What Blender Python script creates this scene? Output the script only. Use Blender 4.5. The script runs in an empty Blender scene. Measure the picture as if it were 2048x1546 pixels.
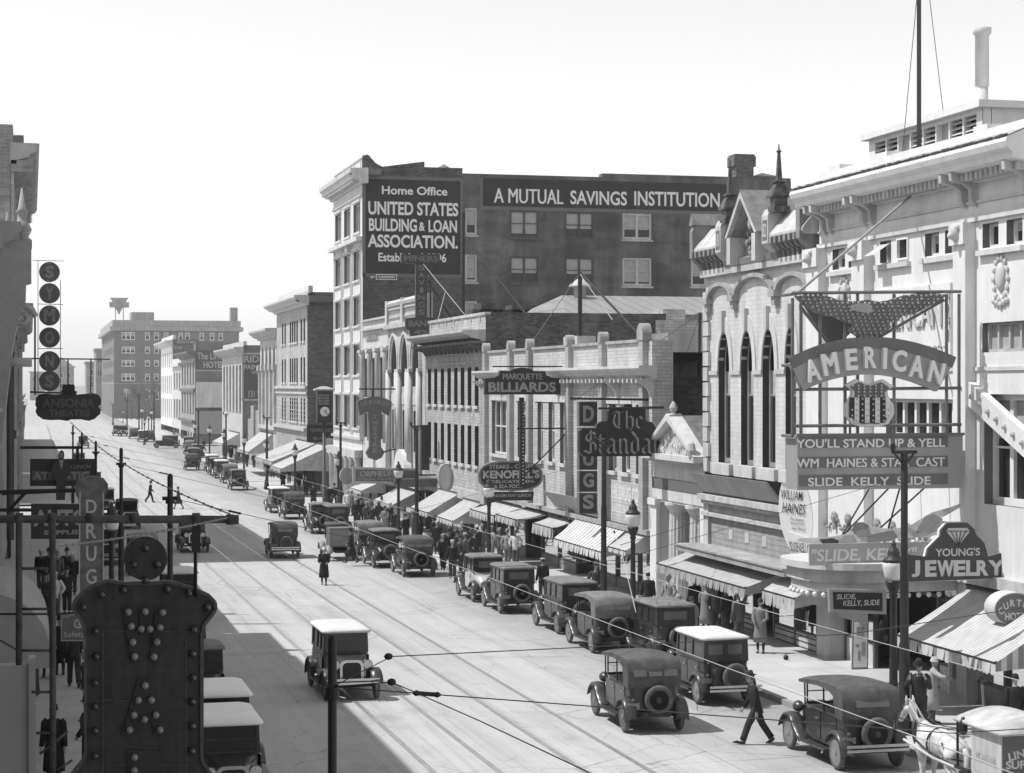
import bpy, bmesh, math, random
from mathutils import Vector, Matrix
R = math.radians
SC = bpy.context.scene
COL = SC.collection
random.seed(7)
# ---------------------------------------------------------------- camera, sky, sun
TH = math.atan(963/3900.0); S, C = math.sin(TH), math.cos(TH)
EYE = 8.2; FOC = 3900.0; PX, PY = 1024.0, 773.0
cam_d = bpy.data.cameras.new('camera'); cam = bpy.data.objects.new('camera', cam_d); COL.objects.link(cam)
cam.location = (0, 0, EYE); cam.rotation_euler = (R(90), 0, -TH)
cam_d.sensor_width = 36; cam_d.lens = 36*FOC/2048; cam_d.clip_start = .5; cam_d.clip_end = 6000
SC.camera = cam
SUN_EL = 58; SUN_AZ = -76
w = bpy.data.worlds.new('World'); SC.world = w; w.use_nodes = True
nt = w.node_tree; bg = nt.nodes['Background']
sky = nt.nodes.new('ShaderNodeTexSky'); sky.sky_type = 'NISHITA'; sky.sun_disc = False
sky.sun_elevation = R(SUN_EL); sky.sun_rotation = R(SUN_AZ)
sky.air_density = 1.0; sky.dust_density = 1.0; sky.ozone_density = 2.0; sky.altitude = 1700
sep = nt.nodes.new('ShaderNodeSeparateColor')          # blue-sensitive plate: the blue record of the sky
nt.links.new(sky.outputs[0], sep.inputs[0]); nt.links.new(sep.outputs['Blue'], bg.inputs[0])
bg.inputs[1].default_value = 0.15
sd = bpy.data.lights.new('sun', 'SUN'); so = bpy.data.objects.new('sun', sd); COL.objects.link(so)
sd.energy = 3.7; sd.angle = R(.5); sd.color = (1, .997, .99)
so.location = (-40, 10, 80)
az = R(SUN_AZ); el = R(SUN_EL)
so.rotation_euler = Vector((math.sin(az)*math.cos(el), math.cos(az)*math.cos(el), math.sin(el))).to_track_quat('Z', 'Y').to_euler()
VS = SC.view_settings; VS.view_transform = 'Standard'; VS.look = 'None'; VS.gamma = 1; VS.exposure = .28
SC.cycles.max_bounces = 6; SC.cycles.diffuse_bounces = 3; SC.cycles.glossy_bounces = 3; SC.cycles.transparent_max_bounces = 6
# ---------------------------------------------------------------- measuring
PROF = [(-80,.3),(0,0),(50,-.5),(100,-.9),(150,-1.2),(200,-1.3),(250,-1.1),(300,-.8),(400,-.2),(500,.4),(900,2),(3000,9)]
def gz(Y):
    if Y <= PROF[0][0]: return PROF[0][1]
    for (a,b),(c,d) in zip(PROF, PROF[1:]):
        if Y <= c: return b+(d-b)*(Y-a)/(c-a)
    return PROF[-1][1]
def DD(X, Y): return X*S+Y*C
def UY(px, X):
    t = (px-PX)/FOC; return X*(C-t*S)/(S+t*C)
def VZ(px, py, X): return EYE-(py-PY)/FOC*DD(X, UY(px, X))
def XX(px, Y):
    t = (px-PX)/FOC; return Y*(S+t*C)/(C-t*S)
def ZZ(py, X, Y): return EYE-(py-PY)/FOC*DD(X, Y)
def GG(px, py, dz=0):
    Y = 60.; X = 0.
    for _ in range(80):
        d = (EYE-gz(Y)-dz)*FOC/(py-PY); lat = (px-PX)/FOC*d
        X = d*S+lat*C; Y = .5*Y+.5*(d*C-lat*S)
    return X, Y
# ---------------------------------------------------------------- materials
MATS = {}
def new_mat(n):
    m = bpy.data.materials.new(n); m.use_nodes = True
    return m, m.node_tree, m.node_tree.nodes['Principled BSDF']
def g3(v): return (v, v, v, 1)
def plain(n, v, rough=.8, var=.12, scale=3., bump=0., metal=0., spec=.35, streak=0.):
    """one grey with soft wear; the variation is the surface's own dirt"""
    if n in MATS: return MATS[n]
    m, t, b = new_mat(n); L = t.links
    b.inputs['Roughness'].default_value = rough; b.inputs['Metallic'].default_value = metal
    b.inputs['Specular IOR Level'].default_value = spec
    geo = t.nodes.new('ShaderNodeNewGeometry')
    ns = t.nodes.new('ShaderNodeTexNoise'); ns.inputs['Scale'].default_value = scale; ns.inputs['Detail'].default_value = 6
    if streak:
        mp = t.nodes.new('ShaderNodeMapping'); mp.inputs['Scale'].default_value = (1, 1, 1/streak)
        L.new(geo.outputs['Position'], mp.inputs[0]); L.new(mp.outputs[0], ns.inputs['Vector'])
    else: L.new(geo.outputs['Position'], ns.inputs['Vector'])
    cr = t.nodes.new('ShaderNodeValToRGB'); cr.color_ramp.elements[0].position = .25; cr.color_ramp.elements[1].position = .75
    cr.color_ramp.elements[0].color = g3(v*(1-var)); cr.color_ramp.elements[1].color = g3(min(.9, v*(1+var)))
    L.new(ns.outputs[0], cr.inputs[0]); L.new(cr.outputs[0], b.inputs['Base Color'])
    if bump:
        bp = t.nodes.new('ShaderNodeBump'); bp.inputs['Strength'].default_value = bump; bp.inputs['Distance'].default_value = .02
        n2 = t.nodes.new('ShaderNodeTexNoise'); n2.inputs['Scale'].default_value = scale*9; n2.inputs['Detail'].default_value = 4
        L.new(geo.outputs['Position'], n2.inputs['Vector']); L.new(n2.outputs[0], bp.inputs['Height']); L.new(bp.outputs[0], b.inputs['Normal'])
    MATS[n] = m; return m
def brick(n, v, mortar, bw=.42, bh=.16, var=.25, patch=.2, ms=.012, rough=.85):
    if n in MATS: return MATS[n]
    m, t, b = new_mat(n); L = t.links; N = t.nodes
    b.inputs['Roughness'].default_value = rough; b.inputs['Specular IOR Level'].default_value = .2
    geo = N.new('ShaderNodeNewGeometry'); sx = N.new('ShaderNodeSeparateXYZ'); L.new(geo.outputs['Position'], sx.inputs[0])
    ad = N.new('ShaderNodeMath'); ad.operation = 'ADD'; L.new(sx.outputs[0], ad.inputs[0]); L.new(sx.outputs[1], ad.inputs[1])
    cx = N.new('ShaderNodeCombineXYZ'); L.new(ad.outputs[0], cx.inputs[0]); L.new(sx.outputs[2], cx.inputs[1])
    bt = N.new('ShaderNodeTexBrick'); bt.inputs['Scale'].default_value = 1
    bt.inputs['Brick Width'].default_value = bw; bt.inputs['Row Height'].default_value = bh
    bt.inputs['Mortar Size'].default_value = ms; bt.inputs['Mortar Smooth'].default_value = .3
    bt.inputs['Color1'].default_value = g3(v*(1-var)); bt.inputs['Color2'].default_value = g3(v*(1+var)); bt.inputs['Mortar'].default_value = g3(mortar)
    L.new(cx.outputs[0], bt.inputs['Vector'])
    ns = N.new('ShaderNodeTexNoise'); ns.inputs['Scale'].default_value = .55; ns.inputs['Detail'].default_value = 7; ns.inputs['Roughness'].default_value = .65
    L.new(geo.outputs['Position'], ns.inputs['Vector'])
    cr = N.new('ShaderNodeValToRGB'); cr.color_ramp.elements[0].position = .3; cr.color_ramp.elements[1].position = .7
    cr.color_ramp.elements[0].color = g3(1-patch); cr.color_ramp.elements[1].color = g3(1.0)
    L.new(ns.outputs[0], cr.inputs[0])
    mx = N.new('ShaderNodeMix'); mx.data_type = 'RGBA'; mx.blend_type = 'MULTIPLY'; mx.inputs[0].default_value = 1
    L.new(bt.outputs[0], mx.inputs[6]); L.new(cr.outputs[0], mx.inputs[7]); L.new(mx.outputs[2], b.inputs['Base Color'])
    bp = N.new('ShaderNodeBump'); bp.inputs['Strength'].default_value = .35; bp.inputs['Distance'].default_value = .02; bp.invert = True
    L.new(bt.outputs['Fac'], bp.inputs['Height']); L.new(bp.outputs[0], b.inputs['Normal'])
    MATS[n] = m; return m
def stripes(n, v1, v2, period, axis='Y', duty=.5, rough=.9):
    if n in MATS: return MATS[n]
    m, t, b = new_mat(n); L = t.links; N = t.nodes
    b.inputs['Roughness'].default_value = rough; b.inputs['Specular IOR Level'].default_value = .1
    geo = N.new('ShaderNodeNewGeometry'); sx = N.new('ShaderNodeSeparateXYZ'); L.new(geo.outputs['Position'], sx.inputs[0])
    dv = N.new('ShaderNodeMath'); dv.operation = 'DIVIDE'; dv.inputs[1].default_value = period; L.new(sx.outputs['XYZ'.index(axis)], dv.inputs[0])
    fr = N.new('ShaderNodeMath'); fr.operation = 'FRACT'; L.new(dv.outputs[0], fr.inputs[0])
    gt = N.new('ShaderNodeMath'); gt.operation = 'GREATER_THAN'; gt.inputs[1].default_value = duty; L.new(fr.outputs[0], gt.inputs[0])
    ns = N.new('ShaderNodeTexNoise'); ns.inputs['Scale'].default_value = 2.5; ns.inputs['Detail'].default_value = 5; L.new(geo.outputs['Position'], ns.inputs['Vector'])
    mx = N.new('ShaderNodeMix'); mx.data_type = 'RGBA'; mx.inputs[6].default_value = g3(v1); mx.inputs[7].default_value = g3(v2); L.new(gt.outputs[0], mx.inputs[0])
    cr = N.new('ShaderNodeValToRGB'); cr.color_ramp.elements[0].color = g3(.78); cr.color_ramp.elements[1].color = g3(1); cr.color_ramp.elements[0].position = .3; cr.color_ramp.elements[1].position = .65
    L.new(ns.outputs[0], cr.inputs[0])
    m2 = N.new('ShaderNodeMix'); m2.data_type = 'RGBA'; m2.blend_type = 'MULTIPLY'; m2.inputs[0].default_value = 1
    L.new(mx.outputs[2], m2.inputs[6]); L.new(cr.outputs[0], m2.inputs[7]); L.new(m2.outputs[2], b.inputs['Base Color'])
    MATS[n] = m; return m
def wear(m, sv, scale, lo, hi, dark, detail=7):
    """multiply a stain layer (noise stretched by sv) into a material's own colour"""
    t = m.node_tree; N = t.nodes; L = t.links; b = N['Principled BSDF']; src = b.inputs['Base Color'].links[0].from_socket
    geo = N.new('ShaderNodeNewGeometry'); mp = N.new('ShaderNodeMapping'); mp.inputs['Scale'].default_value = sv; L.new(geo.outputs['Position'], mp.inputs[0])
    n = N.new('ShaderNodeTexNoise'); n.inputs['Scale'].default_value = scale; n.inputs['Detail'].default_value = detail; n.inputs['Roughness'].default_value = .68; L.new(mp.outputs[0], n.inputs['Vector'])
    r = N.new('ShaderNodeValToRGB'); r.color_ramp.elements[0].position = lo; r.color_ramp.elements[1].position = hi; r.color_ramp.elements[0].color = g3(dark); r.color_ramp.elements[1].color = g3(1); L.new(n.outputs[0], r.inputs[0])
    x = N.new('ShaderNodeMix'); x.data_type = 'RGBA'; x.blend_type = 'MULTIPLY'; x.inputs[0].default_value = 1; L.new(src, x.inputs[6]); L.new(r.outputs[0], x.inputs[7]); L.new(x.outputs[2], b.inputs['Base Color'])
    return m
def cracks(m, scale, width, dark, jit=.25):
    t = m.node_tree; N = t.nodes; L = t.links; b = N['Principled BSDF']; src = b.inputs['Base Color'].links[0].from_socket
    geo = N.new('ShaderNodeNewGeometry'); n = N.new('ShaderNodeTexNoise'); n.inputs['Scale'].default_value = scale*2.2; n.inputs['Detail'].default_value = 5; L.new(geo.outputs['Position'], n.inputs['Vector'])
    mm = N.new('ShaderNodeMix'); mm.data_type = 'VECTOR'; mm.inputs[0].default_value = jit; L.new(geo.outputs['Position'], mm.inputs[4]); L.new(n.outputs['Color'], mm.inputs[5])
    v = N.new('ShaderNodeTexVoronoi'); v.feature = 'DISTANCE_TO_EDGE'; v.inputs['Scale'].default_value = scale; L.new(mm.outputs[1], v.inputs['Vector'])
    n2 = N.new('ShaderNodeTexNoise'); n2.inputs['Scale'].default_value = scale*.6; L.new(geo.outputs['Position'], n2.inputs['Vector'])
    a = N.new('ShaderNodeMapRange'); a.inputs[1].default_value = .42; a.inputs[2].default_value = .62; a.inputs[3].default_value = 0; a.inputs[4].default_value = width; L.new(n2.outputs[0], a.inputs[0])
    lt = N.new('ShaderNodeMath'); lt.operation = 'LESS_THAN'; L.new(v.outputs['Distance'], lt.inputs[0]); L.new(a.outputs[0], lt.inputs[1])
    x = N.new('ShaderNodeMix'); x.data_type = 'RGBA'; x.blend_type = 'MULTIPLY'; L.new(lt.outputs[0], x.inputs[0]); L.new(src, x.inputs[6]); x.inputs[7].default_value = g3(dark); L.new(x.outputs[2], b.inputs['Base Color'])
    return m
def glass(n='window_glass', v=.02, spec=.3, rough=.08):
    if n in MATS: return MATS[n]
    m, t, b = new_mat(n); b.inputs['Base Color'].default_value = g3(v); b.inputs['Roughness'].default_value = rough
    b.inputs['Specular IOR Level'].default_value = spec
    MATS[n] = m; return m
def clear_glass(n='shop_glass'):
    if n in MATS: return MATS[n]
    m, t, b = new_mat(n); L = t.links; N = t.nodes
    tr = N.new('ShaderNodeBsdfTransparent'); tr.inputs[0].default_value = (.8,.8,.8,1); gl = N.new('ShaderNodeBsdfGlossy'); gl.inputs['Roughness'].default_value = .03
    mx = N.new('ShaderNodeMixShader'); fz = N.new('ShaderNodeFresnel'); fz.inputs[0].default_value = 1.3
    L.new(fz.outputs[0], mx.inputs[0]); L.new(tr.outputs[0], mx.inputs[1]); L.new(gl.outputs[0], mx.inputs[2]); L.new(mx.outputs[0], N['Material Output'].inputs[0])
    MATS[n] = m; return m
def G(v, rough=.7, **k): return plain('grey_%03d_%02d' % (round(v*1000), round(rough*100)), v, rough, **k)
BLACK = plain('black_iron', .018, .5, .2)
DARKPAINT = plain('dark_sign_paint', .028, .45, .25, 2.)
MIDPAINT = plain('mid_sign_paint', .10, .5, .2, 2.)
WHITE = plain('white_paint', .78, .5, .06)
LETTER = plain('letter_paint', .62, .6, .15, 6.)
DIMLETTER = plain('dim_letter_tin', .27, .45, .3, 8.)
BULB = plain('lamp_bulb', .55, .15, .1, spec=.8)
DARKBULB = plain('dark_lamp_bulb', .36, .12, .2, spec=1.)
GLASS = glass(); BLIND = plain('window_blind', .38, .9, .15)
# ---------------------------------------------------------------- mesh builder
class MB:
    def __init__(s): s.v = []; s.f = []; s.m = []; s.sm = []; s.mi = 0; s.smooth = False
    def add(s, vs, fs):
        o = len(s.v); s.v += [tuple(p) for p in vs]
        for f in fs: s.f.append([o+i for i in f]); s.m.append(s.mi); s.sm.append(s.smooth)
        return s
    def poly(s, pts): return s.add(pts, [range(len(pts))])
    def box(s, x0, x1, y0, y1, z0, z1):
        return s.add([(x0,y0,z0),(x1,y0,z0),(x1,y1,z0),(x0,y1,z0),(x0,y0,z1),(x1,y0,z1),(x1,y1,z1),(x0,y1,z1)],
                     [(3,2,1,0),(4,5,6,7),(0,1,5,4),(1,2,6,5),(2,3,7,6),(3,0,4,7)])
    def boxm(s, M, a, b, c):
        o = len(s.v); s.box(-a/2,a/2,-b/2,b/2,-c/2,c/2)
        for i in range(o, len(s.v)): s.v[i] = tuple(M @ Vector(s.v[i]))
        return s
    def beam(s, p, q, a, b=None):
        p = Vector(p); q = Vector(q); d = q-p
        M = Matrix.Translation((p+q)/2) @ d.to_track_quat('Z', 'Y').to_matrix().to_4x4()
        return s.boxm(M, a, b or a, d.length)
    def prism(s, pts, f0, f1):
        """pts 2-D outline; f0, f1 map (a,b) to the two end faces"""
        n = len(pts); A = [f0(*p) for p in pts]; B = [f1(*p) for p in pts]
        return s.add(A+B, [list(range(n))[::-1], list(range(n, 2*n))]+[(i, (i+1) % n, n+(i+1) % n, n+i) for i in range(n)])
    def rings(s, rs, cap=True, close=True):
        n = len(rs[0]); vs = [p for r in rs for p in r]; fs = []
        for k in range(len(rs)-1):
            for i in range(n if close else n-1):
                j = (i+1) % n; fs.append((k*n+i, k*n+j, (k+1)*n+j, (k+1)*n+i))
        if cap and close: fs += [list(range(n))[::-1], [(len(rs)-1)*n+i for i in range(n)]]
        return s.add(vs, fs)
    def tube(s, pts, r, n=8, cap=True):
        pts = [Vector(p) for p in pts]; rs = []; up = None
        for i, p in enumerate(pts):
            d = (pts[min(i+1, len(pts)-1)]-pts[max(i-1, 0)]).normalized()
            if up is None: up = d.orthogonal().normalized()
            up = (up-d*up.dot(d)).normalized(); sd = d.cross(up)
            rr = r[i] if isinstance(r, (list, tuple)) else r
            ra, rb = rr if isinstance(rr, tuple) else (rr, rr)
            rs.append([p+up*(math.cos(2*math.pi*k/n)*ra)+sd*(math.sin(2*math.pi*k/n)*rb) for k in range(n)])
        return s.rings(rs, cap)
    def lathe(s, prof, c=(0,0,0), n=16, ax='Z'):
        rs = []
        for r, h in prof:
            ring = []
            for k in range(n):
                a = 2*math.pi*k/n; p = (r*math.cos(a), r*math.sin(a), h)
                if ax == 'X': p = (p[2], p[0], p[1])
                elif ax == 'Y': p = (p[0], p[2], p[1])
                ring.append((c[0]+p[0], c[1]+p[1], c[2]+p[2]))
            rs.append(ring)
        return s.rings(rs, True)
    def ball(s, c, r, n=10, sx=1, sy=1, sz=1):
        m = max(4, n//2); rs = []
        for i in range(m+1):
            t = math.pi*i/m; t = min(max(t, .05), math.pi-.05)
            rs.append([(c[0]+sx*r*math.sin(t)*math.cos(2*math.pi*k/n), c[1]+sy*r*math.sin(t)*math.sin(2*math.pi*k/n), c[2]+sz*r*math.cos(t)) for k in range(n)])
        return s.rings(rs, True)
    def build(s, name, mat, parent=None, off=None, loc=None):
        me = bpy.data.meshes.new(name)
        o = Vector(off) if off is not None else (world_loc(parent) if parent else Vector((0,0,0)))
        me.from_pydata([(p[0]-o.x, p[1]-o.y, p[2]-o.z) for p in s.v], [], s.f)
        for m in (mat if isinstance(mat, (list, tuple)) else [mat]): me.materials.append(m)
        me.polygons.foreach_set('material_index', s.m); me.polygons.foreach_set('use_smooth', s.sm)
        me.update()
        ob = bpy.data.objects.new(name, me); COL.objects.link(ob)
        if parent: ob.parent = parent
        if loc is not None: ob.location = loc
        return ob
def world_loc(o):
    v = Vector(o.location)
    while o.parent: o = o.parent; v += o.location
    return v
def tag(o, label=None, cat=None, group=None, kind=None):
    if label: o['label'] = label
    if cat: o['category'] = cat
    if group: o['group'] = group
    if kind: o['kind'] = kind
    return o
def thing(name, label, cat, loc=(0,0,0), group=None, rz=0):
    o = bpy.data.objects.new(name, None); COL.objects.link(o); o.location = loc; o.rotation_euler = (0,0,rz); o.empty_display_size = .3
    return tag(o, label, cat, group)
def struct(name, mb, mat): return tag(mb.build(name, mat), kind='structure')
def copy_tree(o, parent=None):
    c = o.copy(); COL.objects.link(c); c.parent = parent
    for ch in o.children: copy_tree(ch, c)
    return c
# ---------------------------------------------------------------- facades
class FX:      # wall in a plane x = const that looks towards -x (sgn=1) or +x (sgn=-1); u runs along y
    def __init__(s, X, slope=0., u0=0., sgn=1): s.X, s.sl, s.u0, s.o, s.sg = X, slope, u0, 'x%d' % sgn, sgn
    def at(s, u, v, w=0): return (s.X+w*s.sg, u, v+s.sl*(u-s.u0))
    def loc(s, u, v, w): return (w*s.sg, u, v)
class FY:      # wall in a plane y = const that looks towards -y; u runs along x
    def __init__(s, Y): s.Y, s.o = Y, 'y'
    def at(s, u, v, w=0): return (u, s.Y+w, v)
    def loc(s, u, v, w): return (u, w, v)
def arcpts(a, b, sp, top, n=10):
    m = (a+b)/2; return [(m-(b-a)/2*math.cos(math.pi*k/n), sp+(top-sp)*math.sin(math.pi*k/n)) for k in range(n+1)]
def wall(mb, fr, u0, u1, v0, v1, ops=(), t=.3, w=0., rev=0):
    us = sorted(set([u0, u1]+[x for o in ops for x in o[:2]])); vs = sorted(set([v0, v1]+[x for o in ops for x in o[2:4]]))
    us = [x for x in us if u0-1e-6 <= x <= u1+1e-6]; vs = [x for x in vs if v0-1e-6 <= x <= v1+1e-6]
    for a, b in zip(us, us[1:]):
        run = None
        for c, d in zip(vs, vs[1:]):
            mu, mv = (a+b)/2, (c+d)/2
            if any(o[0] < mu < o[1] and o[2] < mv < o[3] for o in ops):
                if run is not None: mb.poly([fr.at(a,run,w), fr.at(b,run,w), fr.at(b,c,w), fr.at(a,c,w)]); run = None
            elif run is None: run = c
        if run is not None: mb.poly([fr.at(a,run,w), fr.at(b,run,w), fr.at(b,vs[-1],w), fr.at(a,vs[-1],w)])
    for o in ops:
        a, b, c, d = o[:4]; mi0 = mb.mi
        if len(o) > 4:
            sp = o[4]; pts = arcpts(a, b, sp, d); h = len(pts)//2
            for k in range(h): mb.poly([fr.at(a,d,w), fr.at(*pts[k],w), fr.at(*pts[k+1],w)])
            for k in range(h, len(pts)-1): mb.poly([fr.at(b,d,w), fr.at(*pts[k],w), fr.at(*pts[k+1],w)])
            out = [(a,c)]+pts+[(b,c)]
        else: out = [(a,c),(a,d),(b,d),(b,c)]
        mb.mi = rev or mi0
        for k in range(len(out)):
            p, q = out[k], out[(k+1) % len(out)]
            mb.poly([fr.at(*p,w), fr.at(*q,w), fr.at(*q,w+t), fr.at(*p,w+t)])
        mb.mi = mi0
def lbox(mb, fr, u0, u1, v0, v1, w0, w1):
    P = [fr.at(u,v,ww) for ww in (w0,w1) for v in (v0,v1) for u in (u0,u1)]
    mb.add(P, [(0,1,3,2),(4,6,7,5),(0,4,5,1),(2,3,7,6),(0,2,6,4),(1,5,7,3)])
def sweep(mb, fr, u0, u1, prof):
    """prof: (out, v) points, a closed outline, run along u"""
    mb.prism(prof, lambda o, v: fr.at(u0, v, -o), lambda o, v: fr.at(u1, v, -o))
WC = {}
def window(root, fr, a, b, c, d, t=.3, mat=None, lights=1, rail=True, arch=None, blind=0., name='window', sill=None, fw=.07, bars=0):
    """frame with its pane as a sub-part; equal windows share mesh data"""
    mat = mat or WHITE
    W, H = round(b-a, 3), round(d-c, 3); key = (fr.o, W, H, round(t,2), mat.name, lights, rail, arch and round(arch-c,3), round(blind,2), sill and sill.name, fw, bars, getattr(fr,'sl',0))
    p = fr.at(a, c, 0); o = world_loc(root)
    if key not in WC:
        m = MB(); sl = getattr(fr, 'sl', 0)
        class L0:
            at = staticmethod(lambda u, v, ww=0: (lambda q: (q[0], q[1], q[2]+(sl*u if sl else 0)))(fr.loc(u, v, ww)))
        def bx(u0,u1,v0,v1,w0,w1): lbox(m, L0, u0,u1,v0,v1,w0,w1)
        top = H if arch is None else arch-c
        bx(0,fw,0,top,t-.10,t); bx(W-fw,W,0,top,t-.10,t); bx(fw,W-fw,0,fw*1.2,t-.101,t)
        if arch is None: bx(fw,W-fw,H-fw,H,t-.101,t)
        else:
            P = arcpts(0, W, top, H); Q = arcpts(fw, W-fw, top, H-fw)
            for k in range(len(P)-1):
                m.poly([L0.at(*P[k],t-.1), L0.at(*P[k+1],t-.1), L0.at(*Q[k+1],t-.1), L0.at(*Q[k],t-.1)])
        for k in range(1, lights):
            x = W*k/lights; bx(x-fw*.6,x+fw*.6,fw*1.2,top-fw if arch is None else top,t-.102,t)
        if rail: bx(fw,W-fw,H*.52-.03,H*.52+.03,t-.08,t)
        for k in range(1, bars+1): bx(fw,W-fw,H*k/(bars+1)-.02,H*k/(bars+1)+.02,t-.07,t)
        if sill: m.mi = 1; bx(-.1,W+.1,-.16,0,-.14,t-.1)
        g = MB(); g.poly([L0.at(0,0,t+.005), L0.at(W,0,t+.005), L0.at(W,top,t+.005), L0.at(0,top,t+.005)])
        if arch is not None: g.poly([L0.at(*q, t+.005) for q in arcpts(0, W, top, H)])
        if blind: g.mi = 1; g.poly([L0.at(fw*.5,H*(1-blind) if arch is None else top*(1-blind),t-.012), L0.at(W-fw*.5,H*(1-blind) if arch is None else top*(1-blind),t-.012), L0.at(W-fw*.5,top,t-.012), L0.at(fw*.5,top,t-.012)])
        me = m.build(name, [mat, sill or mat]); gm = g.build('pane', [GLASS, BLIND])
        WC[key] = (me.data, gm.data); bpy.data.objects.remove(me); bpy.data.objects.remove(gm)
    f, g = WC[key]
    ob = bpy.data.objects.new(name, f); COL.objects.link(ob); ob.parent = root; ob.location = (p[0]-o.x, p[1]-o.y, p[2]-o.z)
    pn = bpy.data.objects.new('pane', g); COL.objects.link(pn); pn.parent = ob
    return ob
# ---------------------------------------------------------------- lettering
TC = {}
def text_mesh(s, bold=.012, shear=0., font_depth=0.):
    k = (s, bold, shear)
    if k in TC: return TC[k]
    cu = bpy.data.curves.new('lettering', 'FONT'); cu.body = s; cu.offset = bold; cu.shear = shear; cu.resolution_u = 4; cu.align_x = 'CENTER'
    ob = bpy.data.objects.new('t', cu); COL.objects.link(ob)
    dg = bpy.context.evaluated_depsgraph_get(); me = bpy.data.meshes.new_from_object(ob.evaluated_get(dg))
    vs = [v.co.copy() for v in me.vertices]; fs = [tuple(p.vertices) for p in me.polygons]
    bpy.data.objects.remove(ob); bpy.data.meshes.remove(me); bpy.data.curves.remove(cu)
    x0 = min(v.x for v in vs); x1 = max(v.x for v in vs); y0 = min(v.y for v in vs); y1 = max(v.y for v in vs)
    TC[k] = ([((v.x-x0)/(x1-x0)-.5, (v.y-y0)/(y1-y0)-.5) for v in vs], fs, x1-x0); return TC[k]
def letters(mb, s, at, w, h, bold=.012, shear=0., rot=0., thick=0.):
    """at(a,b,c) maps plane coordinates (metres from the text's centre) to the world; c lifts off the board"""
    if bold > .004 and ('M' in s or 'W' in s):      # these glyphs fold over themselves when fattened: lay three strokes side by side
        d = bold/text_mesh(s, 0, shear)[2]*w
        for i, k in enumerate((0, -d, d)): letters(mb, s, lambda a, b, c, k=k, i=i: at(a+k*math.cos(rot), b+k*math.sin(rot), c+.0012*i), w-2*d, h, 0, shear, rot, thick)
        return
    P, Fc, _ = text_mesh(s, bold, shear); cr, sr = math.cos(rot), math.sin(rot)
    q = [(x*w, y*h) for x, y in P]; q = [(x*cr-y*sr, x*sr+y*cr) for x, y in q]
    mb.add([at(x, y, thick) for x, y in q], Fc)
    if thick > .015:
        ed = {}
        for f in Fc:
            for i in range(len(f)):
                e = (f[i], f[(i+1) % len(f)]); kx = (min(e), max(e)); ed[kx] = ed.get(kx, 0)+1
        for (a, b), n in ed.items():
            if n == 1: mb.poly([at(*q[a],0), at(*q[b],0), at(*q[b],thick), at(*q[a],thick)])
def on_y(x, y, z):      # board facing -y
    return lambda a, b, c: (x+a, y-.004-c, z+b)
def on_x(x, y, z):      # board facing -x, read from the street
    return lambda a, b, c: (x-.004-c, y-a, z+b)
def lit(mb, root, mat=None, name='lettering'): return mb.build(name, mat or LETTER, root)
# ================================================================ SETTING
XF = 24.5; XL = -1.0; KR = 20.1; KL = 3.2
def U(px): return UY(px, XF)
def V(px, py, X=XF): return VZ(px, py, X)
ROAD = plain('road_surface', .49, .92, .08, .5, bump=.25)
def road_material():
    t = ROAD.node_tree; N = t.nodes; L = t.links; b = N['Principled BSDF']; src = b.inputs['Base Color'].links[0].from_socket
    geo = N.new('ShaderNodeNewGeometry'); mp = N.new('ShaderNodeMapping'); mp.inputs['Scale'].default_value = (1.4, .06, 1)
    L.new(geo.outputs['Position'], mp.inputs[0])
    def layer(vec, scale, lo, hi, dark, src, detail=8):
        n = N.new('ShaderNodeTexNoise'); n.inputs['Scale'].default_value = scale; n.inputs['Detail'].default_value = detail; n.inputs['Roughness'].default_value = .7
        L.new(vec, n.inputs['Vector']); r = N.new('ShaderNodeValToRGB'); r.color_ramp.elements[0].position = lo; r.color_ramp.elements[1].position = hi
        r.color_ramp.elements[0].color = g3(dark); r.color_ramp.elements[1].color = g3(1); L.new(n.outputs[0], r.inputs[0])
        m = N.new('ShaderNodeMix'); m.data_type = 'RGBA'; m.blend_type = 'MULTIPLY'; m.inputs[0].default_value = 1
        L.new(src, m.inputs[6]); L.new(r.outputs[0], m.inputs[7]); return m.outputs[2]
    o = layer(mp.outputs[0], 1.0, .36, .56, .90, src)          # wheel and horse wear along the street
    o = layer(geo.outputs['Position'], 9., .30, .42, .92, o, 4)
    o = layer(geo.outputs['Position'], 1.7, .25, .40, .86, o, 10)   # oil and patch stains
    # gutter dirt near the two kerbs
    sx = N.new('ShaderNodeSeparateXYZ'); L.new(geo.outputs['Position'], sx.inputs[0])
    mr = N.new('ShaderNodeMapRange'); mr.inputs[1].default_value = 15.0; mr.inputs[2].default_value = 18.8; mr.inputs[3].default_value = 1; mr.inputs[4].default_value = .70; L.new(sx.outputs[0], mr.inputs[0])
    m = N.new('ShaderNodeMix'); m.data_type = 'RGBA'; m.blend_type = 'MULTIPLY'; m.inputs[0].default_value = 1
    L.new(o, m.inputs[6]); L.new(mr.outputs[0], m.inputs[7])
    L.new(m.outputs[2], b.inputs['Base Color'])
road_material()
cracks(ROAD, .22, .006, .62); cracks(ROAD, .9, .010, .74)
wear(ROAD, (1.2,.35,1), .8, .60, .66, 1.0); wear(ROAD, (5,.07,1), 1.0, .36, .47, .87); wear(ROAD, (2.2,.03,1), .9, .38, .55, .92); wear(ROAD, (1,.8,1), 2.6, .27, .34, .62, 5); wear(ROAD, (1,1,1), 30., .30, .55, .86, 3); wear(ROAD, (1,.5,1), .45, .30, .42, .80)
WALK = brick('concrete_pavement', .52, .32, 1.5, 1.5, .05, .2, .012)
t_ = WALK.node_tree; geo_ = t_.nodes.new('ShaderNodeNewGeometry'); t_.links.new(geo_.outputs['Position'], [n for n in t_.nodes if n.type == 'TEX_BRICK'][0].inputs['Vector'])
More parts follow.
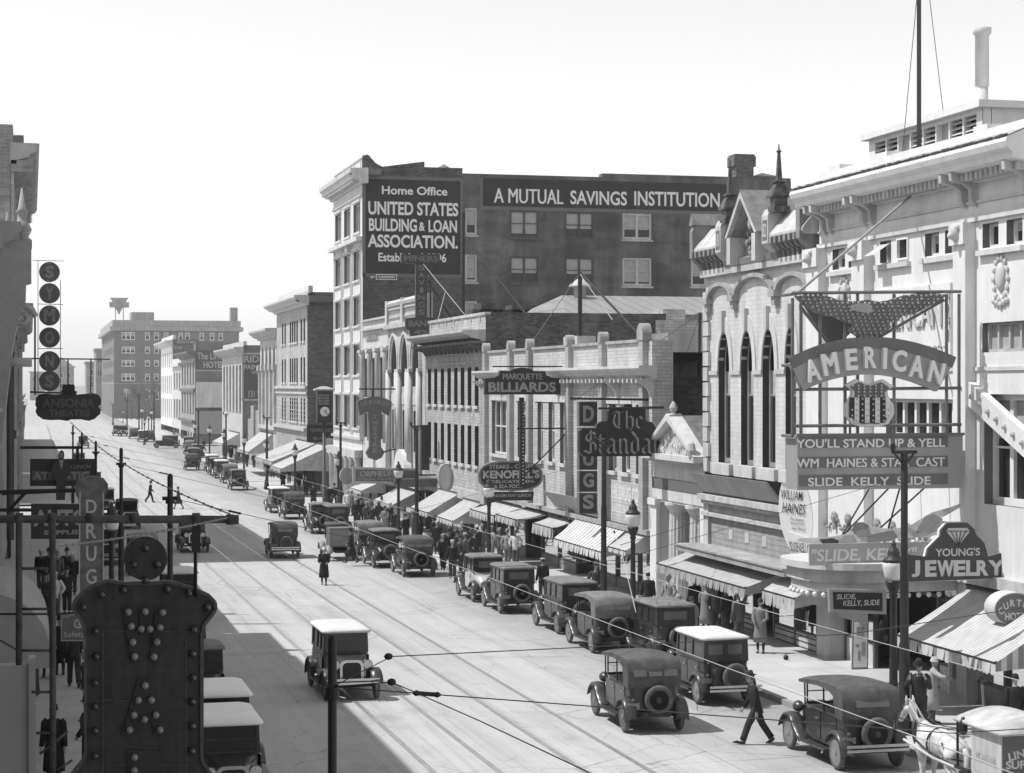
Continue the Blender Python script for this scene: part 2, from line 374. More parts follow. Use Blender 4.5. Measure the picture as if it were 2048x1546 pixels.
[n for n in t_.nodes if n.type == 'TEX_BRICK'][0].offset = 0
KERB = G(.30, .9, var=.25)
STEEL = plain('worn_rail_steel', .42, .35, .2, 2., metal=.5)
YS = list(range(-80, 521, 10))+[600, 700, 900, 1500, 3000]
m = MB()
for a, b in zip(YS, YS[1:]):
    m.poly([(-600,a,gz(a)), (600,a,gz(a)), (600,b,gz(b)), (-600,b,gz(b))])
struct('road', m, ROAD)
def pavement(name, x0, x1, y0, y1, kx):
    m = MB(); k = MB(); ys = [y for y in YS if y0 < y < y1]; ys = [y0]+ys+[y1]
    for a, b in zip(ys, ys[1:]):
        m.poly([(x0,a,gz(a)+.15), (x1,a,gz(a)+.15), (x1,b,gz(b)+.15), (x0,b,gz(b)+.15)])
        s = .16 if kx == x1 else -.16
        e0, e1 = sorted((kx, kx+s))
        k.add([(e0,a,gz(a)-.1),(e1,a,gz(a)-.1),(e1,b,gz(b)-.1),(e0,b,gz(b)-.1),(e0,a,gz(a)+.155),(e1,a,gz(a)+.155),(e1,b,gz(b)+.155),(e0,b,gz(b)+.155)],
              [(4,5,6,7),(0,1,5,4),(1,2,6,5),(2,3,7,6),(3,0,4,7)])
    struct('pavement', m, WALK); struct('kerb', k, KERB)
pavement('p', KR, XF+8, 20, 258.5, KR); pavement('p', KR, XF+30, 298, 480, KR)
pavement('p', -30, KL, -40, 143, KL); pavement('p', -30, KL, 158, 420, KL)
# tram rails: four steel strips let into the road, each with its dark groove
RAILX = [8.73, 10.16, 12.04, 13.47]
for x in RAILX:
    m = MB()
    for a, b in zip(YS, YS[1:]):
        if a >= 500: break
        za, zb = gz(a), gz(b); m.mi = 0
        m.poly([(x-.05,a,za+.008),(x+.05,a,za+.008),(x+.05,b,zb+.008),(x-.05,b,zb+.008)]); m.mi = 1
        m.poly([(x+.05,a,za+.006),(x+.09,a,za+.006),(x+.09,b,zb+.006),(x+.05,b,zb+.006)])
    tag(m.build('tram_rail', [STEEL, G(.27, .9, var=.3)]), kind='structure')
# ================================================================ RIGHT-HAND BUILDINGS
CREAM = brick('pale_glazed_brick', .60, .40, .40, .145, .10, .15, .014)
STUCCO = plain('pale_stucco', .73, .85, .06, 1.2, bump=.15)
PALE = plain('pale_stone', .62, .85, .08, 2., bump=.15)
PALE2 = plain('pale_stone_worn', .54, .85, .14, 1.5, bump=.2)
GREYSTONE = plain('grey_stone', .40, .85, .15, 1.5, bump=.2)
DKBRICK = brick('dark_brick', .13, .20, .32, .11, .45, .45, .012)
MIDBRICK = brick('mid_brick', .34, .42, .46, .17, .2, .3)
LTBRICK = brick('light_brick', .54, .36, .44, .17, .14, .2, .016)
ROOF = G(.20, .95, var=.3)
DKTRIM = G(.07, .5); SASH = plain('sash_paint', .60, .6, .1); DKSASH = G(.06, .5)
for _m, _d in ((STUCCO,.90), (PALE,.80), (PALE2,.72), (GREYSTONE,.68), (LTBRICK,.74), (CREAM,.80)):
    wear(_m, (1.4,1.4,.16), 1.3, .34, .58, _d); wear(_m, (1,1,1), .35, .30, .55, .5+_d*.5); wear(_m, (1,1,.5), 7., .28, .42, .86, 4)
wear(DKBRICK, (1,1,.3), .9, .35, .6, .65); wear(MIDBRICK, (1,1,.2), 1.1, .35, .6, .75)
REVEAL = G(.16, .8); DKREVEAL = G(.05, .8)  # window jambs darker than their walls: recess shade put into the colour
TIN = plain('weathered_tin', .33, .5, .25, 1.2, metal=.2, streak=6)
def building(name, label, u0, u1, ztop, depth=22, X=XF, side=DKBRICK, sideh=None, zb=None, group='buildings along the right side of the street', roofmat=None, far=True):
    zb = gz((u0+u1)/2)+.1 if zb is None else zb
    r = thing(name, label, 'building', (X, (u0+u1)/2, zb), group)
    if side:
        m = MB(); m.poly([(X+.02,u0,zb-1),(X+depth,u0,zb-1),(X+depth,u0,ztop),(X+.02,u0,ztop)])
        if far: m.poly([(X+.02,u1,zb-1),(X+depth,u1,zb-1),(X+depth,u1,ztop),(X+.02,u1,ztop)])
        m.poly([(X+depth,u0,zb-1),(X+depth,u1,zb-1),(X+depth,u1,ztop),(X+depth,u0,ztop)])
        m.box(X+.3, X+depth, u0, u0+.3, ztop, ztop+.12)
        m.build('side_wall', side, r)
    m = MB(); m.poly([(X+.01,u0+.01,ztop-.5),(X+depth-.01,u0+.01,ztop-.5),(X+depth-.01,u1-.01,ztop-.5),(X+.01,u1-.01,ztop-.5)])
    m.build('roof', roofmat or ROOF, r)
    return r
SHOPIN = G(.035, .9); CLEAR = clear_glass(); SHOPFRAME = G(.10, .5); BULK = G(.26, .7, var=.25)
GOODS = [G(.30, .9), G(.12, .9), G(.5, .9), G(.2, .9)]
def shopfront(root, fr, u0, u1, z0, z1, n, rec=.25, bulk=.55, piermat=None, door=None):
    """shop bays: dark room, display floor with goods, glass, bulkhead"""
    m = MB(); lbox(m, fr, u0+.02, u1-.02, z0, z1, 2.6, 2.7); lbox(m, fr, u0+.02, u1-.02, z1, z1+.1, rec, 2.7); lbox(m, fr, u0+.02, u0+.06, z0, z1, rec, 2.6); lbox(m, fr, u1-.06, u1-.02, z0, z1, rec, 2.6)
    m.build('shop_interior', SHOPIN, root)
    w = (u1-u0)/n; b = MB(); f = MB(); g = MB(); s = MB()
    for k in range(n):
        a, c = u0+k*w, u0+(k+1)*w
        lbox(f, fr, a-.06, a+.06, z0, z1, rec-.05, rec+.07)
        if door is not None and k in door:
            lbox(f, fr, a+.06, c-.06, z1-.75, z1-.66, rec, rec+.06); continue
        lbox(b, fr, a+.06, c-.06, z0, z0+bulk, rec-.02, rec+.1)
        lbox(f, fr, a+.06, c-.06, z1-.8, z1-.72, rec-.01, rec+.06)
        lbox(f, fr, a+.06, c-.06, z0+bulk, z0+bulk+.07, rec-.03, rec+.1)
        g.poly([fr.at(a+.06,z0+bulk+.07,rec+.05), fr.at(c-.06,z0+bulk+.07,rec+.05), fr.at(c-.06,z1,rec+.05), fr.at(a+.06,z1,rec+.05)])
        lbox(s, fr, a+.1, c-.1, z0+bulk-.02, z0+bulk+.02, rec+.1, 1.3)
        for q in range(5):
            s.mi = random.randrange(1, 5); x = a+.2+random.random()*(w-.5); h = .2+random.random()*.7; y = rec+.25+random.random()*.7
            o = Vector(fr.at(x, z0+bulk+.02, y)); s.lathe([(.02,0),(.10+random.random()*.08,.02),(.06+random.random()*.1,h*.5),(.08,h*.8),(.03,h)], o, 8)
        s.mi = 0
    lbox(f, fr, u1-.06, u1+.06, z0, z1, rec-.05, rec+.07)
    f.build('shop_frame', SHOPFRAME, root); b.build('bulkhead', piermat or BULK, root); s.build('window_display', [SHOPFRAME]+GOODS, root)
    g.build('shop_glass', CLEAR, root)
def bracketset(m, fr, us, prof, du):
    for u in us: m.prism(prof, lambda o, v: fr.at(u-du/2, v, -o), lambda o, v: fr.at(u+du/2, v, -o))
def cprof(z0, z1, out, step=3):
    """moulded cornice outline"""
    h = z1-z0
    return [(-.05,z0),(out*.18,z0),(out*.22,z0+h*.18),(out*.62,z0+h*.34),(out*.66,z0+h*.48),(out*.9,z0+h*.62),(out,z0+h*.8),(out,z1),(-.05,z1+.02)]
F0 = FX(XF)
# ---------------------------------------------------------------- the theatre building (nearest on the right)
r = building('theatre_building', 'pale theatre front with deep bracketed cornice and lion-head pilasters, nearest building on the right', 43.0, 58.25, 15.0, 34, side=STUCCO)
THEATRE = r
ops = []; pw = []
for p0, p1, in ((1665,1690),(1697,1720),(1760,1782),(1795,1818),(1850,1878),(1890,1918),(1965,1997),(2013,2045)):
    a, b = U(p1), U(p0); ops.append((a,b,11.86,12.5)); pw.append(ops[-1])
ops.append((43.6, 47.2, 9.1, 9.88)); ops.append((44.0, 47.1, 5.1, 8.0)); ops.append((48.5, 53.2, 5.7, 7.85)); ops.append((54.2, 55.9, 5.7, 7.85))
m = MB(); wall(m, F0, 43, 58.2, 3.1, 15.0, ops, .35, rev=1); m.build('front_wall', [STUCCO, REVEAL], r)
for i, o in enumerate(ops):
    if i < 8: window(r, F0, *o, t=.3, lights=1, rail=False, mat=WHITE, blind=(.45 if i in (0, 4, 5, 7) else 0))
    elif i == 8: window(r, F0, *o, t=.25, lights=6, rail=False, mat=PALE2, blind=.99, name='grille_window')
    elif i == 9: window(r, F0, *o, t=.35, lights=3, rail=True, mat=WHITE, fw=.16, blind=.4)
    else: window(r, F0, *o, t=.3, lights=6 if i == 10 else 2, rail=True, mat=WHITE, fw=.11)
sf = window(r, F0, 51.65, 52.41, 11.86, 12.5, .05, lights=1, rail=False, mat=WHITE, fw=.05)
m = MB(); m.add([(XF-.02,52.9,12.4),(XF-.02,53.55,12.4),(XF-.55,53.55,12.05),(XF-.55,52.9,12.05)], [(0,1,2,3)]); m.build('open_sash', G(.5), r)
m = MB()
for a, b in ((U(1725),U(1660)),(U(1822),U(1755)),(U(1922),U(1845)),(U(2050),U(1960))): lbox(m, F0, a, b, 11.66, 11.80, -.14, .0)
m.build('window_sills', PALE, r)
m = MB()
for z0, z1, o in ((13.08,13.16,.06),(12.6,12.74,.10),(8.62,8.72,.05)): lbox(m, F0, 43, 58.2, z0, z1, -o, 0)
m.build('string_course', PALE, r)
pil = MB(); hd = MB()
for px in (1641, 1733, 1938):
    a, b = U(px+13), U(px-12); lbox(pil, F0, a, b, 3.2, 12.58, -.3, 0); lbox(pil, F0, a-.06, b+.06, 12.0, 12.59, -.4, -.3)
    u = (a+b)/2; c = F0.at(u, 12.32, -.42); hd.smooth = True
    hd.ball(c, .2, 10, .8, 1, 1.15); hd.ball((c[0]-.13, c[1], c[2]-.08), .1, 8); hd.smooth = False
    for s in (-1, 1): hd.ball((c[0], c[1]+s*.17, c[2]+.14), .08, 6)
pil.build('pilaster', STUCCO, r); hd.build('lion_head', PALE, r)
m = MB(); dz = MB()
for u in (U(1690), U(2003)):
    v = 10.75; m.smooth = True; m.ball(F0.at(u, v+.3, -.03), .3, 12, .35, .8, 1.25); m.smooth = False
    for k in range(14):
        a = k*math.pi*2/14; m.ball(F0.at(u+.38*math.cos(a), v+.25+.55*math.sin(a), -.04), .085, 6, .6, 1, 1)
    for k in (-2, -1, 0, 1, 2): m.ball(F0.at(u+k*.17, v-.42+.05*abs(k), -.04), .11, 6, .6, 1, .8)
m.build('medallion', PALE2, r)
# name tablet with bulbs
m = MB(); lbox(m, F0, 48.9, 54.3, 9.0, 11.05, -.08, 0); m.build('name_tablet', STUCCO, r)
m = MB(); letters(m, 'AMERICAN', on_x(XF-.085, 51.55, 10.25), 4.4, .75, thick=.06); m.build('lettering', PALE2, r)
m = MB()
for k in range(16): m.ball((XF-.14, 49.1+k*.32, 9.3), .06, 6)
for zz in (9.6, 9.75, 10.3, 10.45): m.ball((XF-.14, 49.0, zz), .06, 6); m.ball((XF-.14, 48.95, zz+.35), .06, 6)
m.build('tablet_bulbs', BULB, r)
# sloping stair band
m = MB(); zz = [(48.1,8.55),(43,6.4),(43,5.75),(48.1,7.9)]
m.prism(zz, lambda a, b: (XF-.22, a, b), lambda a, b: (XF-.003, a, b)); m.build('stair_band', STUCCO, r)
m = MB()
for k in range(11): m.ball((XF-.25, 47.8-k*.45, 8.12-k*.19), .08, 6)
m.build('stair_band_bosses', PALE2, r)
# cornice, dentils and paired consoles
m = MB(); sweep(m, F0, 44.0, 58.2, [(-.3,13.62),(.15,13.62),(.2,13.8),(.82,13.9),(.84,14.04),(.92,14.1),(.98,14.16),(1.04,14.3),(.98,14.42),(.5,14.62),(-.3,14.66)])
m.build('cornice', STUCCO, r)
m = MB(); m.add([F0.at(43.98,14.435,-1.0),F0.at(58.22,14.435,-1.0),F0.at(58.22,14.66,-.48),F0.at(43.98,14.66,-.48),F0.at(58.22,14.7,.48),F0.at(43.98,14.7,.48)], [(0,1,2,3),(3,2,4,5)]); m.build('cornice_roof', wear(plain('tarred_tin', .40, .7, .15, 3.), (1,1,1), 1.8, .35, .6, .7), r)
m = MB(); random.seed(9)
for k in range(72): lbox(m, F0, 43.98+k*.198, 43.98+(k+1)*.198, 14.44+random.uniform(-.01,.015), 14.475+random.uniform(-.005,.02), -1.02, -.98)
m.build('tar_edge', G(.07, .8), r)
m = MB()
u = 44.3
while u < 57.9: lbox(m, F0, u, u+.13, 13.63, 13.86, -.55, -.2); u += .27
m.build('dentils', PALE2, r)
cons = [(0,13.05),(.10,13.0),(.2,13.2),(.22,13.45),(.45,13.6),(.78,13.66),(.8,13.88),(0,13.88)]
for uu in (57.6, 57.1, 54.5, 53.95, 48.1, 47.5, 44.6):
    m = MB(); bracketset(m, F0, [uu], cons, .16); m.build('cornice_console', PALE2, r)
m = MB(); wall(m, FX(XF+.5), 43, 58.2, 14.2, 15.0); lbox(m, F0, 43, 58.2, 14.98, 15.08, .45, .95)
for a, b in ((57.4,58.25),(53.9,54.8),(47.6,48.4)): lbox(m, F0, a, b, 14.6, 15.24, .35, 1.0)
m.build('parapet', STUCCO, r)
# roof ventilator house, flue and flagpole
ux0, ux1 = UY(1965, 29.), UY(1738, 29.); F2 = FX(29.)
zt = VZ(1965, 215, 29.); zb_ = 14.5
m = MB(); wall(m, F2, ux0, ux1, zb_, zt, [(ux0+.4+k*(ux1-ux0-.8)/8, ux0+.4+(k+1)*(ux1-ux0-.8)/8-.1, zt-.80, zt-.14) for k in range(8)], .25)
m.poly([(29.02,ux0,zb_),(40,ux0,zb_),(40,ux0,zt),(29.02,ux0,zt)]); m.poly([(29.02,ux1,zb_),(40,ux1,zb_),(40,ux1,zt),(29.02,ux1,zt)])
m.box(28.75, 40.1, ux0-.25, ux1+.25, zt, zt+.22); vh = m.build('ventilator_house', STUCCO, r)
m = MB(); m2 = MB()
for k in range(8):
    a = ux0+.4+k*(ux1-ux0-.8)/8; b = ux0+.4+(k+1)*(ux1-ux0-.8)/8-.1
    if k in (2, 5): lbox(m2, F2, a, b, zt-.80, zt-.14, .2, .24); continue
    for q in range(4):
        z = zt-.80+q*.165; m.poly([F2.at(a,z,.02), F2.at(b,z,.02), F2.at(b,z+.12,.16), F2.at(a,z+.12,.16)])
m.build('louvre', PALE2, vh); m2.build('blank_panel', GREYSTONE, vh)
m = MB(); lbox(m, F2, ux0, ux1, zb_, zt, .3, .32); m.build('ventilator_void', G(.02), vh)
fy = UY(1964, 34.); fz = VZ(1964, 205, 34.); ft = VZ(1964, 55, 34.)
m = MB(); m.smooth = True; m.lathe([(.22,13),(.22,fz+.55),(.20,fz+.56),(.255,fz+.6),(.255,ft-.3),(.34,ft-.22),(.34,ft-.02),(.28,ft)], (34., fy, 0), 20)
m.build('flue', PALE, r)
py_ = UY(1838, 26.); m = MB(); m.smooth = True
m.lathe([(.07,14.5),(.065,22.5),(.10,22.5),(.10,22.65),(.05,22.65),(.025,33)], (26., py_, 0), 10)
fp = m.build('flagpole', G(.12, .5)); fp.location = (0,0,0); tag(fp, 'tall dark flagpole standing on the roof of the pale theatre building', 'flagpole')
def wire(name, pts, rad, label, cat='wire', mat=None, group=None, sag=0., n=10):
    P = []
    for (p, q) in zip(pts, pts[1:]):
        p, q = Vector(p), Vector(q)
        for k in range(n): t = k/n; P.append(p.lerp(q, t)-Vector((0,0,4*sag*t*(1-t))))
    P.append(Vector(pts[-1])); m = MB(); m.smooth = True; m.tube(P, rad, 6); ob = m.build(name, mat or G(.10, .6)); return tag(ob, label, cat, group)
wire('guy_wire', [(26, py_, 22.6), (31, UY(1905, 31.), 15.)], .012, 'thin guy wire from the roof flagpole down to its right', group='flagpole guy wires')
wire('guy_wire', [(26, py_, 20.6), (27, 57.5, 15.2)], .012, 'thin guy wire from the roof flagpole down to its left', group='flagpole guy wires')
# ground floor of the theatre building
shopfront(r, F0, 43.1, 48.0, gz(46)+.1, 3.0, 3, bulk=.6)
m = MB(); lbox(m, F0, 43, 58.2, 2.95, 3.25, -.25, .3); lbox(m, F0, 47.9, 48.5, -1, 2.95, -.1, .5); lbox(m, F0, 57.3, 58.2, -1, 2.95, -.1, .5); m.build('shop_fascia', PALE2, r)
shopfront(r, F0, 48.6, 57.2, gz(53)+.1, 2.95, 4, rec=.5, bulk=.75, door=(1, 2), piermat=G(.6, .6, var=.2))
m = MB(); wall(m, FX(XF+.05), 54.6, 56.9, 1.0, 2.9); m.build('poster_panel', G(.10), r)
TRIM0 = plain('grey_hood_paint', .34, .7, .2, 3.)
# ---------------------------------------------------------------- the 1882 arched building
r = building('arched_brick_building', 'ornate white-painted brick building of 1882 with tall arched windows and two roof spires', 58.3, 69.0, 12.4, 22, side=PALE2, far=False)
ops = []
for p0, p1 in ((1437,1461),(1482,1507),(1525,1551),(1571,1592)): ops.append((U(p1), U(p0), 5.42, 10.2, 8.75))
m = MB(); wall(m, F0, 58.3, 69.0, 5.0, 12.5, ops, .36, rev=1); m.build('front_wall', [wear(brick('white_painted_brick', .66, .54, .42, .16, .05, .15, .012), (1.6,1.6,.14), 1.4, .36, .6, .80), DKREVEAL], r)
for o in ops:
    window(r, F0, *o[:4], t=.33, arch=8.75, lights=1, mat=G(.30, .6), fw=.14, rail=True, blind=.28)
m = MB(); key = MB()
for o in ops:
    a, b = o[0], o[1]
    P = arcpts(a-.28, b+.28, 8.75, 10.75, 14); Q = arcpts(a, b, 8.75, 10.2, 14)
    for k in range(14): m.add([F0.at(*P[k],-.05), F0.at(*P[k+1],-.05), F0.at(*Q[k+1],-.05), F0.at(*Q[k],-.05), F0.at(*Q[k],.2), F0.at(*Q[k+1],.2), F0.at(*P[k],0), F0.at(*P[k+1],0)], [(0,1,2,3),(3,2,5,4),(0,6,7,1)])
    lbox(key, F0, (a+b)/2-.12, (a+b)/2+.12, 10.15, 10.95, -.16, 0)
    lbox(key, F0, a-.05, b+.05, 7.42, 7.68, .35, .5)      # transom with its boss
    c = F0.at((a+b)/2, 7.55, .33); key.ball(c, .07, 6)
for k in range(5):
    e = [58.3]+[x for o in sorted(ops) for x in (o[0], o[1])]+[69.0]
    lbox(key, F0, e[2*k]+.02, e[2*k+1]-.02, 8.62, 8.78, -.06, 0)
m.build('arch_hood', PALE, r); key.build('keystone_and_transom', PALE2, r)
m = MB()
for o in ops: lbox(m, F0, o[0]-.25, o[1]+.25, 5.0, 5.4, -.16, .3)
m.build('window_sills', PALE, r)
m = MB()
for k in range(12):
    for u0, u1 in ((68.55, 69.02), (58.28, 58.75)): lbox(m, F0, u0-(.12 if k % 2 else 0), u1+(.0 if k % 2 else 0), 5.05+k*.56, 5.05+k*.56+.5, -.12, 0)
m.build('quoins', PALE2, r)
m = MB()
for a, b in ((65.9, 68.5), (61.9, 65.7), (58.9, 61.7)):
    h = 12.15 if b-a > 3 else 12.0
    P = arcpts(a, b, 11.45, h, 14); Q = arcpts(a+.16, b-.16, 11.42, h-.14, 14)
    for k in range(14): m.add([F0.at(*P[k],-.2), F0.at(*P[k+1],-.2), F0.at(*Q[k+1],-.2), F0.at(*Q[k],-.2), F0.at(*P[k],0), F0.at(*P[k+1],0), F0.at(*Q[k],0), F0.at(*Q[k+1],0)], [(0,1,2,3),(0,4,5,1),(3,2,7,6)])
for u in (68.5, 65.8, 61.8, 58.9): lbox(m, F0, u-.27, u+.27, 11.24, 11.46, -.26, 0); lbox(m, F0, u-.15, u+.15, 10.95, 11.24, -.18, 0)
m.build('hood_mould', TRIM0, r)
# corbelled cornice: painted iron and stone, projecting about half a metre
TRIM = wear(plain('grey_painted_trim', .27, .6, .2, 3.), (1.5,1.5,.3), 1.6, .35, .6, .6)
m = MB(); lbox(m, F0, 58.3, 69.05, 12.25, 12.5, -.22, 0)
for a, b in ((66.4, 69.2), (58.3, 61.2)):
    sweep(m, F0, a, b, [(0,13.1),(.46,13.1),(.54,13.2),(.54,13.28),(.48,13.36),(.44,13.42),(-.1,14.05),(-.3,14.05),(-.3,13.0)])
m.build('corbelled_cornice', PALE2, r)
m = MB()
for a, b in ((66.4, 69.2), (58.3, 61.2)):
    n = int((b-a)/.40)
    for k in range(n):
        u = a+(k+.5)*(b-a)/n; bracketset(m, F0, [u], [(0,12.5),(.08,12.5),(.14,12.75),(.30,12.8),(.44,12.98),(.47,13.1),(0,13.1)], .15); lbox(m, F0, u-.09, u+.09, 12.96, 13.18, -.60, -.44)
sweep(m, F0, 61.2, 66.4, [(0,12.5),(.25,12.5),(.3,12.7),(0,12.8)]); m.build('corbels', TRIM, r)
for u, wd, zt2 in ((69.0, .34, 14.2), (58.6, .34, 14.2), (66.1, .55, 14.15), (61.5, .55, 14.15)):
    m = MB(); m.prism([(0,12.4),(.12,12.4),(.22,12.62),(.58,13.0),(.58,zt2-.22),(.48,zt2),(-.3,zt2),(-.3,12.4)], lambda o, v: F0.at(u-wd/2, v, -o), lambda o, v: F0.at(u+wd/2, v, -o))
    if wd < .4: m.prism([(-.25,zt2),(.25,zt2),(0,zt2+.45)], lambda a, b: (XF-.58, u+a, b), lambda a, b: (XF+.9, u+a, b))
    m.build('cornice_post', PALE2 if wd > .4 else TRIM, r)
m = MB()
for u in (66.1, 61.5): lbox(m, F0, u-.2, u+.2, 13.1, 13.78, -.587, -.56)
m.build('date_panel', G(.14), r)
m = MB(); letters(m, '18', on_x(XF-.592, 66.1, 13.44), .3, .46); letters(m, '82', on_x(XF-.592, 61.5, 13.44), .3, .46); m.build('lettering', PALE, r)
for u in (65.75, 61.05):
    X0 = XF-.25; m = MB()
    def sq(hw, z): return [(X0-hw,u-hw,z),(X0+hw,u-hw,z),(X0+hw,u+hw,z),(X0-hw,u+hw,z)]
    m.rings([sq(.28,14.0),sq(.28,14.2),sq(.22,14.22),sq(.22,14.5),sq(.33,14.51),sq(.33,14.57),sq(.14,14.98),sq(.20,15.0),sq(.20,15.05),sq(.09,15.1),sq(.04,16.0),sq(.08,16.05),sq(.025,16.1),sq(.01,16.3)])
    m.build('spire', wear(plain('spire_zinc', .12, .5, .25), (1,1,1), 6., .4, .6, .6), r)
# centre gable over its dark niche
gu = 63.75; m = MB()
for s in (-1, 1):
    m.prism([(gu+s*1.35,13.45),(gu+s*1.55,13.45),(gu,15.0),(gu,14.74)], lambda a, b: (XF-.62, a, b), lambda a, b: (XF-.45, a, b)); m.prism([(gu+s*1.5,13.5),(gu+s*1.55,13.5),(gu,15.0),(gu,14.95)], lambda a, b: (XF-.45, a, b), lambda a, b: (XF+.5, a, b))
    m.box(XF-.6, XF-.1, min(gu+s*1.05, gu+s*1.40), max(gu+s*1.05, gu+s*1.40), 12.5, 13.44)
m.build('gable', PALE2, r)
m = MB()
for s in (-1, 1): m.poly([(XF-.65, gu, 15.03), (XF+3, gu, 15.03), (XF+3, gu+s*1.6, 13.46), (XF-.65, gu+s*1.6, 13.46)])
m.build('gable_roof', ROOF, r)
m = MB(); wall(m, FX(XF+.25), gu-1.4, gu+1.4, 12.5, 13.5); m.poly([(XF+.25,gu-1.4,13.5),(XF+.25,gu+1.4,13.5),(XF+.25,gu,14.9)]); m.build('niche', G(.05), r)
m = MB(); random.seed(3)
for k in range(80):
    a = random.uniform(-.95, .95); v = random.uniform(12.55, 13.3+(.95-abs(a))*1.1); m.ball((XF+.15-random.random()*.3, gu+a*.7, v), random.uniform(.04, .12), 6, 1, 1, 1.3)
m.ball((XF-.25, gu-.05, 13.85), .22, 10, .4, 1, 1)
m.build('carved_relief', G(.28, .8, var=.3), r)
# shop storey: slanted sign board, tiled band, ledge
m = MB(); m.add([F0.at(61.2,4.28,-.12),F0.at(69.0,4.28,-.12),F0.at(69.0,5.0,-.65),F0.at(61.2,5.0,-.65),F0.at(61.2,4.28,-.02),F0.at(69.0,4.28,-.02),F0.at(69.0,5.0,-.58),F0.at(61.2,5.0,-.58)], [(0,1,2,3),(4,5,6,7),(2,3,7,6),(0,1,5,4),(0,3,7,4),(1,2,6,5)])
m.build('slanted_sign_board', TIN, r)
m = MB(); lbox(m, F0, 58.9, 69.0, 4.02, 4.22, -.35, 0); lbox(m, F0, 58.9, 69.0, 3.42, 3.55, -.2, 0); lbox(m, F0, 58.9, 69.0, 3.86, 4.02, -.2, 0); lbox(m, F0, 68.5, 69.0, -1, 3.9, -.1, .1); m.build('shop_cornice', PALE2, r)
m = MB(); wall(m, FX(XF-.02), 58.9, 68.5, 3.55, 3.86); m.build('frieze', GREYSTONE, r)
m = MB(); wall(m, FX(XF-.03), 60.6, 68.3, 2.35, 3.42); m.build('tile_band', stripes('glazed_tile_band', .36, .26, .19, 'Z', .8), r)
m = MB()
for u in (66.2, 64.6, 62.9): lbox(m, F0, u-.2, u+.2, 2.7, 3.05, -.05, -.03)
m.build('vent_plate', PALE2, r)
m = MB(); lbox(m, F0, 58.5, 69.2, 2.1, 2.3, -1.1, 0); lbox(m, F0, 58.5, 69.2, 2.3, 2.36, -1.15, 0); m.build('ledge', GREYSTONE, r)
shopfront(r, F0, 58.9, 68.4, gz(63)+.1, 2.1, 5, bulk=.55, door=(2,), piermat=stripes('banded_bulkhead', .62, .10, .19, 'Z', .72))
# ---------------------------------------------------------------- temple-front bank
r = building('temple_bank', 'small classical bank with a sculpted pediment and fluted column between two taller buildings', 69.1, 75.4, 4.9, 18, side=PALE2, far=False)
pz = VZ(1345, 838, 24.); bz = 5.45
m = MB(); uc = 72.2
m.prism([(69.2,bz),(75.2,bz),(uc,pz+.05)], lambda a, b: (XF-.15, a, b), lambda a, b: (XF+.12, a, b)); m.build('pediment', PALE2, r)
m = MB()
for s in (-1, 1): m.prism([(uc,pz+.12),(uc,pz-.06),(uc+s*2.95,bz+.08),(uc+s*3.15,bz+.08)], lambda a, b: (XF+.12, a, b), lambda a, b: (XF+9, a, b))
m.build('gable_roof', wear(plain('bank_roof_tin', .17, .7, .2, 3.), (1,1,1), 1.5, .35, .6, .7), r)
m = MB()
for s in (-1, 1): m.prism([(uc,pz+.2),(uc,pz-.06),(uc+s*2.95,bz+.12),(uc+s*3.2,bz+.12)], lambda a, b: (XF-.5, a, b), lambda a, b: (XF+.1, a, b))
lbox(m, F0, 69.0, 75.4, bz-.12, bz+.1, -.5, .3)
for k in range(22): lbox(m, F0, 69.1+k*.28, 69.2+k*.28, bz-.22, bz-.1, -.42, 0)
m.build('raking_cornice', PALE, r)
m = MB(); random.seed(5)
for k in range(60):
    a = random.uniform(-2.2, 2.2); v = bz+.15+random.random()*max(.1, (pz-bz)*(1-abs(a)/2.7)-.35); m.ball((XF-.18, uc+a, v), random.uniform(.05,.15), 6, .7, 1, 1.2)
m.build('pediment_relief', PALE, r)
m = MB(); m.lathe([(.16,0),(.18,.05),(.07,.09),(.13,.16),(.17,.3),(.12,.42),(.03,.55)], (XF-.2, uc, pz+.13), 8); lbox(m, F0, uc-.22, uc+.22, pz, pz+.14, -.45, .1)
m.ball((XF-.45, 69.35, bz+.35), .25, 8, .7, 1, 1.5); m.build('acroterion', PALE2, r)
m = MB(); wall(m, F0, 69.1, 75.4, 4.55, bz-.1); wall(m, FX(XF-.05), 69.1, 75.4, 3.7, 4.1); m.build('entablature', PALE, r)
m = MB(); wall(m, FX(XF-.01), 69.3, 75.2, 4.1, 4.55); m.build('frieze', G(.14), r)
m = MB(); wall(m, F0, 69.1, 75.4, -.8, 3.7, [(69.7, 74.6, -.8, 3.6)], 1.3); lbox(m, F0, 74.5, 75.3, -.8, 3.7, -.15, 0); lbox(m, F0, 74.4, 75.4, 3.45, 3.7, -.25, 0); m.build('front_wall', STUCCO, r)
m = MB(); wall(m, FX(XF+1.3), 69.1, 75.4, -.8, 4.5, [(70.2, 71.6, 1.0, 3.2), (72.4, 73.6, -.6, 3.2)], .2); m.build('porch_wall', GREYSTONE, r)
window(r, FX(XF+1.3), 70.2, 71.6, 1.0, 3.2, t=.2, mat=DKSASH, lights=2); window(r, FX(XF+1.3), 72.4, 73.6, -.6, 3.2, t=.2, mat=DKSASH, lights=2, name='bank_door')
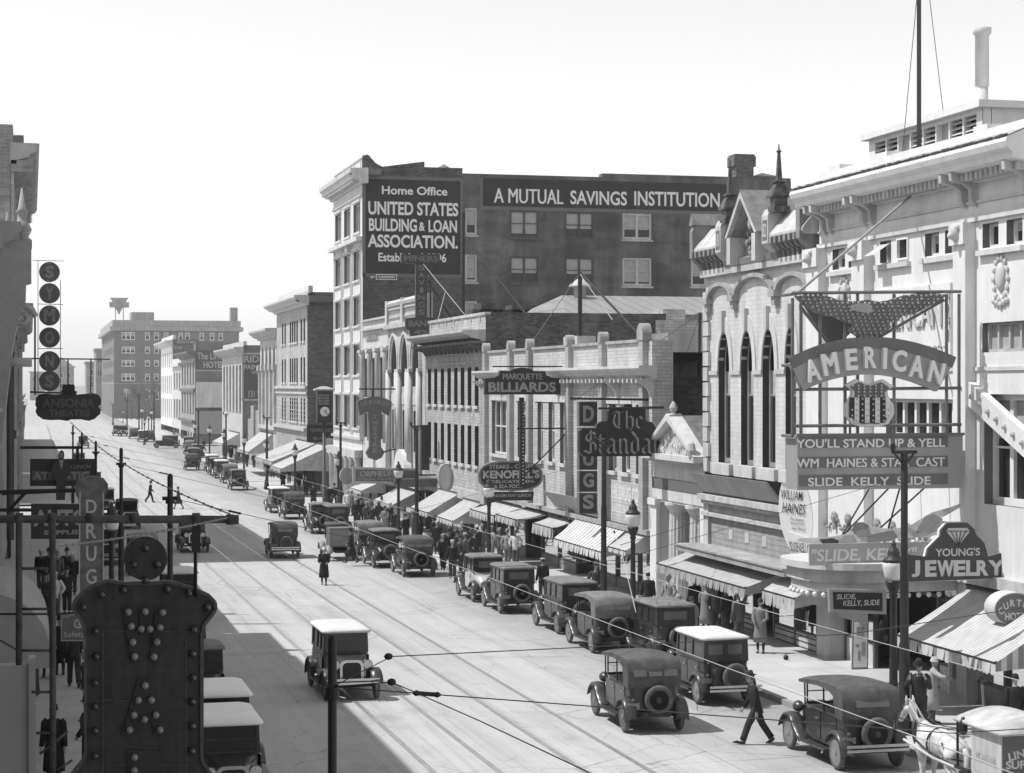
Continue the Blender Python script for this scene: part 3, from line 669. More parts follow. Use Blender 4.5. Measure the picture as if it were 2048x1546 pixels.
for u in (73.2, 70.7):
    m = MB(); n = 32; z0, z1 = gz(72)+.5, 3.25; m.smooth = True
    for_r = [(.50,z0-.35),(.50,z0),(.46,z0+.02)]
    m.lathe([(.55,z0-.5),(.55,z0-.2),(.48,z0-.1),(.48,z0)], (XF+.35, u, 0), 20); m.smooth = False
    rs = []
    for z, rr in ((z0,.42),(z0+1.2,.42),(z1,.36)):
        rs.append([(XF+.35+(rr-(.035 if k % 2 else 0))*math.cos(2*math.pi*k/n), u+(rr-(.035 if k % 2 else 0))*math.sin(2*math.pi*k/n), z) for k in range(n)])
    m.rings(rs); m.lathe([(.36,z1),(.42,z1+.1),(.56,z1+.28),(.56,z1+.4)], (XF+.35, u, 0), 16)
    m.build('column', PALE, r)
# ---------------------------------------------------------------- white glazed-brick building (billiards and drugs)
r = building('white_brick_building', 'white glazed-brick building with capped parapet piers, billiard parlour and drug store signs', 75.5, 105.2, 10.1, 13, side=None)
m = MB(); wall(m, FY(75.5), XF, XF+.9, -1, 10.1); m.build('return_wall', CREAM, r)
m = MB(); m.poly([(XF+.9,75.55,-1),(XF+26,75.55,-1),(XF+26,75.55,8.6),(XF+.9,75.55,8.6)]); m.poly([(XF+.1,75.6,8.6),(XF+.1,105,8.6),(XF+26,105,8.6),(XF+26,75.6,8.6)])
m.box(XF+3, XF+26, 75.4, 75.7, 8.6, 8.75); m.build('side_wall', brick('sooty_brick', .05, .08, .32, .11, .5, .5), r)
ops = [(U(b), U(a), 4.55, 7.45) for a, b in ((1075,1086),(1097,1109),(1120,1132),(1218,1233),(1244,1260),(1272,1288))]+[(99.95, 103.8, 4.55, 7.45), (95.7, 98.0, 4.55, 7.45)]
m = MB(); wall(m, F0, 75.5, 105.2, 2.3, 10.05, ops, .3, rev=1); m.build('front_wall', [CREAM, REVEAL], r)
for i, o in enumerate(ops): window(r, F0, *o, t=.28, mat=WHITE, lights=(1 if i < 6 else 3 if i == 6 else 2), sill=PALE, fw=.09, blind=(.25 if i % 2 else 0))
m = MB()
for a, b in ((78.2, 82.0), (88.2, 94.4), (95.4, 98.3), (99.6, 104.1)):
    lbox(m, F0, a, b, 7.45, 7.72, -.05, 0)
m.build('window_heads', PALE, r)
m = MB(); cap = MB()
for u in (104.86, 99.11, 95.12, 87.64, 82.18, 76.3):
    k = 1.15 if u < 77 else .6
    lbox(m, F0, u-.28, u+.28, 2.3, 10.12, -.24, 0)
    P = arcpts(u-.36*k, u+.36*k, 10.28, 10.6+.35*(k-.6), 12); pts = [(u-.36*k,10.1)]+P+[(u+.36*k,10.1)]
    cap.prism(pts, lambda a, b: F0.at(a, b, -.28), lambda a, b: F0.at(a, b, .12)); 
m.build('parapet_piers', brick('white_brick_pier', .42, .34, .4, .145, .08, .2), r); cap.build('pier_cap', GREYSTONE, r)
m = MB()
us = sorted([104.86, 99.11, 95.12, 87.64, 82.18, 76.3])
for a, b in zip(us, us[1:]): lbox(m, F0, a+.36, b-.36, 10.03, 10.16, -.1, .4)
m.build('coping', GREYSTONE, r)
for a, b in ((75.0, 90.2), (99.3, 105.7)):
    m = MB(); sweep(m, F0, a, b, cprof(8.5, 9.05, .72)); 
    u = a+.4
    while u < b-.3: lbox(m, F0, u, u+.16, 8.36, 8.52, -.5, 0); u += .62
    bracketset(m, F0, [a+.35, b-.35, (a*2+b)/3], [(0,7.75),(.12,7.75),(.25,8.1),(.6,8.35),(.75,8.5),(0,8.5)], .2)
    m.build('cornice', PALE, r)
m = MB(); m.box(XF+.1, XF+1.0, U(1150), U(1123), 10.05, 10.55); m.build('roof_box', PALE, r)
m = MB(); letters(m, 'IHK DRUG CO.', on_x(XF, 79.2, 3.65), 4.0, .62, .02); letters(m, 'CANDIES  DRUGS  SODAS', on_x(XF, 79.2, 2.95), 3.8, .34, .01); m.build('lettering', WHITE, r)
shopfront(r, F0, 75.9, 105, gz(90)+.1, 2.2, 9, rec=.6, bulk=.5, door=(3, 6))
m = MB(); lbox(m, F0, 75.5, 105.2, 2.15, 2.35, -.25, .1); m.build('shop_cornice', GREYSTONE, r)
m = MB(); m.add([F0.at(82.5,2.45,-.1),F0.at(90.2,2.45,-.1),F0.at(90.2,3.2,-.7),F0.at(82.5,3.2,-.7),F0.at(82.5,2.45,-.03),F0.at(90.2,2.45,-.03),F0.at(90.2,3.2,-.63),F0.at(82.5,3.2,-.63)], [(0,1,2,3),(4,5,6,7),(2,3,7,6),(0,1,5,4),(0,3,7,4),(1,2,6,5)])
m.build('slanted_sign_board', TIN, r)
# ---------------------------------------------------------------- pale brick block with the heavy bracketed cornice
r = building('pale_brick_block', 'light brick block with heavy dark-bracketed cornice and two rows of narrow windows', 105.3, 122.3, 12.2, 10.5)
ops = []
for px in (858,870.5,884,897.5,911,924.5,938.5,953):
    u = U(px+3.2); ops += [(u-.15, u+.85, 7.1, 9.3), (u-.15, u+.85, 3.7, 5.95)]
m = MB(); wall(m, F0, 105.3, 122.3, 2.2, 12.2, ops, .35, rev=1); m.build('front_wall', [LTBRICK, DKREVEAL], r)
for o in ops: window(r, F0, *o, t=.33, mat=DKSASH, sill=PALE, fw=.06)
m = MB(); wall(m, FX(XF-.03), 105.4, 122.2, 9.4, 10.65, [(110, 117.8, 9.6, 10.05)], .03); m.build('frieze', LTBRICK, r)
m = MB(); lbox(m, F0, 110, 117.8, 9.6, 10.05, -.01, .02); lbox(m, F0, 109.8, 118, 9.52, 9.6, -.12, 0); lbox(m, F0, 109.8, 118, 10.05, 10.13, -.12, 0)
for k in range(26): lbox(m, F0, 110.3+k*.28, 110.42+k*.28, 9.66, 10.0, -.1, 0)
m.build('name_plaque', PALE2, r)
m = MB(); sweep(m, F0, 105.4, 122.2, cprof(10.7, 11.35, 1.3)); m.build('cornice', PALE2, r)
m = MB()
for k in range(14): bracketset(m, F0, [106+k*1.2], [(0,10.1),(.15,10.1),(.3,10.35),(.75,10.45),(1.0,10.72),(0,10.72)], .22)
lbox(m, F0, 105.4, 122.2, 10.6, 10.72, -.9, 0); m.build('cornice_brackets', G(.13), r)
m = MB(); lbox(m, F0, 105.3, 122.3, 12.18, 12.34, -.08, .4)
for k in range(7): lbox(m, F0, 106.5+k*2.3, 106.62+k*2.3, 11.9, 12.18, -.06, 0)
m.build('coping', PALE2, r)
shopfront(r, F0, 105.4, 122.2, gz(113)+.1, 1.7, 6, rec=.5, bulk=.5, door=(2,))
m = MB(); lbox(m, F0, 105.3, 122.3, 1.65, 2.25, -.12, .1); m.build('shop_fascia', PALE2, r)
# ---------------------------------------------------------------- three-arched building
r = building('three_arched_building', 'pale building with three tall round arches and a balustraded parapet', 122.4, 135.7, 12.4, 14)
ops = []
for c_ in (133.0, 129.1, 125.2):
    ops.append((c_-1.35, c_+1.35, 8.2, 11.5, 9.35)); ops.append((c_-1.1, c_+1.1, 3.9, 6.6))
m = MB(); wall(m, F0, 122.4, 135.7, 2.0, 12.4, ops, .9, rev=1); m.build('front_wall', [PALE2, REVEAL], r)
for o in ops: window(r, F0, *o[:4], t=.88, arch=(9.35 if len(o) > 4 else None), mat=SASH, lights=2, fw=.12, name='arched_window' if len(o) > 4 else 'window')
m = MB()
for o in ops[::2]:
    for k_, (e, wf) in enumerate(((.42, -.18), (.22, -.08))):
        P = arcpts(o[0]-e, o[1]+e, 9.35, 11.5+e, 14); Q = arcpts(o[0]-e+.2, o[1]+e-.2, 9.35, 11.5+e-.2, 14)
        for k in range(14): m.add([F0.at(*P[k],wf), F0.at(*P[k+1],wf), F0.at(*Q[k+1],wf), F0.at(*Q[k],wf), F0.at(*P[k],0), F0.at(*P[k+1],0), F0.at(*Q[k],0), F0.at(*Q[k+1],0)], [(0,1,2,3),(0,4,5,1),(3,2,7,6)])
    for u in (o[0]-.25, o[1]+.25):
        lbox(m, F0, u-.3, u+.3, 9.15, 9.38, -.3, 0); m.smooth = True; m.lathe([(.2,2.4),(.2,9.15)], (XF-.18, u, 0), 10); m.smooth = False
    lbox(m, F0, o[0]+.2, o[1]-.2, 7.0, 7.7, -.06, 0)
m.build('arch_surround', PALE, r)
m = MB(); lbox(m, F0, 122.4, 135.7, 12.2, 12.5, -.35, .1); lbox(m, F0, 122.4, 135.7, 13.5, 13.75, -.12, .3); lbox(m, F0, 122.4, 135.7, 12.5, 12.75, -.1, .25)
for u in (135.4, 129.5, 122.7): lbox(m, F0, u-.35, u+.35, 12.5, 14.2, -.22, .5)
k = 123.3
while k < 135: m.lathe([(.06,12.75),(.14,12.95),(.06,13.2),(.09,13.5)], (XF, k, 0), 8); k += .42
sweep(m, F0, 123, 135.1, [(-.3,13.75),(.2,13.75),(.25,13.95),(.1,14.15),(-.3,14.2)]); m.build('balustrade', PALE2, r)
shopfront(r, F0, 122.5, 135.6, gz(129)+.1, 1.6, 4, rec=.5, bulk=.5, door=(1,))
m = MB(); lbox(m, F0, 122.4, 135.7, 1.55, 2.05, -.3, .1); m.build('shop_fascia', PALE2, r)
# ---------------------------------------------------------------- narrow colonnetted building
r = building('colonnetted_building', 'narrow pale building with slender colonnettes between its tall windows, beside the six-storey block', 135.8, 146.4, 12.9, 12, side=MIDBRICK)
ops = [(136.6+k*3.35, 138.9+k*3.35, 7.4, 10.3) for k in range(3)]+[(136.6+k*3.35, 138.9+k*3.35, 4.4, 6.2) for k in range(3)]
m = MB(); wall(m, F0, 135.8, 146.4, 2.0, 13.1, ops, .4, rev=1); m.build('front_wall', [PALE, REVEAL], r)
for o in ops: window(r, F0, *o, t=.38, mat=SASH, lights=3, fw=.12)
m = MB()
for k in range(4):
    u = 136.1+k*3.3; m.smooth = True
    for q in (-.22, .22): m.lathe([(.13,4.2),(.13,10.4),(.26,10.75)], (XF-.16, u+q, 0), 8)
    m.smooth = False; lbox(m, F0, u-.5, u+.5, 10.75, 10.95, -.42, 0)
m.build('colonnette', PALE, r)
m = MB(); lbox(m, F0, 135.8, 146.4, 12.35, 12.5, -.3, 0); lbox(m, F0, 135.8, 146.4, 13.05, 13.2, -.2, .3); lbox(m, F0, 135.8, 146.4, 10.98, 11.1, -.12, 0); lbox(m, F0, 135.8, 146.4, 6.5, 6.65, -.1, 0)
m.build('string_course', PALE2, r)
m = MB(); lbox(m, F0, 139.2, 145.2, 11.55, 12.05, -.02, 0)
for k in range(9): lbox(m, F0, 140+k*.5, 140.3+k*.5, 11.6, 12.0, -.1, 0)
m.build('name_plaque', GREYSTONE, r)
shopfront(r, F0, 135.9, 146.3, gz(141)+.1, 1.8, 3, rec=.5, bulk=.5, door=(1,))
m = MB(); lbox(m, F0, 135.8, 146.4, 1.75, 2.05, -.3, .1); m.build('shop_fascia', PALE2, r)
# ---------------------------------------------------------------- six-storey block with painted side wall
Y8 = 146.6
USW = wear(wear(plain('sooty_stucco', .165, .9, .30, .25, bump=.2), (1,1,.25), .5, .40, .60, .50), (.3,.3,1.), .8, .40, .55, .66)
r = building('six_storey_block', 'six-storey office block with a huge painted savings advertisement on its dark side wall', Y8, 161.3, 24.6, 36, side=None)
rows = [(20.1,22.3),(16.4,18.65),(12.9,15.1),(9.1,11.4),(5.0,7.5)]; cols = [(147.7+k*4.7, 150.9+k*4.7) for k in range(3)]
ops = [(a,b,c,d) for a, b in cols for c, d in rows]
m = MB(); wall(m, F0, Y8, 161.3, 3.3, 24.3, ops, .35, rev=1); m.build('front_wall', [wear(plain('pale_terracotta', .66, .8, .06, 2.), (1.2,1.2,.15), 1.2, .36, .6, .84), REVEAL], r)
for o in ops: window(r, F0, *o, t=.33, mat=SASH, lights=3, fw=.10, sill=PALE, rail=False)
m = MB()
for a, b in cols:
    lbox(m, F0, a-.5, a-.3, 4.5, 19.5, -.08, 0); lbox(m, F0, b+.3, b+.5, 4.5, 19.5, -.08, 0)
    for c, d in rows: lbox(m, F0, a-.15, b+.15, d+.1, d+.25, -.12, 0)
lbox(m, F0, Y8, 161.3, 19.3, 19.62, -.5, 0); lbox(m, F0, Y8, 161.3, 22.75, 22.9, -.15, 0)
for k in range(3): lbox(m, F0, 152+k*.4, 152.2+k*.4, 18.85, 19.3, -.35, 0)
m.build('string_course', PALE, r)
m = MB(); sweep(m, F0, Y8-.9, 162, [(-.3,23.6),(.15,23.6),(.3,23.85),(.85,24.0),(.92,24.25),(1.08,24.4),(1.12,24.7),(-.3,24.75)])
for k in range(34): lbox(m, F0, 147+k*.42, 147.2+k*.42, 23.75, 23.98, -.75, 0)
m.build('cornice', PALE, r)
m = MB(); lbox(m, F0, Y8-.88, Y8+.02, 24.25, 24.68, -1.05, 1.3); m.build('cornice_return', G(.16), r)
m = MB(); lbox(m, F0, Y8+.1, 161.3, 24.6, 25.7, .1, .5); lbox(m, F0, Y8+.1, 161.3, 25.65, 25.8, .0, .6)
for k in range(5): lbox(m, F0, 148+k*2.8, 150.2+k*2.8, 24.95, 25.45, .04, .1)
m.build('parapet', PALE, r)
xs = lambda px: XX(px, Y8); zs = lambda px, py: ZZ(py, XX(px, Y8), Y8)
FS = FY(Y8)
sideops = []
for (p0, p1, q0, q1) in ((1020,1077,421,475),(1130,1187,424,478),(1245,1303,427,479),(1382,1440,430,484),(1020,1077,513,566),(1130,1187,515,568),(1245,1303,516,572),(1382,1440,520,573),(930,954,416,470),(930,954,509,564),(930,954,602,640)):
    sideops.append((xs(p0), xs(p1), zs((p0+p1)/2,q1), zs((p0+p1)/2,q0)))
xa, xb, xc = xs(925), xs(964), xs(1582)
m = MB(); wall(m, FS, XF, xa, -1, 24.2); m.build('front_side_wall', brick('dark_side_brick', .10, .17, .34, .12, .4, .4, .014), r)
# stepped skyline of the side wall
prof = [(XF+.02,24.2),(XF+.02,25.75),(xs(735),25.85),(xs(742),25.6),(xs(752),25.2),(xs(765),24.95),(xs(849),zs(849,323)),(xs(849),zs(849,334)),(xa,zs(922,336)),(xa,24.2)]
m = MB(); m.prism(prof, lambda a, b: (a, Y8, b), lambda a, b: (a, Y8+.5, b)); m.build('side_parapet', DKBRICK, r)
ztp = zs(1200, 357)
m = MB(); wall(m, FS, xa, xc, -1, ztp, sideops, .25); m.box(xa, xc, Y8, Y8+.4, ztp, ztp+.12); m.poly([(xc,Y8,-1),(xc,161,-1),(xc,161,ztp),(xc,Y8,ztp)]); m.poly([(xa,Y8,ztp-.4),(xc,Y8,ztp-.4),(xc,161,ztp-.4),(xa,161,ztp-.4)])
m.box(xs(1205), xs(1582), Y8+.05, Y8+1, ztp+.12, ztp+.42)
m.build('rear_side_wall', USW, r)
for i, o in enumerate(sideops):
    white = i in (2, 3, 6, 7, 8, 9, 10); half = i in (1, 5)
    window(r, FS, *o, t=.14, mat=PALE2 if white else DKSASH, lights=1 if i > 7 else 2, fw=.16 if white else .13, blind=(.62 if i % 3 else .85))
    if half: m = MB(); lbox(m, FS, (o[0]+o[1])/2, o[1]+.05, o[2]-.08, o[3]+.12, -.03, .0); 
    else: m = MB(); lbox(m, FS, o[0]-.12, o[1]+.12, o[2]-.16, o[2]-.02, -.1, .0)
    if not half: m.build('sill', PALE2 if white else G(.09), r)
PAINT = plain('painted_sign_ground', .03, .85, .3, .8, bump=.2); PBORD = G(.15, .9)
x0, x1 = xs(731), xs(921); z1, z0 = zs(826, 360), zs(826, 548)
m = MB(); lbox(m, FS, x0, x1, z0, z1, -.012, 0)
pm = m.build('painted_advertisement', PAINT, r)
m = MB()
for a, b, c, d in ((x0-.2,x1,z1,z1+.25),(x0-.2,x1,z0-.25,z0),(x0-.25,x0,z0-.25,z1+.25),(x1,x1+.2,z0-.25,z1+.25)): lbox(m, FS, a, b, c, d, -.016, 0)
m.build('painted_border', PBORD, pm)
m = MB()
def pt(s, p0, p1, q0, q1, bold=.022, Y=Y8-.016, mb=None):
    xm = XX((p0+p1)/2, Y); a = XX(p1, Y)-XX(p0, Y); h = ZZ(q0, xm, Y)-ZZ(q1, xm, Y)
    letters(mb or m, s, on_y(xm, Y, ZZ((q0+q1)/2, xm, Y)), a, h, bold)
pt('Home Office', 764, 895, 373, 390); pt('UNITED STATES', 737, 917, 404, 431, .03); pt('BUILDING', 738, 834, 437, 463, .03); pt('&', 838, 850, 444, 462); pt('LOAN', 857, 914, 440, 465, .03)
pt('ASSOCIATION.', 736, 916, 470, 496, .03); pt('Established 1896', 757, 893, 506, 524)
pt('CANNON', 757, 789, 551.5, 556.5, .02)
xm = xs(773); zm = zs(773, 554)
for sgn in (1, -1): m.box(xs(752), xs(794), Y8-.02, Y8, zm+sgn*.19-.025, zm+sgn*.19+.025)
m.box(xs(752), xs(752)+.05, Y8-.02, Y8, zm-.17, zm+.17); m.box(xs(794)-.05, xs(794), Y8-.02, Y8, zm-.17, zm+.17)
m.box(xs(741), xs(750), Y8-.02, Y8, zm-.03, zm+.03); m.poly([(xs(740),Y8-.015,zm),(xs(744),Y8-.015,zm+.15),(xs(744),Y8-.015,zm-.15)])
m.build('lettering', WHITE, pm)
x0, x1 = xs(966), xs(1452); z1, z0 = zs(1200, 362), zs(1200, 417)
m = MB(); lbox(m, FS, x0, x1, z0, z1, -.012, 0); pm = m.build('painted_advertisement', PAINT, r)
m = MB(); lbox(m, FS, x0, x1, z0-.28, z0-.02, -.016, 0); lbox(m, FS, x0-.25, x0-.02, z0-.28, z1, -.016, 0); m.build('painted_border', PBORD, pm)
m = MB(); pt('A MUTUAL', 988, 1127, 378, 407, .02); pt('SAVINGS', 1141, 1254, 382, 410, .02); pt('INSTITUTION', 1269, 1440, 384, 413, .02); m.build('lettering', WHITE, pm)
# street floor of the block, its roof things
m = MB(); lbox(m, F0, Y8, 161.3, 2.75, 3.35, -.6, .1); lbox(m, F0, Y8, 161.3, 4.1, 4.3, -.2, 0); m.build('shop_cornice', PALE2, r)
m = MB()
for k in range(6): m.smooth = True; m.lathe([(.28,-.9),(.28,2.5),(.42,2.75)], (XF-.2, 147.5+k*2.6, 0), 12)
m.build('column', PALE, r)
shopfront(r, F0, Y8, 161.3, gz(154)+.1, 2.7, 5, rec=.8, bulk=.5, door=(2,))
X1 = xs(898); m = MB(); m.smooth = True; m.lathe([(.35,23.8),(.35,25.0),(.6,25.0),(.6,25.15),(.05,25.5)], (X1, Y8+2, 0), 14); m.build('roof_vent', G(.2), r)
m = MB(); cx_ = XX(1490, 150.); zt3 = ZZ(308, cx_, 150.)
for a, b, c, d in ((-.75,.75,20,zt3-1.0),(-.95,.95,zt3-1.0,zt3-.15),(-.85,.85,zt3-.15,zt3)): m.box(cx_+a, cx_+b, 150, 151.6, c, d)
m.build('chimney', DKBRICK, r)
m = MB(); c2 = XX(1528, 151.); m.box(c2-.9, c2+1.4, 151, 155, 20, ZZ(352, c2, 151.)); m.poly([(c2-.9,151,ZZ(352,c2,151.)),(c2+1.4,151,ZZ(352,c2,151.)),(c2+.6,153,ZZ(340,c2,151.))]); m.build('roof_shed', USW, r)
# ---------------------------------------------------------------- roofs seen between
r = thing('metal_roofed_shed', 'long shed with a ribbed metal roof behind the light brick block', 'shed', (45, 118, -1), 'buildings along the right side of the street')
Y9 = 112.; xA, xB = XX(1130, Y9), XX(1440, Y9); ze, zr_ = ZZ(627, xA, Y9), ZZ(590, xA, Y9+8)
RIB = stripes('ribbed_roof_metal', .30, .21, .9, 'X', .85, .5)
m = MB(); m.poly([(xA,Y9,ze),(xB+6,Y9,ze),(xB+6,Y9+8,zr_),(xA+2,Y9+8,zr_)]); m.poly([(xA+2,Y9+8,zr_),(xB+6,Y9+8,zr_),(xB+6,Y9+16,ze),(xA,Y9+16,ze)]); m.poly([(xA,Y9,ze),(xA+2,Y9+8,zr_),(xA,Y9+16,ze)])
m.build('roof', RIB, r)
m = MB(); wall(m, FY(Y9+.1), xA, xB+6, -1, ze); m.poly([(xA,Y9+.1,-1),(xA,Y9+16,-1),(xA,Y9+16,ze),(xA,Y9+.1,ze)]); m.build('wall', MIDBRICK, r)
m = MB(); vx = XX(1160, Y9+7); m.smooth = True; m.lathe([(.4,zr_-.6),(.4,zr_+.5),(.75,zr_+.5),(.7,zr_+.6),(.05,zr_+1.1)], (vx, Y9+7, 0), 8); m.build('roof_vent', PALE2, r)
r = thing('rear_brick_wall_block', 'low light brick rear block with stepped parapets right of the light brick block', 'building', (40, 104, -1), 'buildings along the right side of the street')
Y9 = 103.; m = MB()
for p0, p1, q, dy in ((1337,1440,640,0),(1255,1310,618,22),(1350,1395,618,2)):
    Y9 = 103.+dy; a, b = XX(p0, Y9), XX(p1, Y9); m.box(a, b, Y9+2+.07*(q-600)/10, Y9+4+.05*(q-600)/10+a*.001, -1, ZZ(q, a, Y9+2))
Y9 = 103.
m.box(XX(1337,Y9)+.1, XX(1450, Y9), Y9+1.8, Y9+1.99, ZZ(665, 36, Y9), ZZ(661, 36, Y9)); m.build('wall', LTBRICK, r)
m = MB(); a = XX(1336, 101.); m.box(a, a+9, 101, 104, -1, ZZ(665, a, 101.)); m.build('lean_to', TIN, r)
m = MB()
for p0, p1, q in ((945,1090,618),(962,1006,606),(1025,1075,610),(1125,1145,612)):
    a, b = XX(p0, 124.), XX(p1, 124.); m.box(a, b, 124, 126, 8, ZZ(q, a, 124.))
tag(m.build('broken_parapet', DKBRICK), 'dark ragged brick parapet with chimney stumps behind the light brick block', 'wall')
# ---------------------------------------------------------------- further along the street
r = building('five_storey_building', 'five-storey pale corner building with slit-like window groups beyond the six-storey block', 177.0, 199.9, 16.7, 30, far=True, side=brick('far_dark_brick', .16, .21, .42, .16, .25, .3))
us5 = [178.6,180.6, 183.6,185.2,186.8,188.4, 192.5,194.5]
ops = [(u, u+1.0, c, d) for u in us5 for c, d in ((12.4,14.45),(8.6,10.9),(4.9,7.1))]
m = MB(); wall(m, F0, 177, 199.9, 1.0, 16.9, ops, .5, rev=1); m.build('front_wall', [LTBRICK, DKREVEAL], r)
for o in ops: window(r, F0, *o, t=.4, mat=DKSASH, sill=PALE, fw=.06, rail=False)
m = MB(); lbox(m, F0, 177, 199.9, 8.0, 8.25, -.25, 0); lbox(m, F0, 177, 199.9, 7.5, 7.7, -.15, 0); lbox(m, F0, 177, 199.9, 4.1, 4.4, -.35, 0)
for k in range(7): lbox(m, F0, 177, 199.9, 4.7+k*.42, 4.74+k*.42, -.03, 0)
m.build('string_course', PALE2, r)
m = MB(); sweep(m, F0, 176.2, 200.5, cprof(15.6, 16.5, 1.3)); lbox(m, F0, 177, 199.9, 16.5, 17.4, .1, .5); m.build('cornice', PALE, r)
m = MB(); m.box(XF-1.1, XF+10, 176.23, 177, 15.9, 16.47); m.build('cornice_return', G(.16), r)
shopfront(r, F0, 177, 199.9, gz(188)+.1, 2.6, 6, rec=.5, bulk=.5, door=(2,)); m = MB(); lbox(m, F0, 177, 199.9, 2.5, 4.1, -.02, .2); m.build('shop_fascia', GREYSTONE, r)
r = building('round_arched_hall', 'pale building with four slender two-storey arches left of the five-storey building', 200.0, 214.7, 13.6, 20, far=False)
ops = [(201+k*3.4, 203.2+k*3.4, 4.6, 12.5, 10.6) for k in range(4)]
m = MB(); wall(m, F0, 200, 214.7, 1, 13.7, ops, .8); m.build('front_wall', PALE2, r)
for o in ops: window(r, F0, *o[:4], t=.78, arch=10.6, mat=SASH, lights=2, fw=.12, bars=3, rail=False)
m = MB(); sweep(m, F0, 199.9, 215.4, cprof(13.2, 14.2, 1.2)); lbox(m, F0, 200, 214.7, 3.7, 4.1, -.3, 0)
for k in range(5): lbox(m, F0, 200.4+k*3.4-.1, 200.4+k*3.4+.4, 4.1, 9.9, -.25, 0); lbox(m, F0, 200.3+k*3.4-.2, 200.3+k*3.4+.7, 9.9, 10.5, -.4, 0)
m.build('cornice', PALE2, r)
shopfront(r, F0, 200, 214.7, gz(207)+.1, 3.0, 4, rec=.5, bulk=.5)
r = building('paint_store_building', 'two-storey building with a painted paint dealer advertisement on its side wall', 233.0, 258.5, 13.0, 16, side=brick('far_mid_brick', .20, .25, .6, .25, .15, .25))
ops = [(234.5+k*4, 236.9+k*4, 4.9, 10.8) for k in range(6)]
m = MB(); wall(m, F0, 233, 258.5, 1, 12.9, ops, .5); m.build('front_wall', PALE2, r)
for o in ops: window(r, F0, *o, t=.48, mat=SASH, lights=2, fw=.14, bars=2, rail=False)
m = MB(); sweep(m, F0, 232.4, 259, cprof(12.0, 12.9, 1.1)); lbox(m, F0, 233, 258.5, 12.9, 13.6, .1, .5); m.build('cornice', PALE2, r)
shopfront(r, F0, 233, 258.5, gz(245)+.1, 3.0, 6, rec=.5, bulk=.5)
YQ = 233.; m = MB(); a, b = XX(487, YQ), XX(535, YQ); z1, z0 = ZZ(709, a, YQ), ZZ(798, a, YQ)
m.box(a, b, YQ-.02, YQ, z0, z1); pm = m.build('painted_advertisement', G(.10), r)
m = MB(); m.box(a-.2, b, YQ-.03, YQ, z1, z1+.2); m.box(a-.2, b, YQ-.03, YQ, z0-.2, z0); m.box(a-.2, a, YQ-.03, YQ, z0-.2, z1+.2)
pt('RID', 488, 518, 711, 725, .03, YQ-.04, m); pt('PAINT', 488, 524, 729, 739, .03, YQ-.04, m); pt('Whol', 503, 522, 741, 749, .02, YQ-.04, m); pt('131 W', 497, 526, 781, 795, .02, YQ-.04, m); m.build('lettering', PALE2, pm)
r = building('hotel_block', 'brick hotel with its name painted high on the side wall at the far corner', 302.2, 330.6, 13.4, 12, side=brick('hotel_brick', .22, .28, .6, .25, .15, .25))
ops = [(304+k*5.5, 306.8+k*5.5, c, d) for k in range(5) for c, d in ((8.4,12.0),(3.8,7.2))]
m = MB(); wall(m, F0, 302.2, 330.6, 1, 13.4, ops, .5); m.build('front_wall', GREYSTONE, r)
for o in ops: window(r, F0, *o, t=.48, mat=SASH, lights=2, fw=.15, bars=2, rail=False)
m = MB(); sweep(m, F0, 301.5, 331, cprof(12.6, 13.6, 1.3)); lbox(m, F0, 302.2, 330.6, 2.6, 3.0, -.5, 0); lbox(m, F0, 302.2, 330.6, 7.4, 7.9, -.3, 0); lbox(m, F0, 302.2, 306, 13.4, 14.8, .1, .8); m.build('cornice', G(.15), r)
shopfront(r, F0, 302.2, 330.6, gz(316)+.1, 2.6, 6, rec=.5, bulk=.5)
YQ = 302.2; a, b = XX(391.5, YQ), XX(452, YQ)
m = MB(); m.box(a, b, YQ-.02, YQ, ZZ(739, a, YQ), ZZ(700, a, YQ)); pm = m.build('painted_advertisement', G(.11), r)
m = MB(); pt('The LINC', 394, 450, 705, 719, .02, YQ-.04, m); pt('HOTEL', 407, 449, 723, 736, .03, YQ-.04, m); m.box(a, b, YQ-.04, YQ, ZZ(742, a, YQ), ZZ(740, a, YQ)); m.build('lettering', PALE2, pm)
m = MB(); m.box(XX(392,YQ-.6), XX(448,YQ-.6), YQ-.9, YQ-.5, ZZ(815, a, YQ), ZZ(764, a, YQ)); bb = m.build('billboard', PALE)
tag(bb, 'blank pale billboard mounted on the side wall of the far brick hotel', 'billboard')
m = MB(); m.box(XX(392,YQ-.6), XX(470,YQ-.6), YQ-.9, YQ-.5, ZZ(868, a, YQ), ZZ(822, a, YQ)); bb = m.build('billboard', G(.30)); tag(bb, 'grey billboard at street level under the blank pale one beside the far hotel', 'billboard')
r = building('shallow_pale_building', 'narrow pale building squeezed between the two far hotels', 330.7, 350.8, 13.0, 12, side=MIDBRICK)
ops = [(332+k*6, 336+k*6, c, d) for k in range(3) for c, d in ((7.6,10.6),(2.6,6.0))]
m = MB(); wall(m, F0, 330.7, 350.8, 1, 13, ops, .5); lbox(m, F0, 330.7, 350.8, 11.6, 12.2, -.5, 0); m.build('front_wall', PALE, r)
for o in ops: window(r, F0, *o, t=.48, mat=SASH, lights=2, fw=.18, rail=False)
shopfront(r, F0, 330.7, 350.8, gz(340)+.1, 2.2, 3, rec=.5, bulk=.5)
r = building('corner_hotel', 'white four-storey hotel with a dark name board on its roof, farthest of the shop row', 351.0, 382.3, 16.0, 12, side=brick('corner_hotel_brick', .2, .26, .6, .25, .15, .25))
ops = [(353+k*5, 355.6+k*5, c, d) for k in range(6) for c, d in ((11.6,14.4),(6.8,10.2),(2.4,6.0))]
m = MB(); wall(m, F0, 351, 382.3, 1, 16.2, ops, .5); m.build('front_wall', WHITE, r)
for o in ops: window(r, F0, *o, t=.48, mat=SASH, lights=1, fw=.18, rail=False)
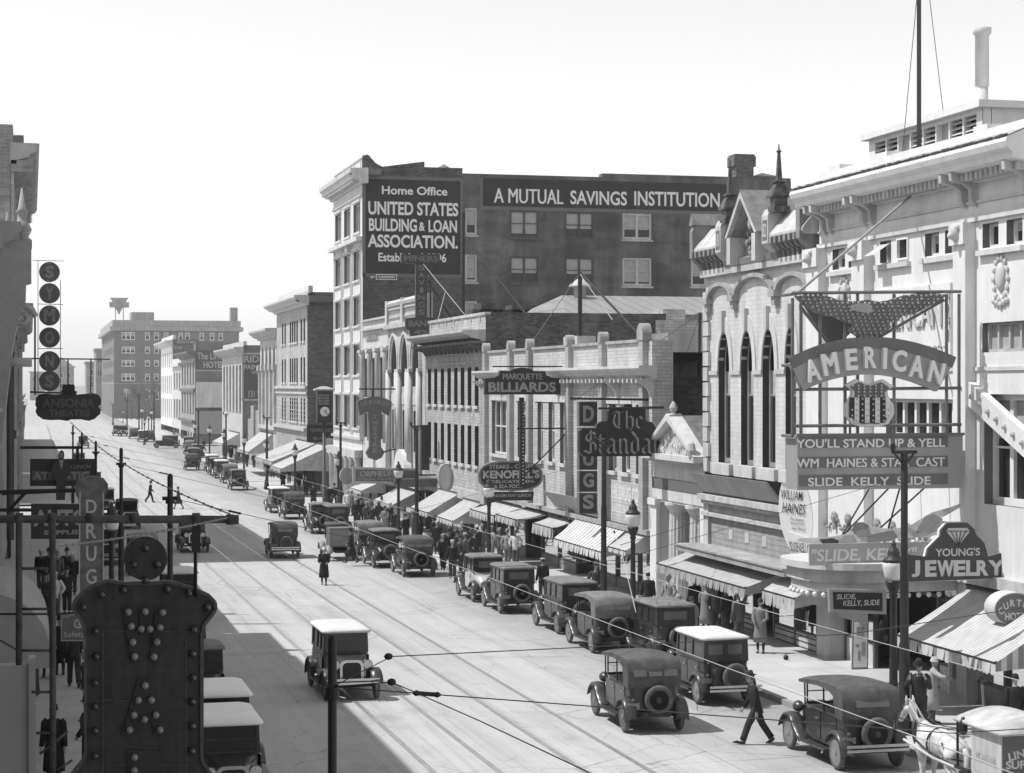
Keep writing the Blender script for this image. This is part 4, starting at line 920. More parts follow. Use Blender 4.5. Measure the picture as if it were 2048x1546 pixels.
m = MB(); sweep(m, F0, 350.6, 383, cprof(15.4, 16.4, 1.4)); lbox(m, F0, 351, 382.3, 16.4, 17.4, .1, .6); m.build('cornice', PALE, r)
YQ = 350.9; m = MB(); m.box(XX(342,YQ), XX(395,YQ), YQ-.1, YQ, ZZ(689, 26, YQ), ZZ(679, 26, YQ)); pm = m.build('roof_name_board', G(.12), r)
m = MB(); pt('BERKSHIRE', 354, 393, 681, 687, .01, YQ-.12, m); pt('Hotel', 343, 364, 690, 698, .01, YQ-.12, m); m.build('lettering', PALE2, pm)
# the big brick building closing the street
YB = 490.; XB = XX(228, YB)
r = thing('large_brick_building', 'big six-storey brick building with pale cornice closing the view at the street end', 'building', (XB, YB+30, .3))
zt = ZZ(640, XB, YB); xr = XX(478, YB); FB = FY(YB)
zz_ = lambda py: ZZ(py, XB, YB)
ops = []
for q0, q1 in ((664,680),(693,707),(720,733),(747,762)):
    for p0, p1 in ((243,270),(290,300),(308,318),(328,337),(357,366),(370,380),(399,408),(420,429),(437,446)): ops.append((XX(p0,YB), XX(p1,YB), zz_(q1), zz_(q0)))
ops += [(XX(247,YB), XX(264,YB), zz_(800), zz_(778)), (XX(290,YB), XX(300,YB), zz_(800), zz_(778)), (XX(308,YB), XX(318,YB), zz_(800), zz_(778))]
m = MB(); wall(m, FB, XB, xr, -1, zt, ops, .4); m.build('front_wall', brick('big_far_brick', .20, .24, .8, .3, .12, .15), r)
for o in ops: window(r, FB, *o, t=.3, mat=WHITE, lights=(3 if o[1]-o[0] > 2 else 1), fw=.22, rail=True, blind=.5)
FB2 = FX(XB); ops = [(YB+4+k*9, YB+8+k*9, zz_(q1), zz_(q0)) for k in range(8) for q0, q1 in ((664,680),(693,707),(720,733),(747,762))]
m = MB(); wall(m, FB2, YB, YB+85, -1, zt, ops, .4); m.poly([(XB,YB+85,-1),(xr,YB+85,-1),(xr,YB+85,zt),(XB,YB+85,zt)]); m.poly([(xr,YB,-1),(xr,YB+85,-1),(xr,YB+85,zt),(xr,YB,zt)]); m.build('street_wall', brick('big_far_brick', .2, .24), r)
for o in ops: window(r, FB2, *o, t=.3, mat=WHITE, lights=2, fw=.22, blind=.5)
m = MB(); m.box(XB-1.0, xr+1, YB-1.0, YB+86, zt-2.6, zt-1.6); m.box(XB-.4, xr+.4, YB-.4, YB+85.4, zt-1.6, zt); m.box(XB-.1, xr+.1, YB-.1, YB+85, zz_(768), zz_(766)); m.box(XB-.06, xr+.06, YB-.06, YB+.0, zz_(655), zz_(647)); m.build('cornice', GREYSTONE, r)
m = MB(); m.poly([(XB,YB,zt+.01),(xr,YB,zt+.01),(xr,YB+85,zt+.01),(XB,YB+85,zt+.01)]); m.build('roof', ROOF, r)
m = MB(); m.box(XX(266,YB), XX(312,YB), YB+8, YB+18, zt, zt+2.3); m.build('lift_house', GREYSTONE, r)
m = MB(); m.box(XX(463,YB), XX(477,YB), YB+2, YB+5, zt-2, ZZ(615, XX(470,YB), YB+2)); m.build('chimney', MIDBRICK, r)
# roof emblem: inverted triangle crossed by a bar
Ye = 560.; xe = XX(238, Ye); ez = lambda q: ZZ(q, xe, Ye); ex = lambda p: XX(p, Ye)
r = thing('roof_emblem_sign', 'inverted triangle sign crossed by a bar, high above the far brick building', 'sign', (xe, Ye, zt))
m = MB(); m.prism([(ex(220),ez(595.5)),(ex(257),ez(595.5)),(ex(249),ez(608)),(ex(228),ez(608))], lambda a, b: (a,Ye,b), lambda a, b: (a,Ye+.5,b)); m.prism([(ex(229),ez(612)),(ex(247),ez(612)),(ex(238),ez(630))], lambda a, b: (a,Ye,b), lambda a, b: (a,Ye+.5,b)); m.build('triangle', GREYSTONE, r)
m = MB(); m.box(ex(219), ex(258), Ye-.2, Ye+.3, ez(615), ez(604)); m.build('bar', GREYSTONE, r)
m = MB(); 
for p in (230, 246): m.box(ex(p), ex(p)+.25, Ye+.3, Ye+.5, zt, ez(604))
m.build('support', GREYSTONE, r)
for i, (p0, p1, q, Y, lab) in enumerate(((173,208,726,640,'hazy narrow building left of the big brick building at the street end'),(192,206,700,600,'hazy tall building edge just left of the big brick building'),(95,148,735,760,'hazy wide building with low gabled top far down the street'),(60,90,745,900,'hazy block at the far left end of the street'))):
    a, b = XX(p0, Y), XX(p1, Y); z = ZZ(q, a, Y); r = thing('distant_building', lab, 'building', ((a+b)/2, Y+10, gz(Y)))
    ops = [(a+(b-a)*(.15+.3*k), a+(b-a)*(.15+.3*k)+1.4, z-4-4*j, z-2-4*j) for k in range(3) for j in range(2)]
    m = MB(); wall(m, FY(Y), a, b, -3, z, ops, .3); m.poly([(a,Y,-3),(a,Y+20,-3),(a,Y+20,z),(a,Y,z)]); m.poly([(b,Y,-3),(b,Y+20,-3),(b,Y+20,z),(b,Y,z)]); m.build('wall', MIDBRICK, r)
    m = MB(); m.box(a-.5, b+.5, Y-.5, Y+20, z, z+.5); 
    if i == 2: m.prism([(a,z+.5),(b,z+.5),((a+b)/2,z+4)], lambda x, y: (x,Y,y), lambda x, y: (x,Y+20,y))
    m.build('roof', GREYSTONE, r)
    for o in ops: window(r, FY(Y), *o, t=.3, mat=SASH, fw=.2)
# ================================================================ LEFT-HAND BUILDINGS
FL = FX(XL, sgn=-1)
def left_building(name, label, y0, y1, zt, mat, rows, pitch=3.2, cor=.6, corz=.9, X=XL):
    zb = gz((y0+y1)/2); r = thing(name, label, 'building', (X, (y0+y1)/2, zb), 'buildings along the left side of the street')
    f = FX(X, sgn=-1); n = int((y1-y0-1)/pitch); ops = [(y0+.8+k*pitch, y0+.8+k*pitch+pitch*.55, c, d) for k in range(n) for c, d in rows]
    m = MB(); wall(m, f, y0, y1, zb+3, zt, ops, .35); m.build('front_wall', mat, r)
    for o in ops: window(r, f, *o, t=.33, mat=SASH, lights=2, sill=PALE2)
    m = MB(); y0s, y1s = y0+.03, y1-.03; m.poly([(X-.02,y0s,zb-1),(X-25,y0s,zb-1),(X-25,y0s,zt),(X-.02,y0s,zt)]); m.poly([(X-.02,y1s,zb-1),(X-25,y1s,zb-1),(X-25,y1s,zt),(X-.02,y1s,zt)]); m.build('side_wall', mat, r)
    m = MB(); m.poly([(X-.02,y0,zt-.02),(X-25,y0,zt-.02),(X-25,y1,zt-.02),(X-.02,y1,zt-.02)]); m.build('roof', ROOF, r)
    m = MB(); sweep(m, f, y0-.2, y1+.1, cprof(zt-corz, zt, cor))
    k = y0
    while k < y1-.3: bracketset(m, f, [k+.3], [(0,zt-corz-.5),(.1,zt-corz-.5),(cor*.8,zt-corz),(0,zt-corz)], .18); k += 1.1
    m.build('cornice', GREYSTONE, r)
    m = MB()
    for c, d in rows: lbox(m, f, y0, y1, d+.35, d+.5, -.12, 0)
    for k in range(n+1): lbox(m, f, y0+.1+k*pitch, y0+.6+k*pitch, zb+3, zt-corz-.1, -.15, 0)
    m.build('pilasters', PALE2, r)
    shopfront(r, f, y0+.1, y1-.1, zb+.15, zb+3, max(2, int((y1-y0)/5)), rec=.4, bulk=.5)
    return r
left_building('left_brick_building', 'near brick building on the left whose shadow falls over the street', -45, 66, 15.2, MIDBRICK, [(4.2,7),(8.2,11)], cor=.7, X=-1.85)
r = left_building('left_pedimented_building', 'grey building on the left with a bracketed bay, scrolls and a turned finial', 66, 72.3, 13.6, GREYSTONE, [(4.2,7)], cor=.7)
m = MB(); m.prism([(-2.2,13.0),(-.02,13.0),(.03,12.75),(.03,11.7),(-.14,11.65),(-.16,11.0),(-.45,10.1),(-.6,9.3),(-.72,8.2),(-.9,6.4),(-2.2,6.4)], lambda a, b: (a,66.045,b), lambda a, b: (a,68.6,b)); m.build('bracketed_bay', plain('bay_cement', .34, .8, .1, 3.), r)
m = MB(); m.smooth = True; m.lathe([(.32,13.0),(.32,13.12),(.22,13.2),(.33,13.45),(.22,13.7),(.15,13.75),(.15,14.0),(.2,14.05),(.13,14.15),(.02,14.85)], (-.28,67.3,0), 12); m.lathe([(.15,13.0),(.02,14.0)], (-.75,67.0,0), 8); m.smooth = False
m.box(-1.1,-.35,66.0,66.9,13.0,13.3); m.box(-1.2,.05,66.05,68.7,12.9,13.02); m.build('finial', GREYSTONE, r)
m = MB(); m.smooth = True
P = [(-.25+.42*(1-t/14.)*math.cos(t*.7), 66.3, 10.5+.42*(1-t/14.)*math.sin(t*.7)) for t in range(13)]; m.tube(P, .1, 6); m.lathe([(.16,-.5),(.16,.5)], (-.45,66.3,9.0), 10, 'X'); m.build('scroll', PALE2, r)
left_building('left_low_building', 'lower ornate building on the left between two taller ones', 72.4, 104.8, 11.2, GREYSTONE, [(3.6,6),(7,9.4)], cor=1.1, corz=.7)
lw = COL.objects['left_low_building']
for i, (y, d, wd, v) in enumerate(((73.4,.42,.7,.12),(76.5,.5,.5,.5),(80.5,.38,.6,.08),(85,.55,.8,.34),(91,.5,.6,.10),(98,.62,.9,.42))):
    m = MB(); m.box(-1.0, -1.0+d, y, y+wd, 2.6, 10.2); m.box(-1.0, -.9+d, y-.1, y+wd+.1, 9.9, 10.3); m.box(-1.0, -.92+d, y-.08, y+wd+.08, 6.3, 6.6); m.build('pier', G(v, .8, var=.25), lw)
m = MB(); m.smooth = True; m.tube([(-.75,72.9,2.0),(-.75,72.9,11)], .07, 6); m.build('drain_pipe', G(.06), lw)
r = left_building('left_tall_building', 'tall brick building on the left with a far-projecting cornice', 105, 142.4, 20.9, MIDBRICK, [(4,6.5),(8,10.5),(12,14.5),(16,18.4)], cor=1.45, corz=1.1)
m = MB(); m.box(-5, -.9, 106, 112, 20.8, 22.0); m.box(-.9,-.35,108,112,20.8,21.7); m.box(-1.0,.1,104.8,105,19.4,20.0); m.build('parapet', MIDBRICK, r)
left_building('left_far_building', 'low far building on the left beyond the side street', 160, 215, 7.5, MIDBRICK, [(2.6,5)], cor=.5)
left_building('left_farther_building', 'small pale building farthest along the left side', 217, 330, 6.2, PALE2, [(2.4,4.6)], cor=.5, pitch=5)
# ================================================================ SIGNS
def px_poly(pts, Y): return [(XX(a, Y), ZZ(b, XX(a, Y), Y)) for a, b in pts]
def board(root, pts, Y, th, mat, name='board', edge=None):
    q = px_poly(pts, Y); m = MB(); m.prism(q, lambda a, b: (a, Y, b), lambda a, b: (a, Y+th, b)); return m.build(name, mat, root)
def rect(p0, p1, q0, q1): return [(p0,q1),(p1,q1),(p1,q0),(p0,q0)]
def sign(name, label, px, py, Y, cat='sign', group=None):
    X = XX(px, Y); return thing(name, label, cat, (X, Y, ZZ(py, X, Y)), group)
def txt(mb, s, p0, p1, q0, q1, Y, bold=.012, shear=0., thick=.0, rot=0.):
    xm = XX((p0+p1)/2, Y); letters(mb, s, on_y(xm, Y, ZZ((q0+q1)/2, xm, Y)), XX(p1, Y)-XX(p0, Y), ZZ(q0, xm, Y)-ZZ(q1, xm, Y), bold, shear, rot, thick)
BULBM = {}
def bulbs(root, pts, Y, rpx, mat, name='lamp_bulb'):
    """each bulb its own object; they share one mesh"""
    o = world_loc(root)
    for a, b in pts:
        x = XX(a, Y); z = ZZ(b, x, Y); r = round(rpx/FOC*DD(x, Y), 3); k = (r, mat.name)
        if k not in BULBM:
            m = MB(); m.smooth = True; m.ball((0,-r*.8,0), r, 10, 1, 1.2, 1); m.smooth = False; m.lathe([(r*.75,-.3*r),(r*.75,.02)], (0,0,0), 8, 'Y'); q = m.build('b', mat); BULBM[k] = q.data; bpy.data.objects.remove(q)
        ob = bpy.data.objects.new(name, BULBM[k]); COL.objects.link(ob); ob.parent = root; ob.location = (x-o.x, Y-o.y, z-o.z)
def rods(root, segs, r, mat=None, name='frame'):
    m = MB()
    for p, q in segs: m.tube([p, q], r, 6)
    return m.build(name, mat or BLACK, root)
P3 = lambda a, b, Y: (XX(a, Y), Y, ZZ(b, XX(a, Y), Y))
def inside(pt, poly):
    x, y = pt; c = False; n = len(poly)
    for i in range(n):
        (x1, y1), (x2, y2) = poly[i], poly[i-1]
        if (y1 > y) != (y2 > y) and x < (x2-x1)*(y-y1)/(y2-y1)+x1: c = not c
    return c
# ---- the theatre's big electric sign
YA = 47.3; SGREY = plain('sign_grey_tin', .33, .5, .14, 1.5, streak=4); SDARK = plain('sign_dark_tin', .15, .45, .2, 1.5)
r = sign('theatre_sign', 'huge electric theatre sign with eagle, arched name board, striped shield and programme board', 1750, 980, YA)
c8 = lambda L: [(1560+.2069*a, 560+.2069*b) for a, b in L]
EAG = c8([(160,155),(260,140),(400,140),(480,160),(560,190),(640,205),(760,205),(850,190),(960,210),(1060,195),(1200,150),(1330,130),(1480,125),(1610,140),(1560,200),(1440,255),(1300,330),(1190,345),(1140,390),(1060,410),(1075,460),(1000,530),(880,570),(760,545),(660,480),(700,430),(640,410),(540,360),(430,335),(350,310),(270,260),(190,190)])
e = board(r, EAG, YA, .18, SDARK, 'eagle')
tag(board(r, [(p+14, q+14) for p, q in c8([(160,155),(480,160),(640,420),(450,600),(300,400)])], YA+1.0, .1, SDARK, 'eagle_back'))
board(r, c8([(670,300),(700,240),(770,225),(850,225),(890,250),(890,310),(850,320),(780,310),(700,290)]), YA-.05, .045, G(.35), 'eagle_head')
random.seed(11); bp = []
for j in range(13):
    for i in range(-2, 34):
        a, b = 160+i*52+j*14, 150+j*36
        if inside(c8([(a, b)])[0], EAG): bp.append(c8([(a+random.uniform(-6,6), b+random.uniform(-5,5))])[0])
bulbs(r, bp[:100], YA, 2.6, DARKBULB); m = MB()
for a, b in bp[100:]: m.ball(P3(a, b, YA-.03), .036, 6)
if bp[100:]: m.build('small_bulbs', DARKBULB, r)
# arched board: ends (1572,727)-(1606,780) and (1908,721)-(1874,783), crown y 684
def arc(px0, py0, pxm, pym, px1, py1, n=24):
    out = []
    for k in range(n+1):
        t = k/n; a = (1-t)**2*px0+2*t*(1-t)*(2*pxm-.5*px0-.5*px1)+t*t*px1; b = (1-t)**2*py0+2*t*(1-t)*(2*pym-.5*py0-.5*py1)+t*t*py1; out.append((a, b))
    return out
top = arc(1581,727,1740,685,1908,725); bot = arc(1607,781,1740,749,1874,783)
board(r, top+bot[::-1], YA-.1, .22, SGREY, 'arched_board')
m = MB()
for a, b in zip(top, top[1:]): p, q = P3(*a, YA-.1), P3(*b, YA-.1); m.beam(p, q, .05, .3)
m.build('arch_edge', SDARK, r)
m = MB()
for ch, a, b, w, h, rt in (('A',1622,741,30,44,13),('M',1657,728,33,44,10),('E',1699,719,25,43,4),('R',1737,715,25,43,1),('I',1766,717,8,42,-2),('C',1795,722,30,43,-5),('A',1830,733,31,44,-8),('N',1869,745,32,43,-14)):
    x, _, z = P3(a, b, YA-.1); k = DD(x, YA)/FOC; letters(m, ch, on_y(x, YA-.1, z), w*k, h*k, .035, rot=R(rt), thick=.14)
m.build('lettering', WHITE, r)
SH = c8([(640,1015),(740,960),(870,1005),(1000,960),(1100,1025),(1040,1070),(1045,1120),(1100,1210),(1105,1290),(1050,1390),(960,1420),(870,1415),(790,1420),(700,1390),(640,1310),(640,1210),(700,1110),(700,1060)])
board(r, SH, YA-.2, .16, G(.66), 'shield')
cs = (sum(p[0] for p in SH)/len(SH), sum(p[1] for p in SH)/len(SH)); board(r, [(cs[0]+(p[0]-cs[0])*.84, cs[1]+(p[1]-cs[1])*.88) for p in SH], YA-.23, .025, plain('shield_field_paint', .13, .5), 'shield_field')
m = MB(); m2 = MB()
for k in range(8):
    a = 672+k*50; q = px_poly(c8([(a,1135),(a+44,1135),(a+44,1380 if 0 < k < 7 else 1330),(a,1380 if 0 < k < 7 else 1330)]), YA-.25)
    (m if k % 2 else m2).prism(q, lambda x, z: (x, YA-.25, z), lambda x, z: (x, YA-.235, z))
m.build('pale_stripe', G(.7), r); m2.build('dark_stripe', G(.03), r)
bulbs(r, c8([(x, y) for x in (700,755,812,868,922,977,1030) for y in (1020,1048,1080,1118) if abs(x-868) < 130 or y < 1040]), YA-.24, 2.2, BULB)
bulbs(r, c8([(694+50*k+5*(k>3), y) for k in range(8) for y in (1150,1200,1255,1310,1360) if 0 < k < 7 or 1200 < y < 1330]), YA-.25, 2.0, BULB)
AB = rect(1592, 1922, 871, 980)
x0, x1 = XX(1592, YA), XX(1922, YA); z0, z1 = ZZ(980, x0, YA), ZZ(871, x0, YA)
m = MB(); m.box(x0, x1, YA-.1, YA+.7, z0, z1); m.build('programme_board', SGREY, r)
m = MB(); m.box(x0-.03, x1+.03, YA-.16, YA-.1, z1-.02, z1+.05)
for q in (877, 917, 953): m.box(x0+.05, XX(1892, YA), YA-.115, YA-.1, ZZ(q+19, x0, YA), ZZ(q-3, x0, YA))
m.build('letter_rails', SDARK, r)
m = MB()
txt(m, "YOU'LL STAND UP & YELL", 1594, 1891, 877, 895, YA-.12, .02); txt(m, 'WM  HAINES & STAR  CAST', 1595, 1891, 916, 934, YA-.12, .02); txt(m, 'SLIDE  KELLY  SLIDE', 1617, 1862, 954, 971, YA-.12, .02); m.build('lettering', WHITE, r)
sg = []
for p in (1585, 1602): sg.append((P3(p, 596, YA), P3(p, 872, YA)))
for p in (1640, 1690, 1715, 1788, 1893, 1918): sg.append((P3(p, 588, YA+.15), P3(p, 872, YA+.15)))
for q in (586, 779, 852): sg.append((P3(1585, q, YA+.1), P3(1922, q-3, YA+.1)))
sg += [(P3(1600,612,YA+.2), P3(1660,690,YA+.2)), (P3(1888,600,YA+.05), P3(1745,682,YA+.05)), (P3(1690,640,YA+.1), P3(1740,680,YA+.1))]
for p, q in ((1585,588),(1585,872),(1585,730)): a = P3(p, q, YA); sg.append((a, (a[0], YA+.7, a[2])))
rods(r, sg, .045, SDARK, 'sign_frame')
wire('stay_rope', [P3(1590, 590, YA+.4), (XF, U(1826), V(1826, 388))], .04, 'twin steel stay from the theatre wall down to the big electric sign', mat=G(.35))
# ---- theatre canopy with its programme boards
def canopy(name, root, z0, z1, e=0., mat=None):
    P = [(XF, 48.4-e)]+[(21.9-1.5*math.sin(R(a))-e*math.sin(R(a)), 49.9-1.5*math.cos(R(a))-e*math.cos(R(a))) for a in range(0, 91, 10)]+[(21.9-1.5*math.cos(R(a))-e*math.cos(R(a)), 50.6+1.2*math.sin(R(a))+e*math.sin(R(a))) for a in range(0, 91, 10)]+[(XF, 51.8+e)]
    m = MB(); m.prism(P, lambda a, b: (a, b, z0), lambda a, b: (a, b, z1)); return m.build(name, mat or PALE2, root), P
r = thing('theatre_canopy', 'round-cornered pale canopy over the theatre entrance with a row of white bulbs under its edge', 'canopy', (22.5, 50, 3.3))
CZ = 3.28
canopy('canopy_body', r, CZ-.35, CZ); canopy('canopy_rim', r, CZ, CZ+.18, .18, PALE); _, PP = canopy('canopy_skirt', r, CZ-.62, CZ-.36, -.12, PALE)
_o = world_loc(r); mm = MB(); mm.smooth = True; mm.ball((0,0,-.07), .075, 8); bq = mm.build('b', WHITE); bd = bq.data; bpy.data.objects.remove(bq)
def along(P, step):
    out = []; d = 0
    for (a, b) in zip(P, P[1:]):
        L = math.dist(a, b); t = (step-d) % step if out else 0
        while t < L: out.append((a[0]+(b[0]-a[0])*t/L, a[1]+(b[1]-a[1])*t/L)); t += step
        d = (L-(t-step)) if L else d
    return out
for x, y in along([p for p in PP[:-2]], .30):
    ob = bpy.data.objects.new('lamp_bulb', bd); COL.objects.link(ob); ob.parent = r; ob.location = (x-_o.x, y-_o.y, CZ-.64-_o.z)
m = MB()
for k in range(9):
    for s in range(6):
        t = s/5; m.ball((XF-.06, 48.6+k*1.05+t*.7, 4.05-.28*math.sin(math.pi*t)), .06, 6)
    m.ball((XF-.08, 48.45+k*1.05, 4.12), .16, 8, .6, 1, 1.2); m.ball((XF-.08, 48.45+k*1.05, 3.85), .1, 6, .6, 1, 1.4)
m.build('festoon', G(.3), THEATRE)
m = MB()
for a, b in (((21.2,50,CZ),(22.6,50,5.5)),((21.4,51,CZ),(XF,51,6.2)),((21.2,49.2,CZ),(XF,49.2,6.0)),((22.4,49.2,CZ),(22.6,48.2,5.5))): m.tube([a,b], .025, 5)
m.build('support_chain', BLACK, r)
YB_ = 48.75
r = sign('film_banner', 'long grey banner on the canopy edge with white slanted lettering, under the sliding ball player', 1700, 1132, YB_)
x0 = XX(1617, YB_); m = MB(); m.box(x0, x0+4.0, YB_-.06, YB_, ZZ(1131, x0, YB_), ZZ(1088, x0, YB_)); m.build('board', plain('banner_paint', .44, .6, .1, 2.), r)
m = MB(); txt(m, '"SLIDE, KELLY"', 1624, 1835, 1096, 1125, YB_-.06, .02, .1); m.build('lettering', WHITE, r)
c7 = lambda L: [(1540+.248*a, 900+.248*b) for a, b in L]
r = sign('player_cutout', 'painted cut-out of a ball player sliding headlong, standing on the canopy banner', 1750, 1090, YB_+.05)
board(r, c7([(310,760),(330,735),(540,715),(640,690),(690,650),(710,600),(770,585),(830,620),(960,635),(1080,600),(1180,520),(1220,490),(1350,440),(1400,415),(1410,440),(1300,520),(1250,545),(1330,560),(1450,550),(1480,570),(1400,600),(1310,640),(1200,690),(1010,700),(800,770),(600,765),(480,790)]), YB_+.05, .04, plain('painted_uniform', .62, .6, .2, 5.), 'uniform')
board(r, c7([(690,650),(720,590),(770,585),(810,610),(790,660),(720,680)]), YB_+.03, .015, G(.2), 'cap')
board(r, c7([(470,740),(560,725),(605,740),(600,765),(500,775)]), YB_+.03, .015, G(.06), 'glove')
board(r, c7([(1180,520),(1240,500),(1300,540),(1240,600),(1180,640),(1120,660),(1140,600)]), YB_+.03, .015, G(.34), 'trouser_shadow'); board(r, c7([(720,660),(790,640),(840,690),(740,705)]), YB_+.025, .012, G(.30), 'painted_face'); board(r, c7([(640,700),(700,690),(720,740),(600,760)]), YB_+.03, .015, G(.40), 'sleeve')
board(r, c7([(800,690),(970,640),(1000,690),(960,730),(800,740)]), YB_+.03, .015, G(.25), 'shirt_shadow')
r.rotation_euler = (0, 0, R(-30)); r.scale = (1.1, 1, 1)
r = sign('film_notice_board', 'tall white oval notice board with dark lettering at the left end of the theatre canopy', 1592, 1110, 52.5)
YO = 52.5
board(r, [(1591+29*math.cos(t*math.pi/16), 1027+80*math.sin(t*math.pi/16)+(29*math.cos(t*math.pi/16))*.55) for t in range(32)], YO, .06, WHITE, 'oval_board')
board(r, [(1577,1063),(1618,1075),(1618,1122),(1585,1117)], YO-.02, .05, WHITE, 'lower_board')
m = MB(); txt(m, 'TODAY', 1568, 1585, 966, 974, YO-.02, .01); txt(m, 'WILLIAM', 1567, 1604, 981, 1000, YO-.02, .003, rot=R(-5)); txt(m, 'HAINES', 1570, 1609, 1007, 1028, YO-.02, .006, rot=R(-5))
txt(m, 'The Greatest', 1583, 1607, 1036, 1042, YO-.02, 0, rot=R(-5)); txt(m, 'Baseball Story', 1584, 1609, 1045, 1051, YO-.02, 0, rot=R(-5)); txt(m, 'ever Filmed', 1586, 1609, 1054, 1060, YO-.02, 0, rot=R(-5))
txt(m, '"SLIDE KELLY', 1582, 1616, 1084, 1104, YO-.04, .006, rot=R(-4)); m.build('lettering', G(.06), r)
r.rotation_euler = (0, 0, R(-50)); r.scale = (1.22, 1, 1)
YS_ = 48.15
r = sign('hanging_film_sign', 'black hanging board with slanted two-line lettering under the canopy bulbs', 1715, 1228, YS_)
board(r, [(1658,1178),(1773,1180),(1773,1229),(1660,1224)], YS_, .12, SGREY, 'frame'); board(r, [(1667,1184),(1765,1186),(1765,1222),(1668,1218)], YS_-.03, .03, G(.025), 'board')
m = MB(); txt(m, 'SLIDE,', 1673, 1712, 1188, 1200, YS_-.035, .02, .15); txt(m, 'KELLY, SLIDE', 1686, 1760, 1200, 1213, YS_-.035, .02, .15); m.build('lettering', PALE2, r)
# ---- jeweller and hotel signs at the right edge
YJ = 46.2
r = sign('jewellery_sign', 'dark shaped sign with a faceted diamond and large pale serif lettering at the right edge', 1910, 1164, YJ)
JP = c7([(1085,840),(1265,860),(1280,790),(1380,690),(1385,640),(1430,590),(1590,585),(1650,640),(1660,680),(1730,750),(1760,860),(1935,815),(1925,880),(1930,960),(1945,1030),(1085,1065),(1100,1000),(1100,910)])
board(r, [(p-5, q+1) for p, q in JP], YJ+.03, .1, WHITE, 'white_edge'); board(r, JP, YJ-.04, .06, plain('jewel_sign_ground', .05, .4, .2), 'board')
m = MB(); txt(m, "YOUNG'S", 1871, 1960, 1096, 1112, YJ-.045, .02); 
for ch, a, b in (('J',1823,1840),('E',1850,1873),('W',1874,1908),('E',1907,1931),('L',1932,1953),('R',1953,1977),('Y',1976,2009)): txt(m, ch, a, b, 1120.5-(a-1823)*.003, 1154-(a-1823)*.02, YJ-.045, .045)
m.build('lettering', plain('cream_letter', .55, .6, .1), r)
m = MB(); D0 = c7([(1420,655),(1440,630),(1590,628),(1615,655),(1520,770)])
board(r, D0, YJ-.055, .012, G(.5), 'diamond')
for a, b in (((1420,655),(1615,655)),((1460,655),(1520,770)),((1500,655),(1520,770)),((1540,655),(1520,770)),((1580,655),(1520,770))):
    p, q = [P3(*c7([k])[0], YJ-.065) for k in (a, b)]; m.beam(p, q, .015)
m.build('diamond_facets', G(.05), r)
YC = 44.2
r = sign('hotel_sign', 'oval drum-shaped hotel sign with dark face at the right edge above the striped awning', 2030, 1255, YC)
ov = [(2031+43*math.cos(t*math.pi/16), 1219+34*math.sin(t*math.pi/16)) for t in range(32)]
board(r, [(p+1, q) for p, q in ov], YC, .55, PALE, 'drum'); board(r, [(2031+(p-2031)*.93, 1219+(q-1219)*.93) for p, q in ov], YC-.03, .03, SDARK, 'face')
m = MB()
for ch, a, b, rt in (('C',2002,1222,30),('U',2012,1212,18),('R',2025,1206,6),('T',2038,1206,-6),('I',2048,1209,-14),('S',2057,1214,-25)):
    x, _, z = P3(a, b, YC-.035); k = DD(x, YC)/FOC; letters(m, ch, on_y(x, YC-.035, z), (4 if ch == 'I' else 11)*k, 14*k, .03, rot=R(rt))
txt(m, 'HOTEL', 2010, 2056, 1225, 1240, YC-.035, .03); m.build('lettering', PALE, r)
